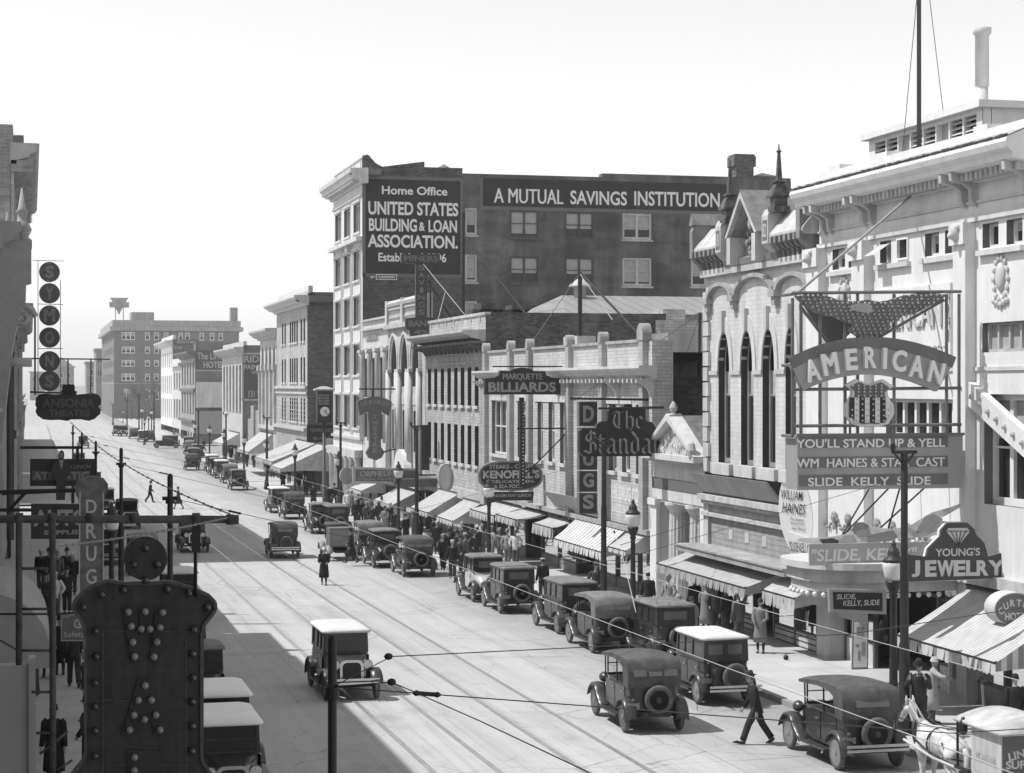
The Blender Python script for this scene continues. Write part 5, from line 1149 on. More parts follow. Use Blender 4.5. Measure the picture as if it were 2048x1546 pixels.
# ---- the black-letter sign, the drug column, billiards and restaurant signs
YT = 74.
r = sign('blackletter_sign', 'black stepped sign with old-style black-letter lettering hung over the pavement', 1255, 913, YT)
board(r, [(1160,905),(1160,862),(1165,857),(1193,857),(1194,849),(1203,843),(1216,842),(1217,822),(1222,815),(1245,815),(1250,808),(1262,808),(1266,815),(1287,815),(1291,820),(1292,842),(1304,844),(1312,856),(1347,857),(1348,912),(1168,913)], YT, .3, G(.022, .4), 'board')
def blackletter(mb, word, p0, p1, q0, q1, Y):
    GL = {'S':[(2.6,5.2,2.0,5.8),(2.0,5.8,.6,5.2),(.6,5.2,.4,3.9),(.4,3.9,2.6,2.6),(2.6,2.6,2.6,1.0),(2.6,1.0,1.4,0),(1.4,0,0,.8),(1.5,6.2,1.5,0)],
      'T':[(0,5.2,.9,5.9),(.9,5.9,2.0,5.3),(2.0,5.3,2.9,5.9),(.8,4.9,.3,2.4),(.3,2.4,.9,.6),(.9,.6,2.0,0),(2.0,0,2.9,.8),(1.7,5.2,1.7,.8)],
      'h':[(.4,6.2,.4,.4),(.4,.4,.8,0),(.4,3.4,1.3,4.1),(1.3,4.1,1.9,3.5),(1.9,3.5,1.9,.6),(1.9,.6,1.3,-.8)],
      'e':[(.4,3.4,.4,.7),(.4,.7,1.1,0),(1.1,0,1.9,.7),(.4,3.4,1.1,4.1),(1.1,4.1,1.8,3.3),(1.8,3.3,.6,2.2)],
      't':[(.5,5.2,.5,.6),(.5,.6,1.0,0),(1.0,0,1.5,.6),(0,4.0,1.5,4.0)],
      'a':[(.4,3.6,1.1,4.1),(1.1,4.1,1.8,3.5),(1.8,3.5,1.8,.5),(1.8,.5,2.3,0),(1.6,2.4,.4,1.6),(.4,1.6,.4,.6),(.4,.6,.9,0),(.9,0,1.7,.8)],
      'n':[(0,3.6,.5,4.1),(.5,4.1,.5,.5),(.5,.5,.9,0),(.6,3.3,1.3,4.1),(1.3,4.1,1.9,3.5),(1.9,3.5,1.9,.5),(1.9,.5,2.4,0)],
      'd':[(1.8,3.9,.5,6.0),(1.8,3.9,1.9,.7),(1.9,.7,1.1,0),(1.1,0,.4,.7),(.4,.7,.4,3.0),(.4,3.0,1.3,4.0)],
      'r':[(0,3.6,.5,4.1),(.5,4.1,.5,.5),(.5,.5,.9,0),(.6,3.2,1.2,4.1),(1.2,4.1,1.8,3.5)]}
    W = {'S':3.2,'T':3.2,'h':2.5,'e':2.4,'t':1.9,'a':2.7,'n':2.8,'d':2.6,'r':2.1}
    tot = sum(W[c] for c in word); x = 0
    for c in word:
        for a, b, d, e_ in GL[c]:
            q = [(x+a-.22,b-.2),(x+a+.22,b+.2),(x+d+.22,e_+.2),(x+d-.22,e_-.2)]
            pts = [(p0+(p1-p0)*u/tot, q1-(q1-q0)*(v+.3)/6.6) for u, v in q]
            w_ = px_poly(pts, Y); mb.prism(w_, lambda s, t: (s, Y-.05, t), lambda s, t: (s, Y-.002, t))
        x += W[c]
m = MB(); blackletter(m, 'The', 1224, 1289, 820, 858, YT); blackletter(m, 'Standard', 1168, 1346, 861, 909, YT); m.build('lettering', DIMLETTER, r)
rods(r, [(P3(1197,817,YT-.1), (XF, YT, ZZ(815, XF, YT))), (P3(1140,797,YT+2), (XF+1, YT+2, ZZ(800, XF, YT+2))), (P3(1228,816,YT), P3(1228,808,YT))], .05, BLACK, 'bracket')
YD = 81.6
r = sign('drug_store_column_sign', 'tall dark vertical sign of five stacked letter boxes beside the black-letter sign', 1176, 1027, YD)
m = MB()
for k, (a, b) in enumerate(((803,853),(855,898),(899,940),(942,984),(986,1028))):
    q = px_poly([(1158,b),(1195,b),(1195,a),(1158,a)], YD); m.prism(q, lambda s, t: (s, YD, t), lambda s, t: (s, YD+.35, t))
    q = px_poly([(1160,b-2),(1193,b-2),(1193,a+2),(1160,a+2)], YD); m.mi = 1; m.prism(q, lambda s, t: (s, YD-.02, t), lambda s, t: (s, YD, t)); m.mi = 0
m.build('letter_boxes', [SDARK, G(.03, .4)], r)
m = MB()
for ch, (a, b) in zip('DRUGS', ((811,844),(860,893),(902,932),(946,975),(989,1018))): txt(m, ch, 1166, 1188, a, b, YD-.03, .04)
m.build('lettering', DIMLETTER, r)
YM = 88.
r = sign('billiards_sign', 'dark board sign with two lines of bulb lettering on a tall beaded mast', 1046, 790, YM)
board(r, [(970,789),(970,757),(990,755),(999,750),(1000,742),(1020,742),(1030,737),(1045,735),(1060,737),(1068,742),(1090,742),(1093,750),(1103,755),(1121,757),(1121,789)], YM, .3, DARKPAINT, 'board')
m = MB(); txt(m, 'MARQUETTE', 1006, 1085, 747, 761, YM, .03); txt(m, 'BILLIARDS', 977, 1112, 764, 784, YM, .035); m.build('lettering', plain('billiard_letter', .30, .5, .3, 9.), r)
m = MB(); q = px_poly([(1041,975),(1051,975),(1049,795),(1041,795)], YM); m.prism(q, lambda s, t: (s, YM+.05, t), lambda s, t: (s, YM+.3, t)); m.build('mast', G(.03), r)
bulbs(r, [(1046, 806+k*7) for k in range(24)], YM+.05, 1.3, BULB)
rods(r, [(P3(985,733,YM+.1), P3(1125,733,YM+.1)), (P3(1034,857,YM), P3(1130,857,YM)), (P3(1050,950,YM), (XF, YM, ZZ(860, XF, YM)))], .035, BLACK, 'bracket')
YK = 92.5
r = sign('restaurant_sign', 'dark oval restaurant sign rimmed with bulbs and four lines of pale lettering', 1021, 1000, YK)
ov = [(1022+64*(1 if math.cos(t) > 0 else -1)*abs(math.cos(t))**.75, 952+30*(1 if math.sin(t) > 0 else -1)*abs(math.sin(t))**.75) for t in [k*math.pi/20 for k in range(40)]]
board(r, ov, YK, .35, plain('restaurant_rim', .2, .5, .3), 'rim'); board(r, [(1022+(a-1022)*.93, 952+(b-952)*.88) for a, b in ov], YK-.03, .03, DARKPAINT, 'face')
board(r, [(978,984),(1068,984),(1066,1001),(980,1001)], YK, .2, DARKPAINT, 'lower_board')
m = MB(); txt(m, 'STEAKS - CHOPS', 979, 1067, 929, 937, YK-.035, .02); txt(m, "KENOFFEL'S", 966, 1079, 940, 957, YK-.035, .04); txt(m, '-DELICATESSEN-', 978, 1070, 960, 966, YK-.035, .02); txt(m, '& SEA FOOD', 988, 1048, 969, 976, YK-.035, .02); txt(m, 'NOON DAY LUNCH', 988, 1062, 988, 994, YK-.005, .02); m.build('lettering', plain('restaurant_letter', .42, .6, .2), r)
# ---- picture-house signs
YO2 = 119.
r = sign('picture_house_board', 'long pale-framed horizontal board lettered with the picture house name above the awnings', 770, 968, YO2)
board(r, [(705,934),(838,937),(838,968),(705,967)], YO2, .2, PALE2, 'frame'); board(r, [(711,939),(832,941),(832,963),(711,962)], YO2-.03, .03, SDARK, 'board')
m = MB(); txt(m, 'ORPHEUM', 720, 788, 942, 953, YO2-.035, .03); txt(m, 'Pictures, Comedy', 716, 790, 955, 961, YO2-.035, .01); m.build('lettering', G(.40), r)
rods(r, [(P3(838,950,YO2), (XF, YO2, ZZ(950, XF, YO2)))], .05)
board(r, [(694+14*math.cos(t*math.pi/8), 952+17*math.sin(t*math.pi/8)) for t in range(16)], YO2+.3, .3, GREYSTONE, 'round_board')
YV = 131.
r = sign('theatre_blade_sign', 'grey T-shaped hanging sign with an arched top and vertical lettering', 750, 918, YV)
board(r, [(720,831),(715,803),(728,797),(747,793),(758,793),(772,797),(784,804),(778,832),(764,823),(762,850),(762,893),(769,904),(764,915),(752,921),(738,916),(732,905),(739,893),(739,850),(737,823)], YV, .4, plain('blade_sign_tin', .14, .5, .2), 'board')
m = MB(); 
for k, ch in enumerate('ORPHEUM'):
    a = 724+k*8.6; b = 809-5*math.sin(math.pi*(k+.5)/7); txt(m, ch, a-3, a+3, b-4.5, b+4.5, YV-.005, .03, rot=R((3-k)*9))
for k, ch in enumerate('THEATRE'): txt(m, ch, 746, 755, 829+k*11.2, 838+k*11.2, YV-.005, .03)
m.build('lettering', plain('blade_letter', .28, .6, .2), r)
rods(r, [(P3(718,778,YV), P3(826,778,YV)), (P3(745,778,YV), P3(745,795,YV)), (P3(765,905,YV), (XF, YV, ZZ(895, XF, YV)))], .05)
YW = 121.2
r = sign('bank_blade_sign', 'tall dark cross-shaped bank sign with vertical lettering rising above the roofs', 842, 673, YW)
board(r, [(803,525),(803,508),(880,508),(880,526),(856,527),(854,533),(854,634),(872,636),(872,657),(863,660),(863,673),(822,673),(820,660),(812,657),(811,637),(832,634),(832,530),(828,527)], YW, .35, plain('bank_sign_ground', .04, .5, .2), 'board')
m = MB(); txt(m, 'MINERS', 808, 876, 511, 523, YW-.005, .03)
for k, ch in enumerate('SAVINGS'): txt(m, ch, 839 if ch == 'I' else 836, 847 if ch == 'I' else 850, 530+k*14.8, 541+k*14.8, YW-.005, .03)
txt(m, 'BANK', 817, 867, 641, 653, YW-.005, .04); txt(m, '4%', 828, 859, 659, 670, YW-.005, .03); m.build('lettering', plain('bank_letter', .15, .5, .2), r)
rods(r, [(P3(861,526,YW+.4), P3(861,640,YW+.4)), (P3(856,560,YW+.3), (XF+2, YW+2, ZZ(640, XF, YW))), (P3(868,650,YW), (XF+1, YW, ZZ(650, XF, YW)))], .05)
# post clock
XCk, YCk = 20.9, UY(648, 20.9)
r = thing('post_clock', 'street clock in a tall dark case with a small hipped cap on a post', 'clock', (XCk, YCk, gz(YCk)+.15))
k = DD(XCk, YCk)/FOC; zc = lambda q: ZZ(q, XCk, YCk); hw = 14.5*k
m = MB(); m.box(XCk-hw, XCk+hw, YCk-.35, YCk+.35, zc(845), zc(780)); m.build('case', DARKPAINT, r)
m = MB(); m.box(XCk-hw-.2, XCk+hw+.2, YCk-.5, YCk+.5, zc(781), zc(778)); m.rings([[(XCk+s*(hw+.15)*f, YCk+t*.45*f, zc(778)+z) for s, t in ((-1,-1),(1,-1),(1,1),(-1,1))] for f, z in ((1,0),(.25,.2))]); m.build('cap', PALE2, r)
m = MB(); m.lathe([(9.6*k,-.38),(9.6*k,-.34)], (XCk, YCk, zc(823)), 24, 'Y'); m.build('dial', WHITE, r)
m = MB(); c_ = Vector((XCk, YCk-.40, zc(823))); m.beam(c_, c_+Vector((7*k, 0, -6*k)), .04); m.beam(c_, c_+Vector((4*k, 0, 3*k)), .05); m.lathe([(10.2*k,-.37),(10.2*k,-.33)], (XCk, YCk, zc(823)), 24, 'Y'); m.build('hand', BLACK, r)
m = MB()
for i, s in enumerate(('UNITED STATES', 'BUILDING', 'AND LOAN', 'ASSOCIATION')): txt(m, s, 637, 658, 789+i*5.4, 793+i*5.4, YCk-.355, .02)
m.build('lettering', PALE2, r)
m = MB(); m.smooth = True; m.lathe([(.3,0),(.3,.3),(.13,.5),(.11,zc(845)-gz(YCk)-.15)], (XCk, YCk, gz(YCk)+.15), 10); m.build('post', DKTRIM, r)
YX_ = 172.
r = sign('dark_wall_sign', 'large dark board with dim lettering between the post clock and the five-storey building', 640, 885, YX_)
board(r, [(614,884),(667,885),(667,851),(614,849)], YX_, .3, DARKPAINT, 'board'); m = MB(); txt(m, 'TOWNSEND', 619, 664, 857, 864, YX_-.005, .02); txt(m, 'BUTTE', 627, 662, 874, 880, YX_-.005, .02); m.build('lettering', DIMLETTER, r)
# oval sign on the pale brick block, little lunch-stand roof signs
YL_ = 104.
r = sign('oval_shop_sign', 'tall pale oval sign standing edge-on above the awnings of the pale brick block', 892, 982, YL_)
board(r, [(893+15*math.cos(t*math.pi/12), 955+27*math.sin(t*math.pi/12)+3*math.cos(t*math.pi/12)) for t in range(24)], YL_, .6, GREYSTONE, 'drum'); board(r, [(891+11*math.cos(t*math.pi/12), 955+24*math.sin(t*math.pi/12)) for t in range(24)], YL_-.03, .03, PALE2, 'face')
# ================================================================ LEFT-HAND SIGNS
YZ = 75.
r = sign('lettered_disc_sign', 'column of six dark discs each bearing one letter, hung at the left', 99, 783, YZ)
m = MB()
for ch, q in zip('SYMONS', (544, 586.5, 631, 675, 722.5, 762)):
    x, _, z = P3(99, q, YZ); k = DD(x, YZ)/FOC
    d = MB(); d.smooth = False; d.lathe([(20*k,-.06),(20.5*k,0),(20*k,.06)], (x, YZ, z), 28, 'Y'); dob = d.build('disc', plain('disc_paint', .10, .5, .15), r)
    l = MB(); letters(l, ch, on_y(x, YZ-.065, z), (17 if ch != 'M' else 22)*k, 25*k, .04); l.build('letter', plain('disc_letter', .22, .6, .2), dob)
rods(r, [(P3(76,520,YZ+.1), P3(76,790,YZ+.1)), (P3(121,560,YZ+.1), P3(121,790,YZ+.1)), (P3(66,521,YZ+.1), P3(128,522,YZ+.1)), (P3(76,608,YZ+.1), P3(126,609,YZ+.1)), (P3(76,697,YZ+.1), P3(126,697,YZ+.1))], .014, G(.15))
rods(r, [(P3(70,628,YZ+.2), P3(70,790,YZ+.2)), (P3(60,784,YZ+.2), P3(125,786,YZ+.2))], .035, G(.08), 'mast')
YN = 78.
r = sign('scalloped_theatre_sign', 'dark scalloped theatre sign with a flower crest and two dim lettered lines', 137, 840, YN)
o_ = lambda L: [(60+a*.14648, 680+b*.14648) for a, b in L]
board(r, o_([(75,850),(80,790),(130,740),(220,730),(330,745),(440,740),(640,745),(760,735),(860,725),(930,745),(970,800),(970,860),(960,890),(930,900),(965,950),(960,1010),(920,1040),(890,1075),(800,1105),(700,1085),(560,1085),(510,1105),(400,1090),(280,1095),(180,1085),(100,1030),(75,980),(90,920),(70,890)]), YN, .3, plain('scallop_ground', .04, .5, .3, 5.), 'board')
board(r, o_([(420,745),(410,705),(440,690),(440,640),(455,600),(490,610),(525,595),(560,610),(600,600),(615,650),(610,690),(645,705),(630,745)]), YN-.02, .3, G(.03), 'crest')
m = MB(); txt(m, 'ANSONIA', 85, 190, 797, 815, YN-.005, .03); txt(m, 'THEATRE', 98, 180, 819, 833, YN-.005, .03); m.build('lettering', plain('scallop_letter', .11, .6, .2), r)
rods(r, [(P3(60,717,YN), P3(220,718.5,YN)), (P3(136,718,YN), P3(136,770,YN)), (P3(182,718,YN), P3(181,790,YN))], .03, G(.12))
YG = 40.
r = sign('drug_blade_sign', 'tall weathered vertical sign with scrolled top and pale outlined letters at the left', 183, 1240, YG)
gp = [(150,975),(155,962),(172,954),(190,952),(208,957),(216,968),(216,980),(208,1000),(207,1250),(158,1250),(158,1000),(152,990)]
board(r, gp, YG, .25, plain('weathered_sign', .13, .7, .45, 7.), 'board')
m = MB()
for ch, a, b in (('D',999,1027),('R',1047,1077),('U',1092,1122),('G',1138,1168)): txt(m, ch, 172, 193, a, b, YG-.005, .015)
for a, b in (((160,985),(158,1250)),((206,985),(207,1250))): m.beam(P3(*a,YG-.01), P3(*b,YG-.01), .02)
m.build('lettering', PALE2, r); rods(r, [(P3(150,980,YG+.1), (XL, YG+.1, 6.1))], .04)
YU = 54.
r = sign('motor_supply_sign', 'dark shop sign for motor supplies, half hidden behind the tall drug sign', 110, 1085, YU)
board(r, rect(62, 162, 1008, 1078), YU, .3, DARKPAINT, 'board'); m = MB(); txt(m, 'AUTO', 67, 176, 1019, 1052, YU-.005, .04); txt(m, 'SUPPLIES', 88, 168, 1060, 1069, YU-.005, .03); m.build('lettering', plain('dim_gilt_letter', .3, .6, .2), r)
rods(r, [(P3(62,1020,YU), (XL, YU, ZZ(1020, XL, YU)))], .05)
YT2 = 64.
r = sign('bar_sign', 'wide dark sign with a pale lettered band, behind the motor supplies sign at the left', 125, 975, YT2)
board(r, rect(60, 190, 918, 972), YT2, .3, DARKPAINT, 'board'); board(r, rect(64, 180, 942, 961), YT2-.03, .03, G(.10), 'band')
m = MB(); txt(m, 'ATLANTIC', 66, 178, 944, 959, YT2-.035, .03); txt(m, 'LUNCH', 141, 182, 930, 937, YT2-.005, .0, .3); m.build('lettering', G(.26), r)
board(r, [(119,903),(124,900),(128,904),(129,913),(127,918),(140,928),(141,950),(132,955),(130,1000),(112,1000),(112,955),(100,962),(104,930),(118,919),(116,912)], YT2-.3, .06, G(.05), 'man_cutout'); board(r, [(119,905),(126,905),(126,915),(119,915)], YT2-.32, .02, G(.2), 'painted_face'); board(r, [(118,920),(127,920),(123,940)], YT2-.32, .02, G(.3), 'painted_shirt')
rods(r, [(P3(40,895,YT2), P3(162,895,YT2)), (P3(155,895,YT2), P3(155,918,YT2)), (P3(3,987,YT2-10), P3(155,981,YT2-10)), (P3(18,1020,YT2-10), P3(50,986,YT2-10))], .05)
YY = 44.
r = sign('razor_shop_sign', 'small framed shop sign half hidden behind the near bulb-studded sign', 145, 1285, YY)
board(r, rect(121, 176, 1231, 1283), YY, .1, G(.14), 'board'); m = MB(); txt(m, 'G', 147, 163, 1238, 1257, YY-.005, .03); txt(m, 'Safety', 127, 171, 1263, 1277, YY-.005, .01)
for a, b in (((123,1234),(123,1281)),((123,1281),(175,1281)),((123,1234),(140,1234))): m.beam(P3(*a,YY-.01), P3(*b,YY-.01), .015)
m.build('lettering', G(.42), r); rods(r, [(P3(116,1228,YY), P3(150,1226,YY)), (P3(116,1228,YY), (XL, YY, ZZ(1228, XL, YY)))], .025)
# the near sign seen from in front
YW0 = 17.
r = sign('bulb_studded_sign', 'big dark near sign with a round head, curved shoulders and bulb letters', 290, 1546, YW0)
w_ = lambda L: [(a*.38554, 950+b*.38554) for a, b in L]
body = w_([(650,562),(560,547),(500,565),(450,590),(400,635),(378,672),(380,700),(405,730),(435,775),(443,850),(443,1440),(430,1485),(380,1546),(330,1620),(330,2300),(1150,2300),(1150,1620),(1090,1546),(1055,1495),(1046,1460),(1047,830),(1058,775),(1100,725),(1118,695),(1116,660),(1080,622),(1030,600),(980,583),(920,563),(860,553),(800,560),(710,560)])
NEAR = wear(wear(plain('near_sign_tin', .05, .45, .25, 14., bump=.15), (6,6,.8), 2.2, .35, .6, .6), (1,1,1), 9., .55, .7, .8)
board(r, body, YW0, .16, NEAR, 'board'); board(r, w_([(755+112*math.cos(t*math.pi/20), 433+115*math.sin(t*math.pi/20)) for t in range(40)]), YW0, .16, NEAR, 'round_head')
TR = plain('letter_trough', .03, .5, .2)
for L in ([(630,680),(700,680),(720,960),(680,975)],[(720,680),(790,680),(780,830),(730,830)],[(810,680),(880,680),(830,975),(775,960)],[(715,1055),(790,1055),(870,1350),(800,1350),(785,1270),(715,1270),(695,1350),(630,1350)],[(660,1430),(830,1430),(830,1600),(660,1600)]):
    board(r, w_(L), YW0-.02, .02, TR, 'letter_trough')
bulbs(r, w_([(665,710),(752,708),(843,712),(680,783),(732,797),(777,797),(829,790),(688,866),(813,866),(698,940),(798,942),(752,1090),(717,1167),(785,1166),(694,1243),(808,1243),(749,1266),(671,1320),(829,1320),(697,1462),(695,1530)]), YW0-.03, 7.8, plain('grey_lamp_bulb', .22, .12, .2, spec=.8))
bulbs(r, w_([(435,685),(498,808),(500,940),(495,1076),(495,1200),(495,1325),(495,1455),(1005,800),(1000,925),(1000,1050),(997,1173),(997,1300),(995,1430),(530,620),(643,595),(755,545),(868,592),(980,612),(1075,685),(755,380),(815,463),(695,463)]), YW0-.01, 7.8, plain('dark_clear_bulb', .035, .1, .2, spec=.9))
m = MB(); m.smooth = True; m.tube([(XL-1, YW0-.8, ZZ(1030, XX(0,YW0-.8), YW0-.8)), P3(474,1039,YW0-.8)], .032, 10); m.lathe([(.045,-.03),(.045,.03)], P3(460,1039,YW0-.8), 10, 'X'); m.lathe([(.04,-.05),(.04,.02)], P3(472,1039,YW0-.8), 10, 'X')
for a in (39, 104, 180, 268, 392): p = P3(a, 1036, YW0-.8); m.lathe([(.042,-.03),(.042,.03)], p, 8, 'X')
m.build('support_pipe', plain('rusty_pipe', .06, .7, .4, 12.), r)
rods(r, [(P3(391,1040,YW0-.75), P3(391,1200,YW0+.05))], .016); m = MB(); q = P3(392,1060,YW0-.75); m.box(q[0]-.035, q[0]+.035, q[1]-.02, q[1]+.02, q[2]-.18, q[2]+.06); m.build('clamp_plate', BLACK, r)
def chain(name, p, q, sag, n, label):
    m = MB(); p, q = Vector(p), Vector(q); P = [p.lerp(q, k/n)-Vector((0,0,4*sag*(k/n)*(1-k/n))) for k in range(n+1)]; m.smooth = True
    m.tube(P, .006, 5)
    for k in range(1, n): m.ball(P[k], .015, 6, 1, 1, .8)
    tag(m.build(name, G(.22, .7)), label, 'chain')
chain('stay_chain', P3(460,1028,YW0-.8), (XX(140,38), 38, ZZ(843, XX(140,38), 38)), .15, 38, 'knotted stay chain rising from the near pipe end up the street')
chain('stay_rope', P3(460,1034,YW0-.8), P3(120,1092,YW0-3), .02, 30, 'slack rope from the near pipe end back towards the left')
m = MB(); wp = px_poly(body, YW0)
for a, b in zip(wp, wp[1:]+wp[:1]): m.beam((a[0],YW0-.012,a[1]), (b[0],YW0-.012,b[1]), .022, .03)
m.build('rolled_edge', plain('edge_tin', .07, .4, .3, 20.), r)
m = MB()
for q in (1262, 1400, 1528): p0, p1 = P3(173,q,YW0-.003), P3(402,q+2,YW0-.003); m.beam(p0, p1, .012, .006)
for a in (206, 372): m.beam(P3(a,1262,YW0-.004), P3(a,1700,YW0-.004), .010, .006)
for q in range(1275, 1546, 15):
    for a in (203, 375): m.ball(P3(a,q,YW0-.006), .006, 6)
m.build('seams_and_rivets', plain('edge_tin', .07), r)
r = sign('pipe_ladder_frame', 'rusty pipe ladder frame hanging below the near pipe at the left edge', 70, 1540, YW0-1)
YF_ = YW0-1; m = MB(); m.smooth = True
for a, b in (((38,1036),(38,1330)),((105,1036),(106,1700))): m.tube([P3(*a,YF_), P3(*b,YF_)], .026, 8)
for a, b, q in ((40,104,1137),(43,104,1218),(43,104,1301),(63,104,1384),(72,106,1466)): m.tube([P3(a,q,YF_), P3(b,q,YF_)], .012, 6)
m.tube([P3(80,1508,YF_), P3(135,1463,YF_)], .012, 6); m.tube([P3(105,1546,YF_), P3(145,1520,YF_)], .012, 6); m.tube([P3(0,1280,YF_), P3(40,1304,YF_)], .008, 6)
m.build('frame', plain('rusty_pipe', .06), r)
m = MB(); Y2 = 24.; x1 = XX(66, Y2); m.box(x1-4, x1, Y2, Y2+.2, ZZ(1700, x1, Y2), ZZ(1329, x1, Y2)); m.box(x1-.05, x1+.03, Y2-.05, Y2+.25, ZZ(1700, x1, Y2), ZZ(1315, x1, Y2))
tag(m.build('sign_back_panel', plain('smooth_grey_panel', .30, .6, .08, 1.)), 'plain grey back of a sign filling the lower left corner', 'sign')
# barrel awning at the left edge
m = MB(); Y0, Y1 = 44., 51.; n = 10; rs = []
for k in range(n+1):
    a = math.pi/2*k/n; rs.append((-1+1.42*math.sin(a), 2.35+1.35*math.cos(a)))
for (a, b), (c, d) in zip(rs, rs[1:]): m.poly([(a,Y0,b),(a,Y1,b),(c,Y1,d),(c,Y0,d)])
m.poly([(-1,Y0,2.35)]+[(a,Y0,b) for a, b in rs]); m.poly([(-1,Y1,2.35)]+[(a,Y1,b) for a, b in rs])
for k in range(12): y = Y0+(Y1-Y0)*k/12; m.box(.38,.44,y,y+(Y1-Y0)/12-.06,2.05,2.36)
m.box(-1,.44,Y0-.02,Y0+.02,2.02,2.36)
tag(m.build('barrel_awning', plain('grey_canvas', .33, .9, .12, 3.)), 'grey barrel-shaped canvas awning at the left edge', 'awning')
# ================================================================ AWNINGS
def awning(label, u0, u1, zt, proj, drop, val=.28, mat=None, vmat=None, side=None, X=XF, sgn=-1, group='shop awnings on the right side', sag=.05, scal=.22):
    r = thing('awning', label, 'awning', (X, (u0+u1)/2, zt), group); m = MB(); n = 6; k = 8
    def P(i, j):
        t = i/n; u = u0+(u1-u0)*j/k; return (X+sgn*proj*t, u, zt-drop*t-sag*4*t*(1-t)*(1+.3*math.sin(j*2.1)))
    for i in range(n):
        for j in range(k): m.poly([P(i,j), P(i,j+1), P(i+1,j+1), P(i+1,j)])
    m.sm = [True]*len(m.f); m.build('canvas', mat, r)
    m = MB(); c = max(6, int((u1-u0)/scal)); x = X+sgn*proj; z = zt-drop
    for j in range(c):
        a, b = u0+(u1-u0)*j/c, u0+(u1-u0)*(j+1)/c; mid = (a+b)/2; jit = .03*math.sin(j*1.7)
        m.poly([(x,a,z),(x,b,z),(x+sgn*(.02+jit),b,z-val*.8),(x+sgn*(.03+jit),mid+(b-a)*.22,z-val),(x+sgn*(.03+jit),mid-(b-a)*.22,z-val),(x+sgn*(.02+jit),a,z-val*.8)])
    m.build('valance', vmat or mat, r)
    m = MB()
    for u in (u0+.03, u1-.03): m.tube([(X, u, zt-drop-.05), (x, u, z+.02)], .02, 5)
    m.tube([(x, u0, z), (x, u1, z)], .025, 6); m.tube([(X+sgn*.08, u0, zt+.03), (X+sgn*.08, u1, zt+.03)], .06, 8); m.build('awning_frame', BLACK, r)
    if side is not None:
        m = MB()
        for u in side: m.poly([(X, u, zt), (x, u, z), (x, u, z-val*.7), (X+sgn*proj*.5, u, z-val*.45), (X, u, z-val*.7)])
        m.build('side_curtain', vmat or mat, r)
    return r
CV = wear(plain('white_canvas', .47, .9, .10, 3.), (1,1,1), 2.2, .32, .6, .72); CVG = plain('grey_striped_canvas', .42, .9, .10, 3.); CVS = stripes('fine_striped_canvas', .58, .44, .16, 'Y', .5)
awning('fine-striped awning with a checked side curtain at the right edge', 42.4, 47.9, 2.85, 2.15, 1.25, .30, CVS, stripes('checked_canvas', .55, .25, .3, 'X', .5), side=(42.4,))
awning('small white awning with a toothed valance just left of the theatre canopy', 57.2, 60.0, 2.35, 1.25, .8, .45, CV, CV, side=(57.2,))
awning('long grey awning with a deep toothed valance under the 1882 arched building', 60.8, 70.2, 2.08, 1.55, .55, .34, stripes('long_awning_canvas', .44, .36, .5, 'Y', .85), stripes('valance_stripe', .44, .30, .16, 'Y', .5), side=(60.8,), scal=.16)
awning('bold-striped awning beside the drug store column sign', 78.6, 86.2, 2.3, 1.25, 1.05, .35, stripes('bold_striped_canvas', .68, .42, .46, 'Y', .5), stripes('bold_striped_canvas', .68, .42, .46), side=(78.6,))
awning('plain grey awning half furled at the drug store corner', 75.9, 78.4, 2.2, 1.0, .7, .2, CVG, CVG, side=(75.9,))
awning('low white awning beneath the restaurant sign', 92.0, 96.6, 1.95, 1.5, .25, .35, CV, CV)
awning('white awning left of the restaurant sign post', 97.0, 102.6, 2.0, 1.5, .4, .4, CV, CVS)
awning('short white awning right of the restaurant sign', 87.6, 91.4, 1.9, .9, .3, .5, CV, CV)
awning('steep white awning below the oval sign', 106.2, 110.6, 1.7, 1.7, 1.0, .3, CV, CVS, side=(106.2,))
awning('steep white awning farther along the pale brick block', 112.2, 117.6, 1.9, 1.9, 1.1, .3, CV, CV, side=(112.2,))
awning('white awning under the picture house board', 124.5, 131.2, 1.4, 1.8, .9, .3, CV, CVG, side=(124.5,))
awning('striped awning beside the columned shop of the six-storey block', 136.6, 141.8, 1.6, 1.8, .8, .3, CVS, CVS, side=(136.6,))
awning('broad white tent-like awning beside the dark wall sign', 163.0, 170.0, 3.2, 4.2, 1.9, .35, CV, CV, side=(163.0,))
awning('second white tent-like awning left of the first', 171.0, 184.0, 3.2, 4.0, 1.6, .35, CV, CV, side=(171.0,))
awning('long sloping white awning under the slender-arched hall', 203.0, 214.0, 3.3, 2.6, 1.9, .3, CV, CVG, side=(203.0,))
awning('sloping grey awning of the paint dealer building', 236.0, 248.0, 2.6, 2.2, 1.3, .3, CVG, CVG, side=(236.0,))
# gap between the six-storey block and the five-storey building: low shed front
m = MB(); wall(m, FX(XF+.6), 161.4, 176.9, -1.5, 3.6); m.poly([(XF+.6,161.4,3.6),(XF+.6,176.9,3.6),(XF+14,176.9,3.6),(XF+14,161.4,3.6)]); tag(m.build('low_shop', G(.12, .9)), 'low dark shop front tucked between the six-storey block and the five-storey building', 'shop')
m = MB(); wall(m, FX(XF+.6), 214.8, 232.9, -1.5, 4.4); m.poly([(XF+.6,214.8,4.4),(XF+.6,232.9,4.4),(XF+14,232.9,4.4),(XF+14,214.8,4.4)]); m.box(XF+.2,XF+.6,217,221,1.5,5.5); m.box(XF+.2,XF+.6,223,226,1.5,6.0); tag(m.build('low_shop', G(.30, .9)), 'low shop with boarded signs left of the slender-arched hall', 'shop')
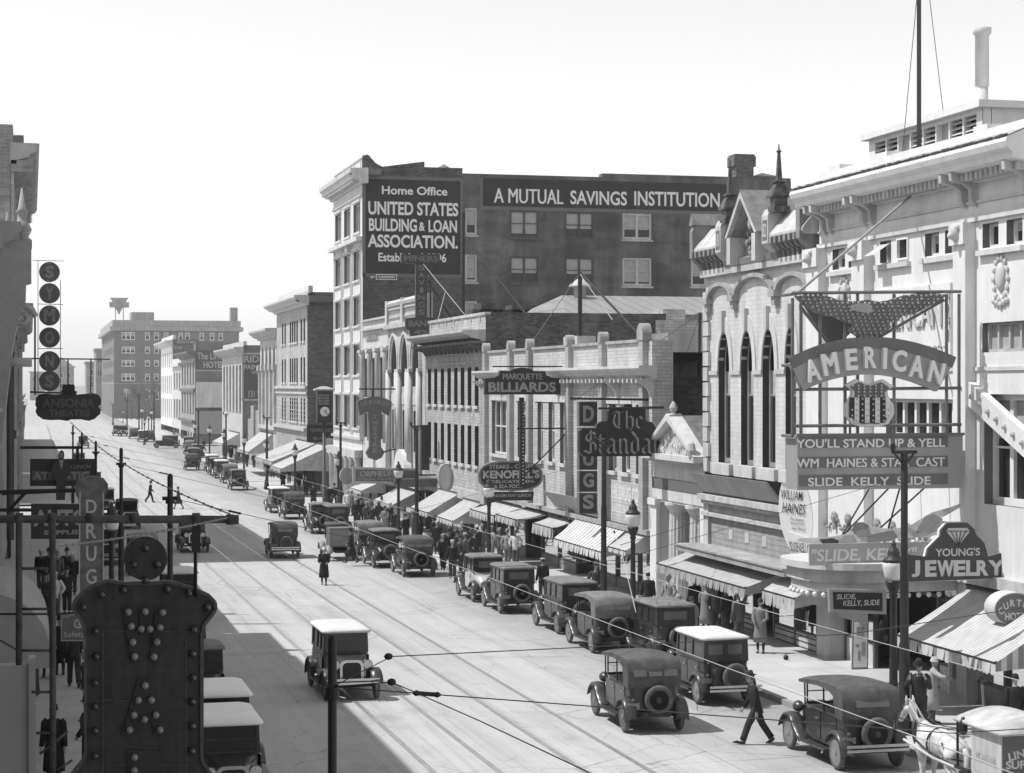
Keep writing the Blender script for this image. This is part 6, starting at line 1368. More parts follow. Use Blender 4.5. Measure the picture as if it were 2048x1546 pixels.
# picture-house canopy and its arch front
r = thing('picture_house_canopy', 'flat dark canopy with a white arched pediment over the picture house door', 'canopy', (XF-1.2, 118, 2.2))
m = MB(); m.box(XF-2.6, XF, 118.2, 123.6, 2.0, 2.35); m.box(XF-2.7, XF, 118.1, 123.7, 2.35, 2.5); m.build('canopy_deck', G(.12), r)
m = MB(); P = arcpts(126.3, 130.3, 2.3, 4.0, 14); m.prism([(126.0,2.0)]+P+[(130.6,2.0)], lambda a, b: (XF-.6,a,b), lambda a, b: (XF-.1,a,b)); m.build('arched_pediment', STUCCO, r)
m = MB(); Yp = UY(848, 23.6); m.box(23.4, 23.9, Yp-.2, Yp+.2, VZ(848,940,23.6), VZ(848,850,23.6)); m.build('sign_post', DARKPAINT, r)
# ================================================================ POLES, WIRES, LAMPS
DKPOLE = plain('dark_painted_pole', .022, .5, .2)
def trolley_pole(x, y, zt, label, arm=True, r0=.13, r1=.075, tee=False):
    zb = gz(y)+.15; r = thing('trolley_pole', label, 'pole', (x, y, zb), 'trolley wire poles'); m = MB(); m.smooth = True
    m.lathe([(r0*1.5,0),(r0*1.5,.5),(r0,.6),(r0,2.2),(r0*.82,2.25),(r0*.82,4.2),(r1,4.3),(r1,zt-zb),(r1*.5,zt-zb+.05)], (x,y,zb), 12); m.build('pole', DKPOLE, r)
    if arm:
        m = MB(); m.lathe([(r1*1.6,-.12),(r1*1.6,.0)], (x,y,zt-.45), 12); q=.16 if y > 20 else .05; m.box(x-q,x+q,y-.04,y+.04,zt-.50,zt-.42); m.build('clamp', BLACK, r)
    if tee:
        m = MB(); m.box(x-.32,x+.32,y-.05,y+.05,zt-.04,zt+.04); m.lathe([(.03,0),(.07,.08),(.07,.2),(.02,.26)], (x-.3,y,zt), 8); m.beam((x,y,zt-.35),(x+.25,y,zt-.04),.04); m.beam((x,y,zt-.35),(x-.25,y,zt-.04),.04); m.build('cross_arm', DKPOLE, r)
    return r
LP = [(2.8,18.5,5.78),(2.8,40.8,6.35),(2.8,63.2,6.2),(2.8,88,5.75),(2.8,112,5.6),(2.8,136,5.5)]
lab = ['nearest dark trolley pole rising from the bottom edge in front of the oncoming sedan','dark trolley pole with a crossbar behind the round head of the near sign','dark trolley pole left of the man crossing far up the street','thin trolley pole just right of the wide left sign','fifth trolley pole along the left kerb, hidden low behind the signs','sixth trolley pole along the left kerb']
for (x, y, z), l in zip(LP, lab): trolley_pole(x, y, z, l, r0=.11 if y > 20 else .06, r1=.058 if y > 20 else .043)
RP = [(20.7,43.9,6.6),(20.7,69.6,6.1),(20.7,105.8,6.0),(20.7,133,5.7),(20.7,176,5.4),(20.7,214,5.2),(20.7,250,5.2)]
lab = ['dark trolley pole with a T-shaped head in front of the theatre programme board','dark trolley pole in front of the black-letter sign','trolley pole in front of the pale brick block','trolley pole near the post clock','trolley pole by the tent-like awnings','trolley pole by the paint dealer building','farthest trolley pole on the right kerb']
for (x, y, z), l in zip(RP, lab): trolley_pole(x, y, z, l, arm=False, tee=True, r0=.13, r1=.085)
for i, (px, py, Y) in enumerate(((278,790,330),(308,785,330),(254,800,380),(226,808,420))):
    x = XX(px, Y); z = ZZ(py, x, Y); trolley_pole(x, Y, z, 'slender dark pole far up the street before the big brick building, %s' % ('rightmost but one','rightmost','third from the right','leftmost')[i], arm=False, tee=True, r0=.14, r1=.1)
WG = 'trolley wires'; WM = G(.16, .5)
for x, l in ((9.45,'left trolley contact wire running up the street'),(12.75,'right trolley contact wire running up the street')):
    wire('trolley_wire', [(x, y, gz(y)+4.55) for y in (8,18.5,40.8,63.2,88,112,136,160,200,240,300)], .007, l, group=WG, mat=G(.42, .4), n=4, sag=.03)
SW = 'span wires across the street'
for i, (a, b) in enumerate(zip(LP, [(20.7,19.5,6.2)]+RP[:4]+[(20.7,150,5.6)])):
    ps = [(a[0],a[1],a[2]-.45), (9.45,(a[1]*.6+b[1]*.4),gz(a[1])+4.72), (12.75,(a[1]*.4+b[1]*.6),gz(a[1])+4.72), (b[0],b[1],b[2]-.6)]
    if i > 0: ps = [(a[0],a[1],a[2]-.45), (9.45,a[1],gz(a[1])+4.72), (12.75,a[1]+1,gz(a[1])+4.72), (b[0],b[1],b[2]-.6)]
    ob = wire('span_wire', ps, .0065, ['span wire with a strain insulator from the nearest pole across the street','span wire from the pole behind the round sign head','third span wire up the street','fourth span wire up the street','fifth span wire up the street','sixth span wire up the street'][i], group=SW, mat=G(.07, .6), n=6)
    t = .14 if i == 0 else .2; p = Vector(ps[0]).lerp(Vector(ps[1]), t); d = (Vector(ps[1])-Vector(ps[0])).normalized(); m = MB(); m.smooth = True
    m.tube([p-d*.14, p-d*.11, p-d*.08, p+d*.08, p+d*.11, p+d*.14], [.012,.03,.022,.022,.03,.012], 8); m.build('strain_insulator', BLACK, ob)
pp = Vector((2.8,18.5,5.33))
ob = wire('pull_off_wire', [pp, P3(783,1313,18.6), P3(1240,1291,19.5), P3(1700,1268,20.5), (20.7,21,6.6)], .0055, 'upper pull-off wire with a ball insulator at the nearest pole', group=SW, mat=G(.07, .6), n=3); m = MB(); m.smooth = True; m.ball(P3(777,1313,18.6), .035, 8, 1.3); m.build('ball_insulator', BLACK, ob)
ob = wire('pull_off_wire', [pp, P3(783,1364,17.6), P3(960,1442,16.), P3(1210,1560,14.)], .0055, 'lower pull-off wire with a ball insulator dropping to the bottom edge', group=SW, mat=G(.07, .6), n=3); m = MB(); m.smooth = True; m.ball(P3(783,1364,17.6), .035, 8, 1.3); m.build('ball_insulator', BLACK, ob)
ob = wire('guy_wire', [P3(1225,1062,60), P3(1240,1090,58), P3(1272,1225,50)], .01, 'pale guy wire dropping past the bold-striped awning', mat=G(.5), group=SW)
m = MB(); m.smooth = True; m.ball(P3(1228,1064,60), .05, 8); m.build('ball_insulator', BLACK, ob)
wire('guy_wire', [P3(1240,1090,58), P3(1355,1057,64), (XF-.2, U(1420), V(1420,1037))], .01, 'dark guy wire from the trolley wires to the 1882 building', mat=G(.06), group=SW)
# signal mast and roof masts on the white brick building
r = thing('roof_mast', 'tall dark roof mast with two raking braces behind the white brick building', 'mast', (XX(1160,93), 93, 8.6))
rods(r, [(P3(1160,700,93), P3(1160,545,93))], .11, G(.03), 'mast'); rods(r, [(P3(1162,546,93), P3(1285,676,86)), ], .06, G(.025), 'brace')
rods(r, [(P3(1160,548,93), P3(1225,640,80)), (P3(1158,548,93), P3(1060,690,104))], .02, G(.3), 'stay')
r = thing('roof_mast', 'tall dark roof mast leaning brace in front of the dark painted side wall', 'mast', (XX(926,118), 118, 11.6))
rods(r, [(P3(926,640,118), P3(927,425,118))], .11, G(.03), 'mast'); rods(r, [(P3(928,470,118), P3(1052,628,112))], .08, G(.022), 'brace'); rods(r, [(P3(840,520,122), P3(930,630,112)), (P3(890,585,120), P3(876,640,116))], .02, G(.4), 'stay')
r = thing('roof_mast', 'thin dark pole with wires rising beside the 1882 arched building', 'mast', (XX(1398,78), 78, 5))
rods(r, [(P3(1397,836,78), P3(1400,625,78))], .07, G(.06), 'mast'); rods(r, [(P3(1400,627,78), P3(1150,800,84)), (P3(1400,630,78), P3(1340,800,78)), (P3(1390,628,78), P3(1408,628,78))], .018, G(.12), 'stay')
# street lamps
def lamp_proto():
    r = thing('street_lamp', 'street lamp', 'street lamp', (0,0,0)); m = MB(); m.smooth = True
    m.lathe([(.26,0),(.26,.18),(.2,.25),(.2,.55),(.15,.65),(.17,.75),(.11,.9),(.085,2.6),(.085,3.25),(.12,3.3),(.09,3.36),(.16,3.5),(.2,3.62),(.2,3.68)], n=14); m.build('post', plain('lamp_post_paint', .03, .45, .2), r)
    m = MB(); m.smooth = True; m.lathe([(.17,3.68),(.23,3.8),(.27,4.0),(.28,4.12),(.26,4.14)], n=16); m.build('globe', plain('opal_glass', .72, .25, .04, spec=.6), r)
    m = MB(); m.smooth = True; m.lathe([(.28,4.14),(.24,4.22),(.15,4.3),(.16,4.36),(.12,4.46),(.06,4.52),(.07,4.58),(.02,4.68)], n=14); m.build('lamp_cap', G(.04, .5), r)
    return r
lp = lamp_proto()
LL = [(1787,20.8,'street lamp with a white globe beside the T-headed trolley pole before the theatre'),(1266,20.8,'street lamp with a white globe before the temple bank'),(978,20.8,'street lamp with a white globe before the restaurant sign'),(797,20.8,'street lamp with a white globe before the picture house board'),(677,20.8,'street lamp with a white globe before the six-storey block'),(590,20.8,'street lamp with a white globe before the tent-like awnings'),(533,20.8,'street lamp with a white globe before the slender-arched hall'),(488,20.8,'street lamp with a white globe between the hall and the paint dealer'),(448,20.8,'street lamp with a white globe before the paint dealer'),(419,20.8,'street lamp with a white globe at the far side-street corner'),(390,20.8,'street lamp with a white globe before the far brick hotel'),(223,2.75,'street lamp with a white globe right of the tall drug sign on the left kerb')]
for i, (p, x, l) in enumerate(LL):
    y = UY(p, x); o = lp if i == 0 else copy_tree(lp); o.location = (x, y, gz(y)+.15); o['label'] = l; o['group'] = 'globe street lamps'
for i, (p, q, Y) in enumerate(((284,816,360),(303,820,350),(246,822,440),(289,838,300),(297,830,330))):
    x = XX(p, Y); o = copy_tree(lp); o.location = (x, Y, gz(Y)+.15); s = (ZZ(q, x, Y)-gz(Y)-.15)/4.4; o.scale = (s, s, s); o['label'] = 'far street lamp before the big brick building, %s' % ('left of the middle pair','right one of the middle pair','leftmost and farthest','lowest and nearest','just right of the nearest one')[i]; o['group'] = 'globe street lamps'
# poster stand on the pavement before the theatre
Xs, Ys_ = GG(1725, 1340, .15)
r = thing('poster_stand', 'leaning white poster stand on the pavement before the theatre entrance', 'poster stand', (Xs, Ys_, gz(Ys_)+.15))
z0 = gz(Ys_)+.15; m = MB()
def ps(a, b, c): return (Xs+a+.12*b, Ys_+.15+.35*b/1.5+c, z0+b)
m.add([ps(-.28,0,0),ps(.25,0,0),ps(.25,1.45,0),ps(-.28,1.45,0),ps(-.28,0,.05),ps(.25,0,.05),ps(.25,1.45,.05),ps(-.28,1.45,.05)], [(0,1,2,3),(4,5,6,7),(0,1,5,4),(1,2,6,5),(2,3,7,6),(3,0,4,7)]); m.build('frame', G(.25), r)
m = MB(); m.poly([ps(-.24,.06,-.01),ps(.21,.06,-.01),ps(.21,1.4,-.01),ps(-.24,1.4,-.01)]); m.build('poster', WHITE, r)
m = MB()
for a, b, c, d in ((-.15,.95,.1,1.25),(-.1,.25,.0,.55),(.02,.4,.15,.8),(-.18,.65,-.05,.75)): m.poly([ps(a,b,-.015),ps(c,b,-.015),ps(c,d,-.015),ps(a,d,-.015)])
m.build('printed_figure', G(.35), r)
X_, Y_ = GG(1572, 1320, .15); m = MB(); m.smooth = True; m.ball((X_,Y_,gz(Y_)+.23), .085, 12); tag(m.build('ball', G(.02,.4)), 'small dark ball lying on the pavement near the 1882 building', 'ball')
for a, b, l in ((1930,1330,'white poster board standing under the right-edge awning'),):
    X_, Y_ = GG(a-12, b+60, .15); m = MB(); m.box(X_-.3,X_+.25,Y_,Y_+.05,gz(Y_)+.2,gz(Y_)+1.75); ob = m.build('poster_board', WHITE); tag(ob, l, 'poster'); m = MB()
    for c, d, e_, f in ((-.2,1.2,.1,1.6),(-.2,.5,.0,.9),(.02,.8,.18,1.1)): m.box(X_+c,X_+e_,Y_-.01,Y_,gz(Y_)+.1+d,gz(Y_)+.1+f)
    m.build('printed_picture', G(.3), ob, off=(0,0,0))
# ================================================================ MOTOR CARS
TYRE = plain('tyre_rubber', .11, .85, .35, 6.); RIM = plain('wood_spoke', .22, .6, .3, 5.); CHROME = plain('nickel_plate', .55, .25, .1, metal=.8)
CARGL = glass('car_glass', .03, .5, .06); FENDER = plain('dusty_black_fender', .05, .32, .35, 5., spec=.6)
def car_paint(v):
    v = v*.5 if v < .2 else v
    m = plain('car_paint_%03d' % round(v*1000), v*.8, .35, .45, 2.5, spec=.4); b = m.node_tree.nodes['Principled BSDF']; b.inputs['Coat Weight'].default_value = .35; b.inputs['Coat Roughness'].default_value = .06; return m
TOPC = wear(plain('car_top_cloth', .10, .8, .25, 4.), (1,1,1), 3., .35, .6, .6); TOPL = plain('pale_car_top', .62, .7, .10, 4.); TOPM = wear(plain('dusty_car_top', .21, .75, .2, 4.), (1,1,1), 2.6, .35, .6, .65)
def sect(y, hw, z0, z1, rt=.08, n=4):
    """rounded-top body section, clockwise"""
    P = [(-hw, y, z0), (-hw, y, z1-rt)]
    for k in range(1, n+1): a = math.pi/2*k/n; P.append((-hw+rt-rt*math.cos(a), y, z1-rt+rt*math.sin(a)))
    for k in range(0, n): a = math.pi/2*k/n; P.append((hw-rt+rt*math.sin(a), y, z1-rt+rt*math.cos(a)))
    P += [(hw, y, z1-rt), (hw, y, z0)]
    return P
def make_wheel(parent, x, y, rad, disc, name='wheel', tyrew=.062, lie=None, rim=None):
    ax = 'X' if lie is None else lie
    m = MB(); o = (0,0,0)
    if disc: m.smooth = True; m.lathe([(.02,-.05),(.07,-.045),(.09,-.03),(rad*.6,-.015),(rad*.78,-.04),(rad*.78,.04),(rad*.6,.015),(.09,.03),(.07,.045),(.02,.05)], o, 20, ax)
    else:
        m.lathe([(rad*.80,-.045),(rad*.80,.045),(rad*.70,.03),(rad*.70,-.03),(rad*.80,-.045)], o, 20, ax); m.lathe([(.02,-.07),(.075,-.06),(.075,.06),(.02,.07)], o, 10, ax)
        for k in range(10):
            a = 2*math.pi*k/10; q = (0, math.cos(a), math.sin(a)) if ax == 'X' else (math.cos(a), 0, math.sin(a)); m.beam((q[0]*.06,q[1]*.06,q[2]*.06), (q[0]*rad*.72,q[1]*rad*.72,q[2]*rad*.72), .020)
    w = m.build(name, rim or RIM, parent, off=(0,0,0), loc=(x, y, rad if lie is None else 0))
    m = MB(); m.smooth = True; P = []
    for k in range(9):
        a = 2*math.pi*k/8; P.append((rad-tyrew+tyrew*math.cos(a), tyrew*math.sin(a)))
    m.lathe(P, o, 24, ax); m.build('tyre', TYRE, w, off=(0,0,0))
    return w
def make_car(kind, label, paint, top, L=1.0, disc=False, spare=True, bumper=False, trunk=False, rearwin=1, two=None, visor=False):
    """kind: touring, sedan or coupe; nose towards +y, wheels on z = 0"""
    r = thing('parked_car', label, 'car'); rad = .385; ya, yb = 1.42*L, -1.38*L
    cab = {'touring': (.62,-1.62), 'sedan': (.55,-1.72), 'coupe': (.40,-1.10)}[kind]; f, b = cab[0]*L, cab[1]*L; belt = 1.18; hw = .66; ztop = 1.87
    P = car_paint(paint); UP = car_paint(two) if two is not None else P
    m = MB(); m.smooth = False
    m.rings([sect(1.52*L,.30,.55,1.06,.13), sect(1.50*L,.32,.55,1.09,.14), sect(f+.28,.44,.52,1.15,.15), sect(f+.02,.58,.5,1.20,.14)]); 
    for y in [f+.28+k*.09 for k in range(1, 9)]:
        if y < 1.4*L:
            t = (y-f-.28)/(1.5*L-f-.28); w_ = .44-.12*t
            for s in (-1, 1): m.box(min(s*w_, s*(w_+.012)), max(s*w_, s*(w_+.012)), y-.02, y+.02, .68, .98)
    m.build('hood', UP if two is None else P, r, off=(0,0,0))
    m = MB(); rt = .05
    secs = [sect(f+.02,.60,.46,belt,rt), sect(f-.4,hw-.01,.44,belt,rt), sect((f+b)/2,hw,.44,belt,rt), sect(b+.35,hw,.46,belt,rt), sect(b+.08,hw-.04,.5,belt,rt), sect(b-.02,hw-.12,.58,belt-.02,rt)]
    m.rings(secs); 
    if kind == 'coupe': m.rings([sect(b,.62,.5,1.12,.16), sect(b-.45,.58,.52,1.05,.2), sect(b-.72*L,.5,.58,.88,.16)])
    m.build('body', P, r, off=(0,0,0))
    nd = 2 if kind != 'coupe' else 1; span = (f-.05-(b+.35))/nd
    for s in (-1, 1):
        for k in range(nd):
            y0 = b+.35+k*span+.03; m = MB(); x = s*(hw+.004)
            m.box(min(x,x+s*.012), max(x,x+s*.012), y0, y0+span-.06, .52, belt-.07); d = m.build('door', P, r, off=(0,0,0))
            m = MB(); m.box(min(x+s*.012,x+s*.05), max(x+s*.012,x+s*.05), y0+.08, y0+.18, belt-.22, belt-.19); m.build('handle', CHROME, d, off=(0,0,0))
    # fenders and running boards
    for s in (-1, 1):
        xi, xo = s*.50, s*.84
        for y, fr_ in ((ya, True), (yb, False)):
            m = MB(); m.smooth = True; R_ = rad+.085; pts = []
            a0, a1 = (math.radians(18), math.radians(150)) if fr_ else (math.radians(25), math.radians(172))
            for k in range(11):
                a = a0+(a1-a0)*k/10; pts.append((y+R_*math.cos(a), rad+R_*math.sin(a)))
            if fr_: pts += [(y-.62, .46), (y-.85, .36)]
            else: pts += [(y-R_-.02, rad-.02)]
            rs = []
            for (yy, zz) in pts: rs.append([(xi,yy,zz-.02),(xi,yy,zz+.0),((xi+xo)/2,yy,zz+.035),(xo-s*.04,yy,zz+.015),(xo,yy,zz-.05),(xo-s*.012,yy,zz-.06),((xi+xo)/2,yy,zz+.015)])
            m.rings(rs); m.build('fender', FENDER, r, off=(0,0,0))
        m = MB(); m.box(min(s*.56,s*.83), max(s*.56,s*.83), yb+rad+.1, ya-.8, .33, .37); m.box(min(s*.54,s*.57), max(s*.54,s*.57), yb+rad, ya-.5, .33, .5); m.build('running_board', FENDER, r, off=(0,0,0))
        for y in (ya, yb): make_wheel(r, s*.71, y, rad, disc)
    m = MB(); m.box(-.36,.36,yb-.5,ya+.2,.42,.52); 
    for y in (ya, yb): m.tube([(-.68,y,rad),(.68,y,rad)], .04, 6)
    m.build('chassis', BLACK, r, off=(0,0,0))
    m = MB(); m.rings([sect(1.51*L,.32,.55,1.10,.15), sect(1.56*L,.33,.55,1.11,.15)]); rdt = m.build('radiator', CHROME, r, off=(0,0,0))
    m = MB(); m.rings([sect(1.562*L,.26,.6,1.04,.12), sect(1.568*L,.26,.6,1.04,.12)]); m.build('radiator_core', BLACK, rdt, off=(0,0,0))
    for s in (-1, 1):
        m = MB(); m.smooth = True; m.lathe([(.03,-.16),(.09,-.11),(.13,-.02),(.14,.05),(.125,.06)], (s*.45,1.5*L,.98), 14, 'Y'); m.beam((s*.45,1.5*L,.62),(s*.45,1.5*L,.86),.03); h = m.build('headlight', FENDER, r, off=(0,0,0))
        m = MB(); m.lathe([(.122,.055),(.122,.066)], (s*.45,1.5*L,.98), 14, 'Y'); m.build('lens', plain('lamp_lens', .6, .1, .1, spec=1.), h, off=(0,0,0))
    # upper works
    if kind == 'touring':
        prof = [(f+.30,1.79),(f+.02,1.83),((f+b)/2+.3,1.90),((f+b)/2-.3,1.91),(b+.36,1.89),(b+.12,1.86),(b+.0,1.77),(b-.04,1.45),(b+.02,1.14)]
        m = MB(); m.smooth = True; hw2 = hw+.03; n = 8; rs = []
        for i, (y, z) in enumerate(prof):
            cr_ = .07 if i < 5 else .05; row = [(hw2*(2*k/n-1), y-(.06*(1-abs(2*k/n-1)**2) if i > 5 else 0), z-cr_*(abs(2*k/n-1)**3)) for k in range(n+1)]; rs.append(row)
        m.rings(rs, cap=False, close=False); m.smooth = False
        for s in (-1, 1):
            x = s*hw2; up = [(x,y,z-(.07 if i < 5 else .05)) for i, (y, z) in enumerate(prof)]
            lo = [(x,f+.30,1.66),(x,f+.02,1.67),(x,(f+b)/2+.3,1.72),(x,(f+b)/2-.3,1.70),(x,b+.52,1.60),(x,b+.40,1.14),(x,b+.3,1.13),(x,b+.2,1.13),(x,b+.04,1.12)]
            for i in range(len(up)-1): m.poly([up[i], up[i+1], lo[i+1], lo[i]])
        m.build('folding_top', top, r, off=(0,0,0))
        nw = rearwin; m = MB()
        for k in range(nw):
            wd = .34/nw+.06; xc = (k-(nw-1)/2)*(wd*2.3); y = b-.125; m.add([(xc-wd,y-.005,1.42),(xc+wd,y-.005,1.42),(xc+wd,y+.055,1.58),(xc-wd,y+.055,1.58)], [(0,1,2,3)])
        m.build('rear_window', plain('celluloid_window', .13, .12, .15, 2.), r, off=(0,0,0))
        for s in (-1, 1):
            m = MB()
            for y in (f-.02, (f+b)/2-.02): m.beam((s*(hw-.0),y,belt-.02),(s*(hw+.01),y,1.76),.03)
            m.build('top_bow', BLACK, r, off=(0,0,0))
        m = MB(); m.box(-.55,.55,(f+b)/2-.3,(f+b)/2-.12,.6,1.3); m.box(-.55,.55,b+.1,b+.35,.6,1.34); m.build('seat', G(.03,.5), r, off=(0,0,0))
        m = MB(); m.box(-hw+.05,hw-.05,f-.35,b+.1,belt-.01,belt+.005); m.build('cabin_floor', G(.015,.9), r, off=(0,0,0))
    else:
        ops = []
        if kind == 'sedan': ops = [(f-.62,f-.10),(f-1.28,f-.70),(b+.22,f-1.36)]
        else: ops = [(f-.85,f-.10),(b+.12,f-.95)] if b+.12 < f-1.05 else [(f-.85,f-.10)]
        m = MB()
        class SD:
            def __init__(s, sg): s.sg = sg
            def at(s, u, v, w=0): return (s.sg*(hw-.012-(v-belt)*.04-w), u, v)
        class RR:
            def at(s, u, v, w=0): return (u, b+.03+w+(v-belt)*.05, v)
        class FR:
            def at(s, u, v, w=0): return (u, f-.01-w-(v-belt)*.06, v)
        zt = 1.78
        for sg in (-1, 1): wall(m, SD(sg), b+.03, f-.01, belt, zt, [(a,c,belt+.06,zt-.08) for a, c in ops], .04)
        rw = [(-.40,.40)] if rearwin == 1 else [(-.50,-.06),(.06,.50)]
        wall(m, RR(), -hw+.03, hw-.03, belt-.02, zt, [(a,c,1.36,1.64) for a, c in rw], .04); wall(m, FR(), -hw+.03, hw-.03, belt-.02, zt, [(-.55,.55,belt+.05,zt-.10)], .04)
        m.build('cabin', UP if two is None else car_paint(.03), r, off=(0,0,0))
        g = MB()
        for sg in (-1, 1):
            for a, c in ops: g.poly([SD(sg).at(*q, .03) for q in ((a,belt+.06),(c,belt+.06),(c,zt-.08),(a,zt-.08))])
        g.build('side_glass', CARGL, r, off=(0,0,0)); g = MB()
        for a, c in rw: g.poly([RR().at(*q, .03) for q in ((a,1.36),(c,1.36),(c,1.64),(a,1.64))])
        g.build('rear_window', plain('car_rear_glass', .14, .1, .2, spec=.6), r, off=(0,0,0))
        m = MB(); m.smooth = True; fo = f+(.22 if visor else .08)
        def rr(z, e, h=0): 
            P = []; x1, y1, y0, c = hw+.05-e, fo-e, b-.06+e, .14
            for cx, cy, a0 in ((x1-c,y1-c,0),(-x1+c,y1-c,90),(-x1+c,y0+c,180),(x1-c,y0+c,270)):
                for k in range(4): a = math.radians(a0+30*k); P.append((cx+c*math.cos(a), cy+c*math.sin(a), z+h*(1-((cx+c*math.cos(a))/x1)**2)))
            return P
        m.rings([rr(1.765,.02), rr(1.80,0), rr(1.845,.03,.01), rr(1.875,.12,.03), rr(1.89,.3,.035)]); m.build('roof', top, r, off=(0,0,0))
    # windscreen
    m = MB(); y = f+.03 if kind == 'touring' else f+.012
    for a, c, d, e_ in ((-.60,-.57,belt,1.76),(.57,.60,belt,1.76),(-.57,.57,belt,belt+.04),(-.57,.57,1.72,1.76),(-.57,.57,1.46,1.48)): m.box(a,c,y-.02,y+.02,d,e_)
    ws = m.build('windscreen', BLACK if kind == 'touring' else UP, r, off=(0,0,0)); m = MB(); m.poly([(-.57,y,belt+.04),(.57,y,belt+.04),(.57,y,1.72),(-.57,y,1.72)]); m.build('pane', CARGL if kind != 'touring' else CLEAR, ws, off=(0,0,0))
    re = b-.06 if kind != 'coupe' else b-.72*L
    if trunk: m = MB(); m.rings([sect(b-.02,.48,.55,1.12,.04), sect(b-.42,.46,.55,1.08,.06)]); m.build('trunk', car_paint(.035), r, off=(0,0,0)); re = b-.42
    if spare:
        w_ = make_wheel(r, 0.06, re-.13, rad*.97, disc, 'spare_wheel', .07, 'Y', plain('dark_rim', .04, .4, .2)); w_.location.z = .83
        m = MB(); m.beam((0,re+.12,.62),(0,re-.1,.62),.06); m.build('spare_bracket', BLACK, r, off=(0,0,0))
    ye = re-(.30 if spare else .08)
    if bumper:
        for z in (.50,.60):
            m = MB(); m.box(-.74,.74,ye-.06,ye-.03,z-.03,z+.03); m.build('rear_bumper', CHROME, r, off=(0,0,0)); m = MB(); m.box(-.74,.74,1.80*L,1.83*L,z-.03,z+.03); m.build('front_bumper', CHROME, r, off=(0,0,0))
        m = MB()
        for s in (-.4,.4): m.beam((s,b,.5),(s,ye-.03,.55),.04); m.beam((s,1.4*L,.5),(s,1.81*L,.55),.04)
        m.build('bumper_iron', BLACK, r, off=(0,0,0))
    m = MB(); m.smooth = True; m.lathe([(.05,-.05),(.06,0),(.02,.05)], (-.58, b-.12, .82), 8, 'Y'); m.build('tail_lamp', FENDER, r, off=(0,0,0))
    m = MB(); m.box(-.74,-.42,b-.13,b-.115,.62,.76); m.build('number_plate', plain('number_plate_enamel', .22, .5, .3, 20.), r, off=(0,0,0))
    if kind == 'touring': m = MB(); m.box(-.50,-.25,1.60*L,1.615*L,.62,.74); m.build('front_number_plate', plain('number_plate_enamel', .22), r, off=(0,0,0))
    return r
CARG = 'cars parked along the right kerb'
KIND = {}
def car(kind, key, **kw):
    k = (kind, key)
    if k not in KIND: KIND[k] = (make_car(kind, 'car', **kw), [0])
    o, used = KIND[k]
    if used[0]: o = copy_tree(o)
    used[0] += 1; return o
def place(o, x, y, rz, label, group=CARG, name='parked_car', s=1.0):
    o.location = (x, y, gz(y)+.012); a = math.atan2(gz(y+2)-gz(y-2), 4); o.rotation_euler = (a*math.cos(rz), 0, rz); o['label'] = label; o['group'] = group; o.name = name; o.scale = (s, s, s)
T1 = lambda: car('touring', 'a', paint=.055, top=TOPC, bumper=True, rearwin=1)
T2 = lambda: car('touring', 'b', paint=.04, top=TOPM, disc=False, rearwin=2)
T3 = lambda: car('touring', 'c', paint=.07, top=TOPC, disc=False, rearwin=3)
S1 = lambda: car('sedan', 'a', paint=.05, top=TOPL, bumper=True, trunk=True, rearwin=2, disc=True, L=1.04)
S2 = lambda: car('sedan', 'b', paint=.06, top=TOPM, rearwin=1, disc=False)
S3 = lambda: car('sedan', 'c', paint=.12, top=TOPL, rearwin=1, bumper=True, disc=True, visor=True, L=1.05)
C1 = lambda: car('coupe', 'a', paint=.55, two=.04, top=TOPM, rearwin=1, disc=True)
C2 = lambda: car('coupe', 'b', paint=.05, top=TOPM, rearwin=1, disc=False)
def at_rear(px, py):     # car whose rear wheels meet the road at (px, py), px at the middle of its rear
    return GG(px, py)
def right(o, pxl, py, label, rz=0., x=None, group=CARG, s=1.0, dx=0):
    """pxl, py: where the left rear wheel meets the road"""
    X, Y = GG(pxl, py); X += .74*s; place(o, (X if x is None else x)+dx, Y+1.38*s, rz, label, group, s=s)
right(T1(), 1672, 1540, 'dark open-sided touring car with its top up, nearest at the right kerb')
right(S1(), 1392, 1408, 'tall dark sedan with pale roof, rear trunk and disc spare wheel at the right kerb')
right(S2(), 1300, 1326, 'grey-roofed sedan parked just ahead of the pale-roofed sedan with the trunk', rz=R(1))
right(T2(), 1183, 1306, 'touring car with pale top and two rear windows, ahead of the grey-roofed sedan')
right(S2(), 1112, 1268, 'dark rounded-roof sedan just ahead of the two-windowed touring car', rz=R(1.5))
right(S2(), 999, 1227, 'black sedan with a big spare wheel parked by the man in cap at the kerb', s=.98)
right(C1(), 945, 1204, 'two-tone coupe with white lower body and dark cabin')
right(T3(), 806, 1154, 'touring car with a large round spare wheel and three rear panes, by the crowd')
right(C2(), 746, 1136, 'small dark coupe parked left of the touring car by the crowd')
right(T2(), 715, 1112, 'pale-topped touring car parked ahead of the small dark coupe', s=.98)
right(S2(), 652, 1072, 'dark sedan half hidden behind the stopped delivery truck')
right(C2(), 622, 1068, 'coupe with thick spare wheel parked ahead of the half hidden sedan')
right(T3(), 568, 1039, 'dark touring car parked alone behind the cream sedan, near the post clock')
right(S3(), 540, 1026, 'pale grey sedan parked ahead of the touring car near the post clock')
for i, (p, q, f_, l) in enumerate(((462,981,C2,'coupe with a round spare wheel, nearest of the far parked row'),(446,967,T2,'second car of the far parked row'),(430,957,S3,'third car of the far parked row, pale'),(420,951,S2,'fourth car of the far parked row'),(412,944,S3,'fifth car of the far parked row, light coloured'),(371,941,T3,'touring car nearest in the farthest parked row'),(376,927,S2,'sedan second in the farthest parked row'),(384,918,S2,'sedan third in the farthest parked row'),(370,909,T2,'touring car fourth in the farthest parked row'),(368,900,S2,'last sedan in the farthest parked row'))):
    right(f_(), p, q, l)
MG = 'cars moving in the street'
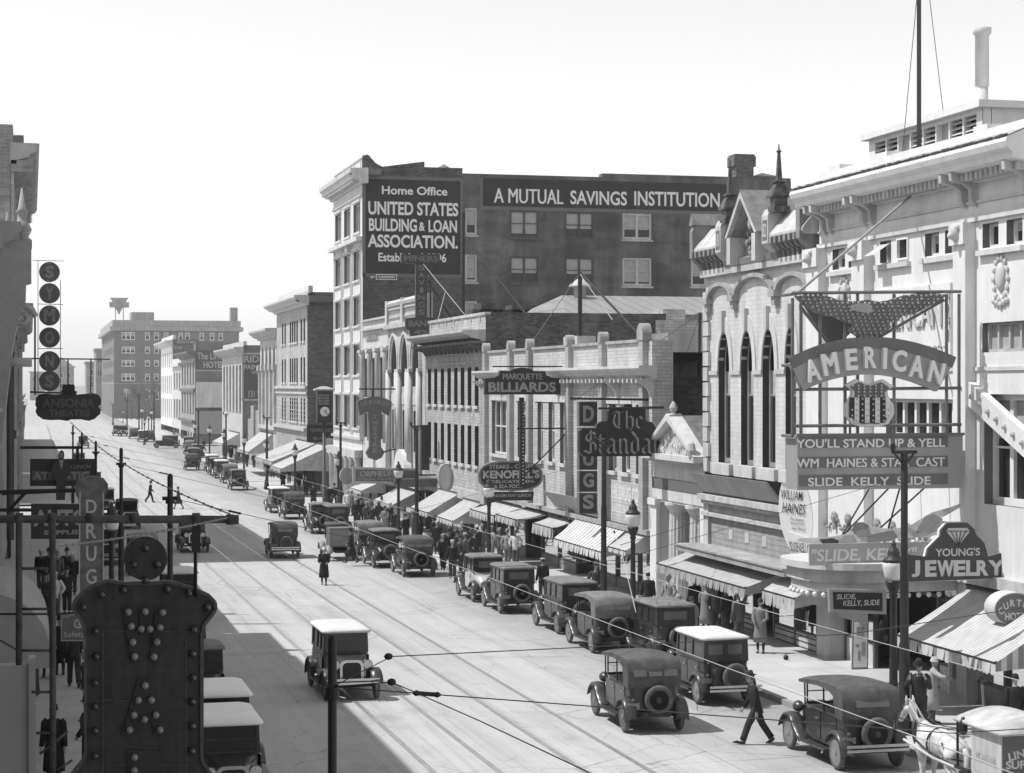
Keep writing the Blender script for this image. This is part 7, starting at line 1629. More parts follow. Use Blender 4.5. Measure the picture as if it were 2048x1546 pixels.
# moving cars
X, Y = GG(1250, 1465); place(T3(), X+.74, Y+1.38, R(-1.5), 'touring car driving away in the right lane', MG, 'moving_car')
X, Y = GG(648, 1402); place(S3(), X+.76, Y+1.5, R(180), 'oncoming pale-roofed sedan with nickel radiator in the middle of the street', MG, 'moving_car')
X, Y = GG(543, 1117); place(T1(), X+.74, Y+1.38, R(-2), 'dark touring car driving away on the tram tracks in mid street', MG, 'moving_car')
X, Y = GG(362, 1106); place(S2(), X+.74, Y+1.4, R(180), 'oncoming dark car in the shadow of the tall left building', MG, 'moving_car')
X, Y = GG(334, 897); place(S2(), X, Y+1.5, R(88), 'dark sedan crossing the far intersection sideways', MG, 'moving_car')
for p, q, f_, rz, l in ((235,872,S2,180,'far car left of a pair heading down the street'),(246,873,S2,180,'far car right of a pair heading down the street'),(167,897,S3,180,'small oncoming car far up the street, alone at the left'),(268,878,T2,0,'far dark car parked at the corner before the bare trees'),(286,884,S3,0,'boxy pale car beside the far dark car at the corner'),(300,884,S2,0,'dark car behind the sedan crossing the far intersection')):
    X, Y = GG(p, q); place(f_(), X, Y+1.4, R(rz), l, 'far cars up the street')
# cars along the left kerb, noses towards the camera
LG = 'cars parked along the left kerb'
def left(o, pxr, py, label, s=1.0):
    """pxr, py: where its wheel on the street side meets the road, near the camera"""
    X, Y = GG(pxr, py); place(o, X-.74*s, Y+1.42*s, R(180), label, LG, s=s)
left(car('sedan', 'w', paint=.08, top=plain('white_car_roof', .84, .5, .05), visor=True), 540, 1640, 'white-roofed car at the bottom left, partly below the frame')
left(car('sedan', 'w', paint=.08, top=plain('white_car_roof', .84, .5, .05), visor=True), 518, 1566, 'white-roofed sedan with a visor, behind the bottom-left car')
left(car('coupe', 'l', paint=.06, top=TOPM), 462, 1446, 'grey-roofed car with a round headlight beside the near bulb sign')
left(S2(), 424, 1372, 'dark car mostly hidden behind the near bulb sign')
left(S1(), 404, 1246, 'pale-topped car in the sunlit strip right of the round sign head')
left(T2(), 320, 1150, 'pale-topped car left of the oncoming dark car')
left(car('touring', 'd', paint=.05, top=TOPC, rearwin=1), 280, 1058, 'open-framed dark car behind the crossing couple at the left')
left(S3(), 246, 1130, 'pale car behind the left street lamp'); left(S2(), 232, 1030, 'dark car beside the third left trolley pole')
left(S3(), 205, 985, 'pale car at the left kerb beyond the bar sign'); left(S2(), 172, 940, 'far dark car at the left kerb')
# the stopped delivery truck
X, Y = GG(652, 1122); X += .8; Y += 1.2
r = thing('delivery_truck', 'small flat-backed delivery truck stopped in mid street with a tall square box', 'truck', (0,0,0)); 
m = MB(); m.box(-.62,.62,-1.5,-.1,.75,1.72); m.build('cargo_box', plain('box_paint', .16, .6, .2), r); m = MB(); m.box(-.56,.56,-1.53,-1.5,.85,1.62); m.build('rear_panel', plain('box_panel', .22, .6, .2), r)
m = MB(); m.rings([sect(-.1,.55,.5,1.1,.05), sect(.5,.55,.5,1.1,.05)]); m.rings([sect(.5,.5,.55,1.1,.12), sect(1.5,.3,.55,1.0,.14)]); m.build('body', car_paint(.05), r)
m = MB(); m.smooth = True; m.rings([[(x*f_, y*f_+.2, z) for x, y in ((-.62,-.5),(.62,-.5),(.62,.55),(-.62,.55))] for z, f_ in ((1.72,1),(1.84,1),(1.92,.8))]); m.build('cab_roof', TOPC, r)
m = MB()
for x in (-.56,.56):
    for y in (-.05,.6): m.beam((x,y,1.05),(x,y,1.75),.05)
m.build('cab_post', BLACK, r)
for s in (-1,1):
    for y in (1.3,-1.2):
        make_wheel(r, s*.66, y, .37, False); m = MB(); m.smooth = True; rs = []
        for k in range(9): a = math.radians(10+160*k/8); rs.append([(s*.5,y+.45*math.cos(a),.37+.45*math.sin(a)),(s*.82,y+.45*math.cos(a),.36+.45*math.sin(a)),(s*.82,y+.45*math.cos(a),.33+.45*math.sin(a)),(s*.5,y+.45*math.cos(a),.34+.45*math.sin(a))])
        m.rings(rs); m.build('fender', G(.3,.5), r)
m = MB(); m.box(-.35,.35,-1.5,1.5,.42,.55); m.build('chassis', BLACK, r); r.location = (X, Y, gz(Y)+.012)
# ================================================================ PEOPLE
SKIN = plain('skin', .34, .6, .06, 12.); HAIR = plain('dark_hair', .03, .6, .2, 20.); LEATHER = plain('shoe_leather', .02, .35, .2)
def cloth(v): return plain('cloth_%03d' % round(v*1000), v, .92, .14, 9., bump=.15, spec=.1)
def rotx(v, a): c, s = math.cos(a), math.sin(a); return Vector((v.x, v.y*c-v.z*s, v.y*s+v.z*c))
def skeleton(lean=3, lL=(0,0), lR=(0,0), aL=(0,6,8), aR=(0,6,8), head=0, turn=0):
    J = {}; L = R(lean); J['pel'] = Vector((0,0,.93)); up = rotx(Vector((0,0,1)), -L)
    J['chest'] = J['pel']+up*.32; J['neck'] = J['pel']+up*.52; J['head'] = J['neck']+rotx(Vector((0,0,1)), -L-R(head))*.17
    for s, leg, arm, n in ((-1, lL, aL, 'L'), (1, lR, aR, 'R')):
        h = J['pel']+Vector((s*.095,0,-.03)); k = h+rotx(Vector((0,0,-.43)), R(leg[0])); a = k+rotx(Vector((0,0,-.42)), R(leg[0]-leg[1]))
        J['hip'+n], J['knee'+n], J['ank'+n] = h, k, a; J['toe'+n] = a+rotx(Vector((0,.17,-.055)), R(max(-35, min(35, leg[0]-leg[1])))*.7)
        sh = J['neck']+up*-.07+Vector((s*.185,0,0)); o = R(arm[1])
        u = rotx(Vector((s*math.sin(o),0,-math.cos(o))), R(arm[0])); e = sh+u*.29
        inw = arm[3] if len(arm) > 3 else 0
        f = rotx(Vector((s*math.sin(o)-s*inw,0,-math.cos(o))).normalized(), R(arm[0]+arm[2])); w = e+f*.25
        J['sho'+n], J['elb'+n], J['wri'+n], J['han'+n], J['fdir'+n] = sh, e, w, w+f*.085, f
    dz = -min(J['ankL'].z, J['ankR'].z)+.075
    for k in J:
        if not k.startswith('fdir'): J[k] = J[k]+Vector((0,0,dz))
    return J
def skin_body(J):
    vs = []; es = []; rs = []; ix = {}
    def v(n, p, r, par=None):
        ix[n] = len(vs); vs.append(tuple(p)); rs.append(r)
        if par is not None: es.append((ix[par], ix[n]))
    v('pel', J['pel'], (.13,.10)); v('chest', J['chest'], (.15,.11), 'pel'); v('nk', J['neck']-Vector((0,0,.03)), (.075,.07), 'chest'); v('hb', J['neck']+(J['head']-J['neck'])*.45, (.055,.058), 'nk')
    for n in 'LR':
        v('hip'+n, J['hip'+n], (.085,.085), 'pel'); v('knee'+n, J['knee'+n], (.056,.056), 'hip'+n); v('ank'+n, J['ank'+n], (.04,.04), 'knee'+n); v('toe'+n, J['toe'+n], (.03,.03), 'ank'+n)
        v('sho'+n, J['sho'+n], (.06,.06), 'chest'); v('elb'+n, J['elb'+n], (.043,.043), 'sho'+n); v('wri'+n, J['wri'+n], (.028,.028), 'elb'+n)
        f = J['fdir'+n]; s = -1 if n == 'L' else 1; sd = f.cross(Vector((s,0,0))); sd = sd.normalized() if sd.length > .1 else Vector((0,1,0)); nr = f.cross(sd).normalized()
        v('pal'+n, J['wri'+n]+f*.05, (.034,.018), 'wri'+n); v('kn'+n, J['wri'+n]+f*.085, (.036,.016), 'pal'+n)
        for q, (o, ln) in enumerate(((-.030,.062),(-.010,.075),(.010,.070),(.029,.055))):
            b = J['wri'+n]+f*.09+sd*o; v('f%d%s' % (q, n), b, (.010,.010), 'kn'+n); v('g%d%s' % (q, n), b+f*ln*.5-nr*s*.008, (.009,.009), 'f%d%s' % (q, n)); v('h%d%s' % (q, n), b+f*ln*.85-nr*s*.03, (.0075,.0075), 'g%d%s' % (q, n))
        v('t'+n, J['wri'+n]+f*.05-sd*.035, (.011,.011), 'pal'+n); v('u'+n, J['wri'+n]+f*.09-sd*.05-nr*s*.012, (.009,.009), 't'+n)
    me = bpy.data.meshes.new('person'); me.from_pydata(vs, es, []); ob = bpy.data.objects.new('p', me); COL.objects.link(ob)
    sk = ob.modifiers.new('skin', 'SKIN'); sb = ob.modifiers.new('sub', 'SUBSURF'); sb.levels = 1; sb.render_levels = 1
    for i, r in enumerate(rs): me.skin_vertices[0].data[i].radius = r
    me.skin_vertices[0].data[0].use_root = True
    dg = bpy.context.evaluated_depsgraph_get(); ev = bpy.data.meshes.new_from_object(ob.evaluated_get(dg)); out = ([tuple(q.co) for q in ev.vertices], [tuple(p.vertices) for p in ev.polygons])
    bpy.data.objects.remove(ob); bpy.data.meshes.remove(me); bpy.data.meshes.remove(ev); return out
def head_rings(m, J, lean):
    up = (J['head']-J['neck']).normalized(); rt = Vector((1,0,0)); fw = up.cross(rt); fw = -fw if fw.y < 0 else fw; c = J['neck']+up*.06
    def P(x, y, z): return c+rt*x+fw*y+up*z
    prof = [(0.0,.048,.055,-.005),(.015,.055,.065,.012),(.045,.062,.080,.012),(.085,.070,.090,.008),(.125,.074,.095,.004),(.165,.074,.096,.0),(.20,.066,.088,-.004),(.225,.045,.062,-.008),(.235,.015,.02,-.008)]
    rs = []
    for z, rx, ry, oy in prof: rs.append([P(rx*math.cos(2*math.pi*k/14), oy+ry*math.sin(2*math.pi*k/14), z) for k in range(14)])
    m.smooth = True; m.rings(rs); m.smooth = False
    m.add([P(-.014,.085,.085),P(.014,.085,.085),P(0,.118,.088),P(0,.092,.135)], [(0,1,2),(0,2,3),(1,3,2)])
    for s in (-1, 1):
        o = P(s*.076,-.005,.105); m.add([P(s*.072,.012,.085),P(s*.072,.012,.13),P(s*.09,-.018,.135),P(s*.086,-.012,.085)], [(0,1,2,3)])
    m.mi = 1
    for s in (-1, 1): q = P(s*.03,.092,.118); m.add([P(s*.03-.013,.093,.115),P(s*.03+.013,.093,.115),P(s*.03+.013,.0945,.126),P(s*.03-.013,.0945,.126)], [(0,1,2,3)])
    m.add([P(-.022,.090,.052),P(.022,.090,.052),P(.02,.0905,.059),P(-.02,.0905,.059)], [(0,1,2,3)]); m.mi = 0
    return P
def person(pose, coat=.05, legs=.06, hat='fedora', hatv=.04, style='suit', shirt=.6, lean=3):
    J = skeleton(lean=lean, **pose); V_, F_ = skin_body(J); m = MB(); m.smooth = True; m.add(V_, F_)
    P = head_rings(m, J, lean); body = m.build('person', [SKIN, HAIR]); tag(body, 'person', 'person')
    up = (J['neck']-J['pel']).normalized(); fw = Vector((0,1,0)); fw = (fw-up*fw.dot(up)).normalized()
    def ring(c, rx, ry, n=14, oy=0): return [Vector(c)+Vector((1,0,0))*(rx*math.cos(2*math.pi*k/n))+fw*(ry*math.sin(2*math.pi*k/n)+oy) for k in range(n)]
    CT = cloth(coat); pl = J['pel']
    m = MB(); m.smooth = True
    T = lambda t: pl+(J['neck']-pl)*t
    if style in ('coat', 'dress'):
        mid = (J['kneeL']+J['kneeR'])/2; spread = abs(J['kneeL'].y-J['kneeR'].y)*.5
        z = .36 if style == 'coat' else .40; cc = Vector((0, mid.y*.8, z))
        m.rings([ring(cc+Vector((0,0,0)), .235, .17+spread, 16), ring(cc+Vector((0,0,.22)), .225, .16+spread*.7, 16), ring(Vector((0,mid.y*.3,pl.z-.12)), .20, .15+spread*.2, 16), ring(pl+up*.05, .18,.135,16), ring(T(.45),.185,.135,16), ring(T(.72),.20,.135,16), ring(T(.9),.17,.11,16), ring(T(.985),.085,.075,16)])
    else:
        mid = (J['kneeL']+J['kneeR'])/2
        m.rings([ring(pl-up*.17+Vector((0,mid.y*.15,0)), .195,.15), ring(pl-up*.02,.185,.135), ring(T(.3),.17,.125), ring(T(.6),.195,.135), ring(T(.82),.205,.125), ring(T(.93),.14,.10), ring(T(.99),.08,.075)])
    for n in 'LR':
        s = -1 if n == 'L' else 1
        m.tube([J['sho'+n]-Vector((s*.05,0,-.01)), J['sho'+n]+(J['elb'+n]-J['sho'+n])*.12, J['elb'+n], J['wri'+n]-(J['wri'+n]-J['elb'+n])*.02], [.085,.08,.066,.052], 10)
    c = m.build('coat' if style != 'dress' else 'dress', CT, body)
    if style == 'suit':
        m = MB(); a, b = T(.62)+fw*.138, T(.95)+fw*.10; m.add([a, b-Vector((.05,0,0)), b+Vector((.05,0,0))], [(0,1,2)]); m.build('shirt_front', cloth(shirt), body)
        m = MB(); m.beam(T(.66)+fw*.142, T(.95)+fw*.108, .03, .01); m.build('necktie', cloth(.03), body)
        m = MB(); m.smooth = True
        for s in (-1, 1):
            q0, q1 = T(.60)+fw*.14, T(.97)+fw*.075+Vector((s*.07,0,0)); m.tube([q0, q0.lerp(q1,.5)+Vector((s*.02,0,0))+fw*.01, q1], [.012,.022,.018], 5)
        m.build('lapel', CT, body)
    m = MB(); m.smooth = True
    if style in ('suit', 'shirt'):
        m.rings([ring(pl-up*.14,.17,.13), ring(pl+up*.06,.165,.12)])
        for n in 'LR': m.tube([J['hip'+n]+Vector((0,0,.02)), J['hip'+n]*.6+J['knee'+n]*.4, J['knee'+n], J['knee'+n]*.35+J['ank'+n]*.65, J['ank'+n]+(J['knee'+n]-J['ank'+n])*.08], [.105,.098,.082,.078,.080], 10)
        m.build('trousers', cloth(legs), body)
    else:
        for n in 'LR': m.tube([J['knee'+n], J['knee'+n]*.4+J['ank'+n]*.6, J['ank'+n]], [.055,.05,.038], 8)
        m.build('stockings', cloth(.12 if style == 'dress' else .06), body)
    for n in 'LR':
        m = MB(); m.smooth = True; a, t = J['ank'+n], J['toe'+n]; d = (t-a).normalized()
        m.tube([a-d*.075+Vector((0,0,-.035)), a-d*.03+Vector((0,0,-.028)), a+d*.05+Vector((0,0,-.02)), t-d*.03, t+d*.05], [(.022,.03),(.042,.042),(.042,.044),(.03,.044),(.012,.02)], 8); m.build('shoe', LEATHER, body)
    up2 = (J['head']-J['neck']).normalized()
    def hr(z, rx, ry, oy=0): return [P(rx*math.cos(2*math.pi*k/16), oy+ry*math.sin(2*math.pi*k/16), z) for k in range(16)]
    HV = cloth(hatv); m = MB(); m.smooth = True
    if hat == 'fedora':
        m.rings([hr(.172,.125,.15), hr(.166,.14,.165), hr(.174,.14,.165), hr(.182,.088,.11), hr(.27,.078,.098), hr(.292,.062,.082), hr(.285,.02,.05)]); h = m.build('hat', HV, body)
        m = MB(); m.rings([hr(.186,.0905,.1125), hr(.212,.0875,.109)], cap=False); m.build('hat_band', cloth(.015), h)
    elif hat == 'cap':
        m.rings([hr(.165,.082,.102), hr(.185,.10,.118,.0), hr(.21,.105,.122,.0), hr(.235,.08,.1,-.01), hr(.242,.02,.03,-.01)]); m.smooth = False; m.add([P(-.07,.08,.178),P(.07,.08,.178),P(.05,.165,.162),P(-.05,.165,.162),P(-.07,.08,.186),P(.07,.08,.186),P(.05,.165,.17),P(-.05,.165,.17)], [(0,1,2,3),(4,5,6,7),(0,1,5,4),(1,2,6,5),(2,3,7,6),(3,0,4,7)]); m.build('cap', HV, body)
    elif hat == 'cloche':
        m.rings([hr(.118,.092,.108,-.01), hr(.125,.105,.125), hr(.135,.09,.108), hr(.19,.086,.104), hr(.235,.066,.08), hr(.252,.02,.03)]); m.build('cloche_hat', HV, body)
    if hat != 'cloche':
        m = MB(); m.rings([[P(.079*math.cos(t), -.012+.101*math.sin(t), z) for t in [math.pi*(1.02+.96*k/10) for k in range(11)]] for z in (.075,.12,.185)], cap=False, close=False); m.build('hair', HAIR, body)
    return body
ST = dict(lL=(3,3), lR=(-3,2), aL=(2,7,14), aR=(-2,7,16))
WK = dict(lL=(27,8), lR=(-22,12), aL=(-14,7,14), aR=(8,7,22))
WK2 = dict(lL=(18,4), lR=(-16,22), aL=(-12,8,20), aR=(16,8,30))
AK = dict(lL=(4,3), lR=(-5,3), aL=(-12,28,55,.75), aR=(-8,26,60,.75))
FACE = dict(lL=(5,3), lR=(-8,3), aL=(38,14,108,.55), aR=(30,18,112,.6), head=14)
POINT = dict(lL=(2,3), lR=(-4,2), aL=(10,8,40), aR=(66,38,22))
PK = {}
def man(key, **kw):
    if key not in PK: PK[key] = [person(**kw), 0]
    o = PK[key][0]
    if PK[key][1]: o = copy_tree(o)
    PK[key][1] += 1; return o
KINDS = {
 'crosser': dict(pose=WK, coat=.035, legs=.04, hat='fedora', hatv=.05, lean=12), 'walk': dict(pose=WK2, coat=.045, legs=.05, hat='cap', hatv=.25, lean=5), 'walk2': dict(pose=WK2, coat=.03, legs=.035, hat='fedora', hatv=.04, lean=5),
 'stand': dict(pose=ST, coat=.03, legs=.07, hat='cap', hatv=.45), 'stand2': dict(pose=ST, coat=.13, legs=.10, hat='fedora', hatv=.35), 'stand3': dict(pose=AK, coat=.30, legs=.20, hat='fedora', hatv=.30, shirt=.7), 'bare': dict(pose=ST, coat=.035, legs=.05, hat=None),
 'akimbo': dict(pose=AK, coat=.055, legs=.045, hat='fedora', hatv=.06), 'shirt': dict(pose=AK, coat=.68, legs=.12, hat='cap', hatv=.5, style='shirt'), 'face': dict(pose=FACE, coat=.045, legs=.045, hat='fedora', hatv=.035),
 'coatwoman': dict(pose=dict(ST, aL=(10,8,70,.4), aR=(8,8,60,.4)), coat=.22, hat='cloche', hatv=.05, style='coat'), 'darkcoat': dict(pose=dict(lL=(12,4), lR=(-10,10), aL=(14,10,60,.5), aR=(10,10,66,.5)), coat=.03, hat='cloche', hatv=.6, style='coat'),
 'blackcoat': dict(pose=ST, coat=.028, hat='cloche', hatv=.03, style='coat'), 'paledress': dict(pose=POINT, coat=.34, hat='cloche', hatv=.5, style='dress'), 'walkwoman': dict(pose=dict(lL=(24,6), lR=(-20,10), aL=(-10,6,20), aR=(12,6,24)), coat=.05, hat='cloche', hatv=.10, style='dress'),
 'overcoat': dict(pose=WK2, coat=.035, hat='fedora', hatv=.04, style='coat')}
PG = 'people on the pavements'
def put(kind, px, py, face, label, kerb=True, s=1.0, dx=0, group=PG):
    """face: degrees, 0 looks up the street, 90 towards the left, 180 towards the camera"""
    o = man(kind, **KINDS[kind]); X, Y = GG(px, py, .15 if kerb else 0); o.location = (X+dx, Y, gz(Y)+(.152 if kerb else .004)); o.rotation_euler = (0,0,R(face)); o.scale = (s,s,s); o['label'] = label; o['group'] = group; o.name = 'person'
SG = 'people crossing the street'
put('crosser', 1512, 1488, 76, 'man in dark suit and hat striding across the road, nearest pedestrian', False, 1.02, group=SG)
put('darkcoat', 648, 1170, 170, 'woman in long dark coat and white hat walking alone in the middle of the street', False, .98, group=SG)
put('walk2', 300, 1005, -100, 'man in hat crossing far up the street towards the right', False, group=SG)
put('walkwoman', 357, 1018, 80, 'woman in dark dress crossing far up the street beside the second trolley pole', False, group=SG)
put('face', 1838, 1472, 150, 'man in dark hat holding both hands to his face at the kerb near the horse', True, 1.04)
put('paledress', 1866, 1448, -120, 'woman in pale dress with one arm stretched out, near the horse', True, .95)
put('blackcoat', 2030, 1490, 160, 'person in dark coat at the right edge behind the delivery wagon', True, .95); PK['blackcoat'][0]
for p, q, k, f, l in ((1521,1306,'coatwoman',150,'woman in a long grey coat and dark hat by the shop left of the theatre'),
 (1478,1290,'stand2',20,'man in grey jacket and hat looking into the shop under the long grey awning'),
 (1358,1300,'stand3',150,'man in light jacket and pale hat walking with another behind the grey-roofed sedan'),
 (1384,1302,'coatwoman',10,'woman in pale coat beside the man in the light jacket behind the grey-roofed sedan'),
 (1338,1246,'stand3',120,'man in light suit leaning before the bank column'),
 (1296,1238,'bare',-20,'bareheaded man in dark suit seen from behind before the temple bank'),
 (1390,1252,'blackcoat',10,'dark figure under the left end of the long grey awning'),
 (1412,1268,'coatwoman',-30,'person in grey coat before the shop window under the long grey awning'),
 (1086,1203,'stand',10,'man in black jacket and light cap standing at the kerb beside the black sedan'),
 (1192,1216,'akimbo',150,'man in dark hat half hidden by the trolley pole under the bold-striped awning'),
 (1000,1128,'stand2',120,'leftmost of three men standing together by the shop right of the restaurant sign'),
 (1015,1130,'stand3',150,'middle one of three men standing together by the shop, in grey jacket'),
 (1031,1131,'shirt',150,'man in white shirtsleeves, rightmost of three standing together by the shop'),
 (886,1140,'walk',160,'man in dark suit and light cap walking out of the crowd towards the camera'),
 (905,1156,'stand',160,'man in dark clothes standing at the kerb left of the two-tone coupe'),
 (921,1146,'akimbo',120,'man in dark suit in the crowd just behind the kerb, arms on hips'),
 (932,1140,'stand2',60,'man in pale hat at the right side of the crowd'),
 (910,1118,'stand',200,'capped man in the back row of the crowd'),(925,1112,'stand2',150,'hatted man in the back row of the crowd'),(943,1116,'walk2',90,'man in dark hat at the back right of the crowd'),(955,1122,'stand',30,'man facing the shops at the right end of the crowd'),
 (858,1132,'akimbo',180,'man behind the right rear of the touring car by the crowd'),(812,1090,'blackcoat',30,'dark figure in the shade below the steep white awning'),(838,1096,'walk2',0,'man in dark suit in the shade between two steep white awnings'),
 (702,1126,'overcoat',60,'person in dark overcoat beside the stopped delivery truck'),
 (712,1052,'stand',150,'man standing under the picture house awning, leftmost'),(722,1050,'walk2',170,'man in dark hat under the picture house awning'),(733,1060,'stand2',200,'man in grey under the picture house awning'),(745,1064,'akimbo',150,'man near the kerb below the picture house board'),(757,1056,'stand',120,'capped man below the right half of the picture house board'),(770,1070,'coatwoman',150,'woman in grey coat by the sign post of the picture house'),(696,1030,'shirt',160,'man in white shirt near the round board left of the picture house board'),(704,1032,'stand2',100,'man in pale hat near the round board left of the picture house board'),
 (627,1012,'overcoat',10,'person in dark overcoat on the pavement left of the post clock'),(657,1016,'blackcoat',150,'dark figure just right of the post clock'),(668,1012,'walk2',190,'man in dark suit right of the post clock'),(681,1018,'akimbo',120,'man before the columned shop right of the post clock'),
 (566,977,'overcoat',5,'person in long dark coat walking away near the tent-like awnings'),(545,956,'walk',180,'man walking under the long sloping white awning'),(552,952,'blackcoat',170,'dark figure under the long sloping white awning'),(530,942,'stand',150,'man beside the far street lamp left of the tent-like awnings'),(474,928,'stand2',160,'man far along the pavement by the paint dealer'),(462,920,'blackcoat',20,'dark figure far along the pavement by the paint dealer'),(408,902,'walk2',120,'far man at the side-street corner'),
 (897,1128,'walk2',170,'man in dark hat in the middle of the crowd, walking towards the camera'),(915,1132,'blackcoat',120,'woman in black coat in the middle of the crowd'),(948,1134,'akimbo',200,'man at the near right of the crowd with elbows out'),(965,1118,'stand2',140,'man in pale hat by the lamp post of the restaurant sign'),(985,1122,'stand3',100,'man in light jacket between the restaurant lamp post and the three men'),
 (874,1108,'stand',160,'capped man behind the walking man at the left of the crowd'),(868,1096,'overcoat',40,'person in dark overcoat under the oval sign'),(826,1082,'stand2',90,'man in pale hat under the oval sign, farther left'),(790,1076,'walk',170,'man walking between the touring car and the picture house sign post'),(781,1062,'stand',140,'capped man before the picture house doors'),(764,1046,'walk2',10,'man in dark hat going into the picture house'),(739,1046,'coatwoman',170,'woman in grey coat in the back row under the picture house awning'),(717,1040,'blackcoat',160,'dark figure in the back row under the picture house awning'),
 (648,1006,'stand2',140,'man in pale hat left of the clock post'),(612,992,'walk2',170,'man in dark hat beside the tent-like awning lamp'),(598,978,'blackcoat',150,'dark figure under the nearer tent-like awning'),(578,966,'stand',30,'capped man under the farther tent-like awning'),(508,936,'walk2',170,'far man under the end of the long sloping awning'),(494,934,'stand',150,'far man by the boarded low shop'),
 (1455,1278,'blackcoat',20,'dark figure close to the shop window left of the man in grey jacket'),(1432,1270,'akimbo',160,'man in dark suit under the middle of the long grey awning'),
 ): put(k, p, q, f, l)
PL = 'people on the left pavement'
for p, q, k, f, l in ((92,1240,'akimbo',170,'left one of three men in dark suits abreast on the left pavement'),(111,1238,'shirt',170,'middle one of three men abreast on the left pavement, in pale shirt'),(134,1226,'akimbo',175,'right one of three men in dark suits abreast on the left pavement'),
 (148,1374,'walk',5,'man walking away on the left pavement just left of the near bulb sign'),(97,1356,'overcoat',8,'person in dark overcoat walking away near the pipe ladder'),(120,1350,'blackcoat',0,'person in black coat walking away beside the one in the overcoat'),
 (70,1392,'stand',90,'man at the left edge behind the smooth grey panel'),(174,1440,'stand2',100,'man half hidden behind the left edge of the near bulb sign'),(178,1560,'akimbo',60,'man low behind the left edge of the near bulb sign'),(108,1575,'blackcoat',170,'woman in black coat and hat below the pipe ladder at the bottom left'),
 (82,1180,'stand',180,'man in the crowd under the motor supplies sign, leftmost'),(98,1176,'walk2',180,'man in dark hat in the crowd under the motor supplies sign'),(115,1184,'stand2',180,'man in pale hat in the crowd under the motor supplies sign'),(134,1178,'akimbo',180,'man at the right of the crowd under the motor supplies sign'),(145,1190,'stand',180,'man between the drug sign and the motor supplies crowd')):
    put(k, p, q, f, l, group=PL)
# ================================================================ HORSE AND WAGON
HX, HY = 18.6, 37.7; HZ = gz(37)
WHITEH = wear(plain('white_horse_hair', .62, .85, .14, 7., bump=.2), (1,1,1), 3.5, .36, .55, .72); HARN = plain('harness_leather', .035, .45, .2)
vs, es, rs, ix = [], [], [], {}
def hv(n, p, r, par=None):
    ix[n] = len(vs); vs.append(p); rs.append(r)
    if par: es.append((ix[par], ix[n]))
hv('barrel', (0,0,1.16), (.31,.33)); hv('loin', (0,-.45,1.22), (.29,.30), 'barrel'); hv('croup', (0,-.78,1.22), (.27,.28), 'loin'); hv('dock', (0,-1.0,1.2), (.12,.12), 'croup')
hv('chest', (0,.50,1.14), (.26,.33), 'barrel'); hv('neck1', (0,.80,1.42), (.15,.22), 'chest'); hv('neck2', (-.05,1.04,1.66), (.11,.17), 'neck1'); hv('poll', (-.10,1.17,1.86), (.10,.12), 'neck2'); hv('face', (-.16,1.30,1.72), (.09,.11), 'poll'); hv('nose', (-.20,1.40,1.52), (.065,.075), 'face'); hv('lip', (-.21,1.43,1.45), (.05,.055), 'nose')
for s, n in ((-1,'L'),(1,'R')):
    hv('sho'+n, (s*.17,.55,.95), (.13,.17), 'chest'); hv('elb'+n, (s*.17,.50,.74), (.085,.10), 'sho'+n); hv('kn'+n, (s*.17,.54+.06*s,.42), (.058,.062), 'elb'+n); hv('fet'+n, (s*.17,.52+.08*s,.13), (.042,.045), 'kn'+n); hv('hoof'+n, (s*.17,.56+.08*s,.03), (.06,.06), 'fet'+n)
    hv('thi'+n, (s*.17,-.78,.98), (.16,.21), 'croup'); hv('sti'+n, (s*.18,-.66,.76), (.10,.13), 'thi'+n); hv('hock'+n, (s*.18,-.96+.05*s,.50), (.062,.07), 'sti'+n); hv('hf'+n, (s*.18,-.90+.06*s,.14), (.045,.048), 'hock'+n); hv('hh'+n, (s*.18,-.85+.06*s,.03), (.062,.062), 'hf'+n)
me = bpy.data.meshes.new('h'); me.from_pydata(vs, es, []); ob = bpy.data.objects.new('h', me); COL.objects.link(ob); ob.modifiers.new('s','SKIN'); sb = ob.modifiers.new('b','SUBSURF'); sb.levels = 2; sb.render_levels = 2
for i, r in enumerate(rs): me.skin_vertices[0].data[i].radius = r
me.skin_vertices[0].data[0].use_root = True
ev = bpy.data.meshes.new_from_object(ob.evaluated_get(bpy.context.evaluated_depsgraph_get())); m = MB(); m.smooth = True; m.add([tuple(q.co) for q in ev.vertices], [tuple(p.vertices) for p in ev.polygons]); bpy.data.objects.remove(ob)
for s in (-1, 1): m.tube([(-.10+s*.07,1.16,1.92),(-.10+s*.09,1.17,2.02),(-.10+s*.08,1.19,2.12)], [.03,.035,.006], 8)
horse = m.build('horse', WHITEH); tag(horse, 'white harnessed horse standing in front of the pale delivery wagon at the bottom right', 'horse')
m = MB(); m.smooth = True
for k in range(12):
    t = k/11; p = Vector((0,.72,1.62)).lerp(Vector((-.08,1.06,2.03)), t); m.tube([p, p+Vector((-.10,-.05,-.06)), p+Vector((-.15,-.04,-.26))], [.03,.03,.006], 5)
m.tube([(-.1,1.16,2.02),(-.14,1.25,1.92),(-.15,1.29,1.82)], [.04,.04,.008], 6); m.build('mane', plain('mane_hair', .5, .9, .25, 14.), horse)
m = MB(); m.smooth = True; m.tube([(0,-1.02,1.22),(0,-1.13,1.1),(0,-1.14,.8),(0,-1.1,.5)], [.05,.08,.08,.02], 8); m.build('tail', plain('mane_hair', .5), horse)
m = MB(); m.smooth = True
def hoop(c, rx, rz, tilt, r_, n=20): return [(c[0]+rx*math.cos(2*math.pi*k/n), c[1]+tilt*math.sin(2*math.pi*k/n), c[2]+rz*math.sin(2*math.pi*k/n)) for k in range(n+1)]
m.tube(hoop((0,.70,1.24), .26, .42, .16, 0), .05, 8); m.tube(hoop((0,.02,1.17), .335, .36, 0, 0), .025, 6)
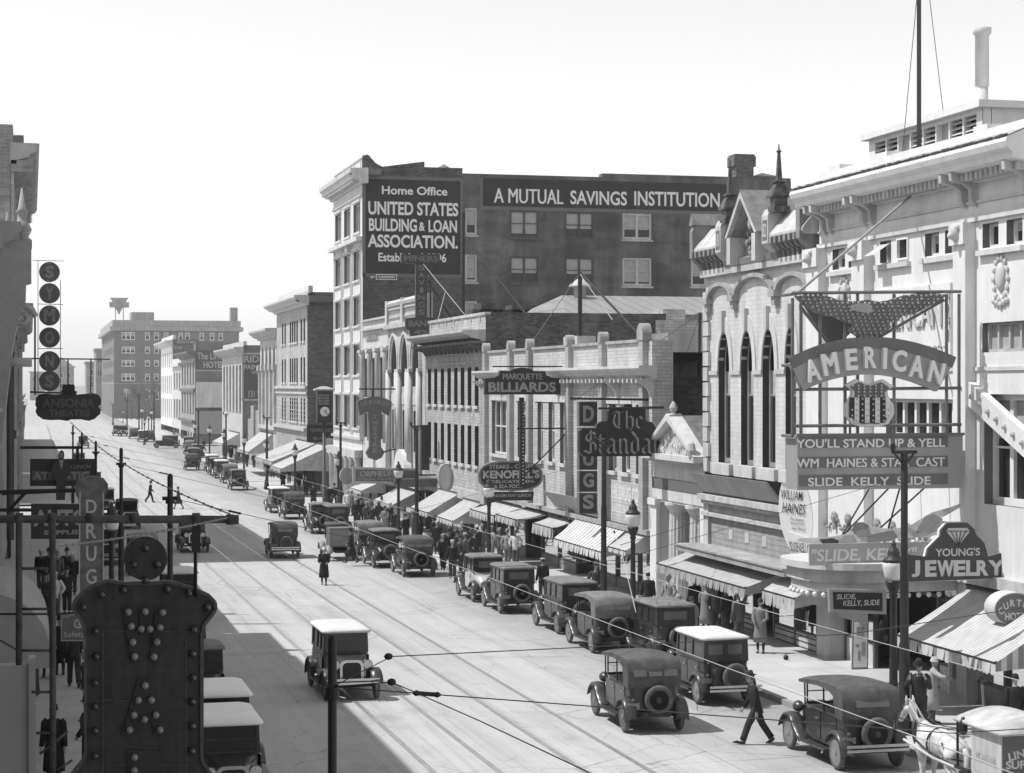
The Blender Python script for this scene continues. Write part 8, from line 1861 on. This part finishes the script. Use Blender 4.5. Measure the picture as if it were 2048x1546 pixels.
for s in (-1, 1):
    m.tube([(s*.30,.62,1.2),(s*.36,0,1.05),(s*.38,-.9,.95),(s*.40,-1.6,.85)], .022, 6); m.tube([(s*.29,-.55,1.3),(s*.31,-.85,1.0),(0,-1.1,.95)], .022, 6); m.tube([(-.12+s*.09,1.2,1.95),(-.17+s*.085,1.33,1.68),(-.2+s*.06,1.4,1.52)], .014, 5); m.tube([(-.18+s*.075,1.36,1.55),(s*.2,.75,1.55),(s*.12,0,1.56),(s*.2,-1.4,1.7)], .012, 5)
    m.tube([(s*.1,.74,1.66),(s*.14,.78,1.86)], [.035,.012], 6)
m.tube([(-.27,1.32,1.75),(-.16,1.37,1.74),(-.06,1.32,1.75)], .014, 5); m.build('harness', HARN, horse)
m = MB()
for s in (-1, 1): q = (-.16+s*.088,1.25,1.80); m.ball(q, .022, 8)
m.build('eye', BLACK, horse)
horse.location = (HX, HY, HZ); horse.rotation_euler = (0, 0, R(4)); horse.scale = (.95, .95, .90)
r = thing('delivery_wagon', 'pale horse-drawn delivery wagon with faded lettering on its side and a dark rear end', 'wagon', (18.75, 34.4, gz(34)))
wa = XX(2003, 34.2); y0 = 34.2; y1 = UY(1943, wa); wb = wa+1.5; WX, WY, WZ = wa+.75, (y0+y1)/2, gz(34); r.location = (WX, WY, WZ)
zr = ZZ(1445, wa, y1)
m = MB(); m.box(wa, wb, y0, y1, WZ+.75, zr); m.build('wagon_box', wear(plain('pale_wagon_paint', .52, .6, .08), (4,4,.7), 2., .35, .6, .78), r)
m = MB(); m.smooth = True; P = [(wa-.12+(wb-wa+.24)*k/10, zr+.02+.20*math.sin(math.pi*k/10)) for k in range(11)]
m.prism(P+[(wb+.12,zr-.04),(wa-.12,zr-.04)], lambda a, b: (a, y0-.15, b), lambda a, b: (a, y1+.55, b)); m.build('wagon_roof', wear(plain('wagon_roof_canvas', .56, .85, .06), (1,1,1), 3., .35, .6, .78), r)
m = MB(); m.box(wa+.02, wb-.02, y0-.02, y0, WZ+.8, zr-.06); m.build('rear_panel', G(.10, .5), r)
m = MB(); letters(m, 'LINEN', on_y(wa+.46, y0-.02, zr-.40), .66, .16, .03, .0, R(12)); letters(m, 'SUPPLY', on_y(wa+.50, y0-.02, zr-.62), .84, .16, .035); m.box(wa+.02, wb-.02, y0-.035, y0-.02, zr-.92, zr-.88); m.build('lettering', PALE2, r)
m = MB()
letters(m, 'MONTANA', on_x(wa, WY, zr-.62), .85, .2, .01); letters(m, 'TOILET CO.', on_x(wa, WY, zr-.98), .85, .18, .01); m.build('side_lettering', plain('faded_letter', .42, .7, .25, 9.), r)
m = MB()
for x in (wa-.05, wb+.05): m.beam((x, y1+.5, WZ+.9), (x, y1+.5, zr), .04); m.box(x-.03, x+.03, y1, y1+.6, WZ+.86, WZ+.92)
m.box(wa, wb, y1, y1+.55, WZ+.72, WZ+.8); m.build('front_frame', BLACK, r)
for s in (-1, 1):
    for y, rad in ((WY+.62,.36),(WY-.42,.46)):
        w_ = make_wheel(r, s*.86, y-WY, rad, False, 'wagon_wheel', .03)
    m = MB(); m.tube([(WX+s*.45, y1+.2, WZ+.7), (HX+s*.46, HY-.6, WZ+.85), (HX+s*.40-.08, HY+.75, WZ+1.0)], .03, 6); m.build('shaft', PALE2, r)
m = MB(); m.smooth = True; m.lathe([(.05,0),(.09,.05),(.09,.2),(.06,.26),(.03,.34)], (wa-.08, y1+.2, WZ+1.6), 10); m.build('wagon_lamp', BLACK, r)
# bare street trees before the far brick building
def bare_tree(x, y, h, lab, seed):
    rn = random.Random(seed); r = thing('bare_tree', lab, 'tree', (x, y, gz(y)), 'bare trees up the street'); t = MB(); c = MB(); z = gz(y)
    def br(mb, p, d, ln, rad, lv):
        q = p+d*ln; mb.tube([p, (p+q)/2+Vector((rn.uniform(-.1,.1),rn.uniform(-.1,.1),0))*ln*.3, q], [rad, rad*.85, rad*.6], 5, False)
        if lv == 0: return
        for k in range(3):
            dd = (d+Vector((rn.uniform(-.8,.8), rn.uniform(-.8,.8), rn.uniform(-.1,.6)))).normalized(); br(c, p.lerp(q, rn.uniform(.55,1)), dd, ln*rn.uniform(.55,.8), max(rad*.6,.02), lv-1)
    br(t, Vector((x,y,z)), Vector((0,0,1)), h*.30, h*.026, 5)
    t.build('trunk', G(.10,.9), r); c.build('crown', G(.16,.9), r)
for i, (p, Y, h) in enumerate(((275,470,13),(290,468,11),(306,466,14),(262,474,12),(252,476,10))):
    bare_tree(XX(p, Y), Y, h, 'bare tree before the far brick building, %s' % ('middle of the clump','just right of the middle one','rightmost and tallest','left of the middle one','leftmost and smallest')[i], i+3)
# ---------------------------------------------------------------- one object for each separate piece
def split(names, gap, new=None):
    for ob in [o for o in COL.objects if o.type == 'MESH' and o.name.split('.')[0] in names]:
        me = ob.data; par = list(range(len(me.vertices)))
        def find(i):
            while par[i] != i: par[i] = par[par[i]]; i = par[i]
            return i
        for p in me.polygons:
            v = list(p.vertices)
            for q in v[1:]:
                a, b = find(v[0]), find(q)
                if a != b: par[a] = b
        comp = {}
        for p in me.polygons: comp.setdefault(find(p.vertices[0]), []).append(p.index)
        ax = 1
        iv = []
        for fs in comp.values():
            ys = [me.vertices[v].co[ax] for f in fs for v in me.polygons[f].vertices]; iv.append((min(ys), max(ys), fs))
        iv.sort(key=lambda t: t[0]); gr = []
        for a, b, fs in iv:
            if gr and a-gr[-1][0] < gap: gr[-1][0] = max(gr[-1][0], b); gr[-1][1] += fs
            else: gr.append([b, list(fs)])
        if len(gr) < 2: continue
        for _, fs in gr:
            m = MB(); mp = {}
            for f in fs:
                p = me.polygons[f]
                for v in p.vertices:
                    if v not in mp: mp[v] = len(m.v); m.v.append(tuple(me.vertices[v].co))
                m.f.append([mp[v] for v in p.vertices]); m.m.append(p.material_index); m.sm.append(p.use_smooth)
            n = m.build(new or ob.name.split('.')[0], list(me.materials), ob.parent, off=(0,0,0)); n.location = ob.location
        bpy.data.objects.remove(ob)
split({'pilaster', 'lion_head', 'arch_hood', 'keystone_and_transom', 'pier_cap', 'medallion', 'bulkhead', 'shop_glass', 'window_heads', 'date_panel', 'vent_plate', 'hood_mould', 'corbelled_cornice'}, .06)
split({'window_sills'}, .04, 'sill'); split({'parapet_piers'}, .05, 'parapet_pier'); split({'colonnette'}, .3); split({'arch_surround'}, .02); split({'acroterion'}, .3); split({'window_display'}, .12)
# ================================================================ HAZE IN THE AIR
m = MB(); m.box(-420, 420, -100, 1100, -6, 44)
hz = m.build('haze', MATS['grey_050_80']); hz.data.materials.clear()
hm = bpy.data.materials.new('smoky_air'); hm.use_nodes = True; t = hm.node_tree
for n in list(t.nodes):
    if n.type != 'OUTPUT_MATERIAL': t.nodes.remove(n)
pv = t.nodes.new('ShaderNodeVolumePrincipled'); pv.inputs['Color'].default_value = (.9,.9,.9,1); pv.inputs['Density'].default_value = .00038
t.links.new(pv.outputs[0], t.nodes['Material Output'].inputs['Volume']); hz.data.materials.append(hm)
tag(hz, 'thin pale smoky haze filling the street', 'haze', kind='stuff')
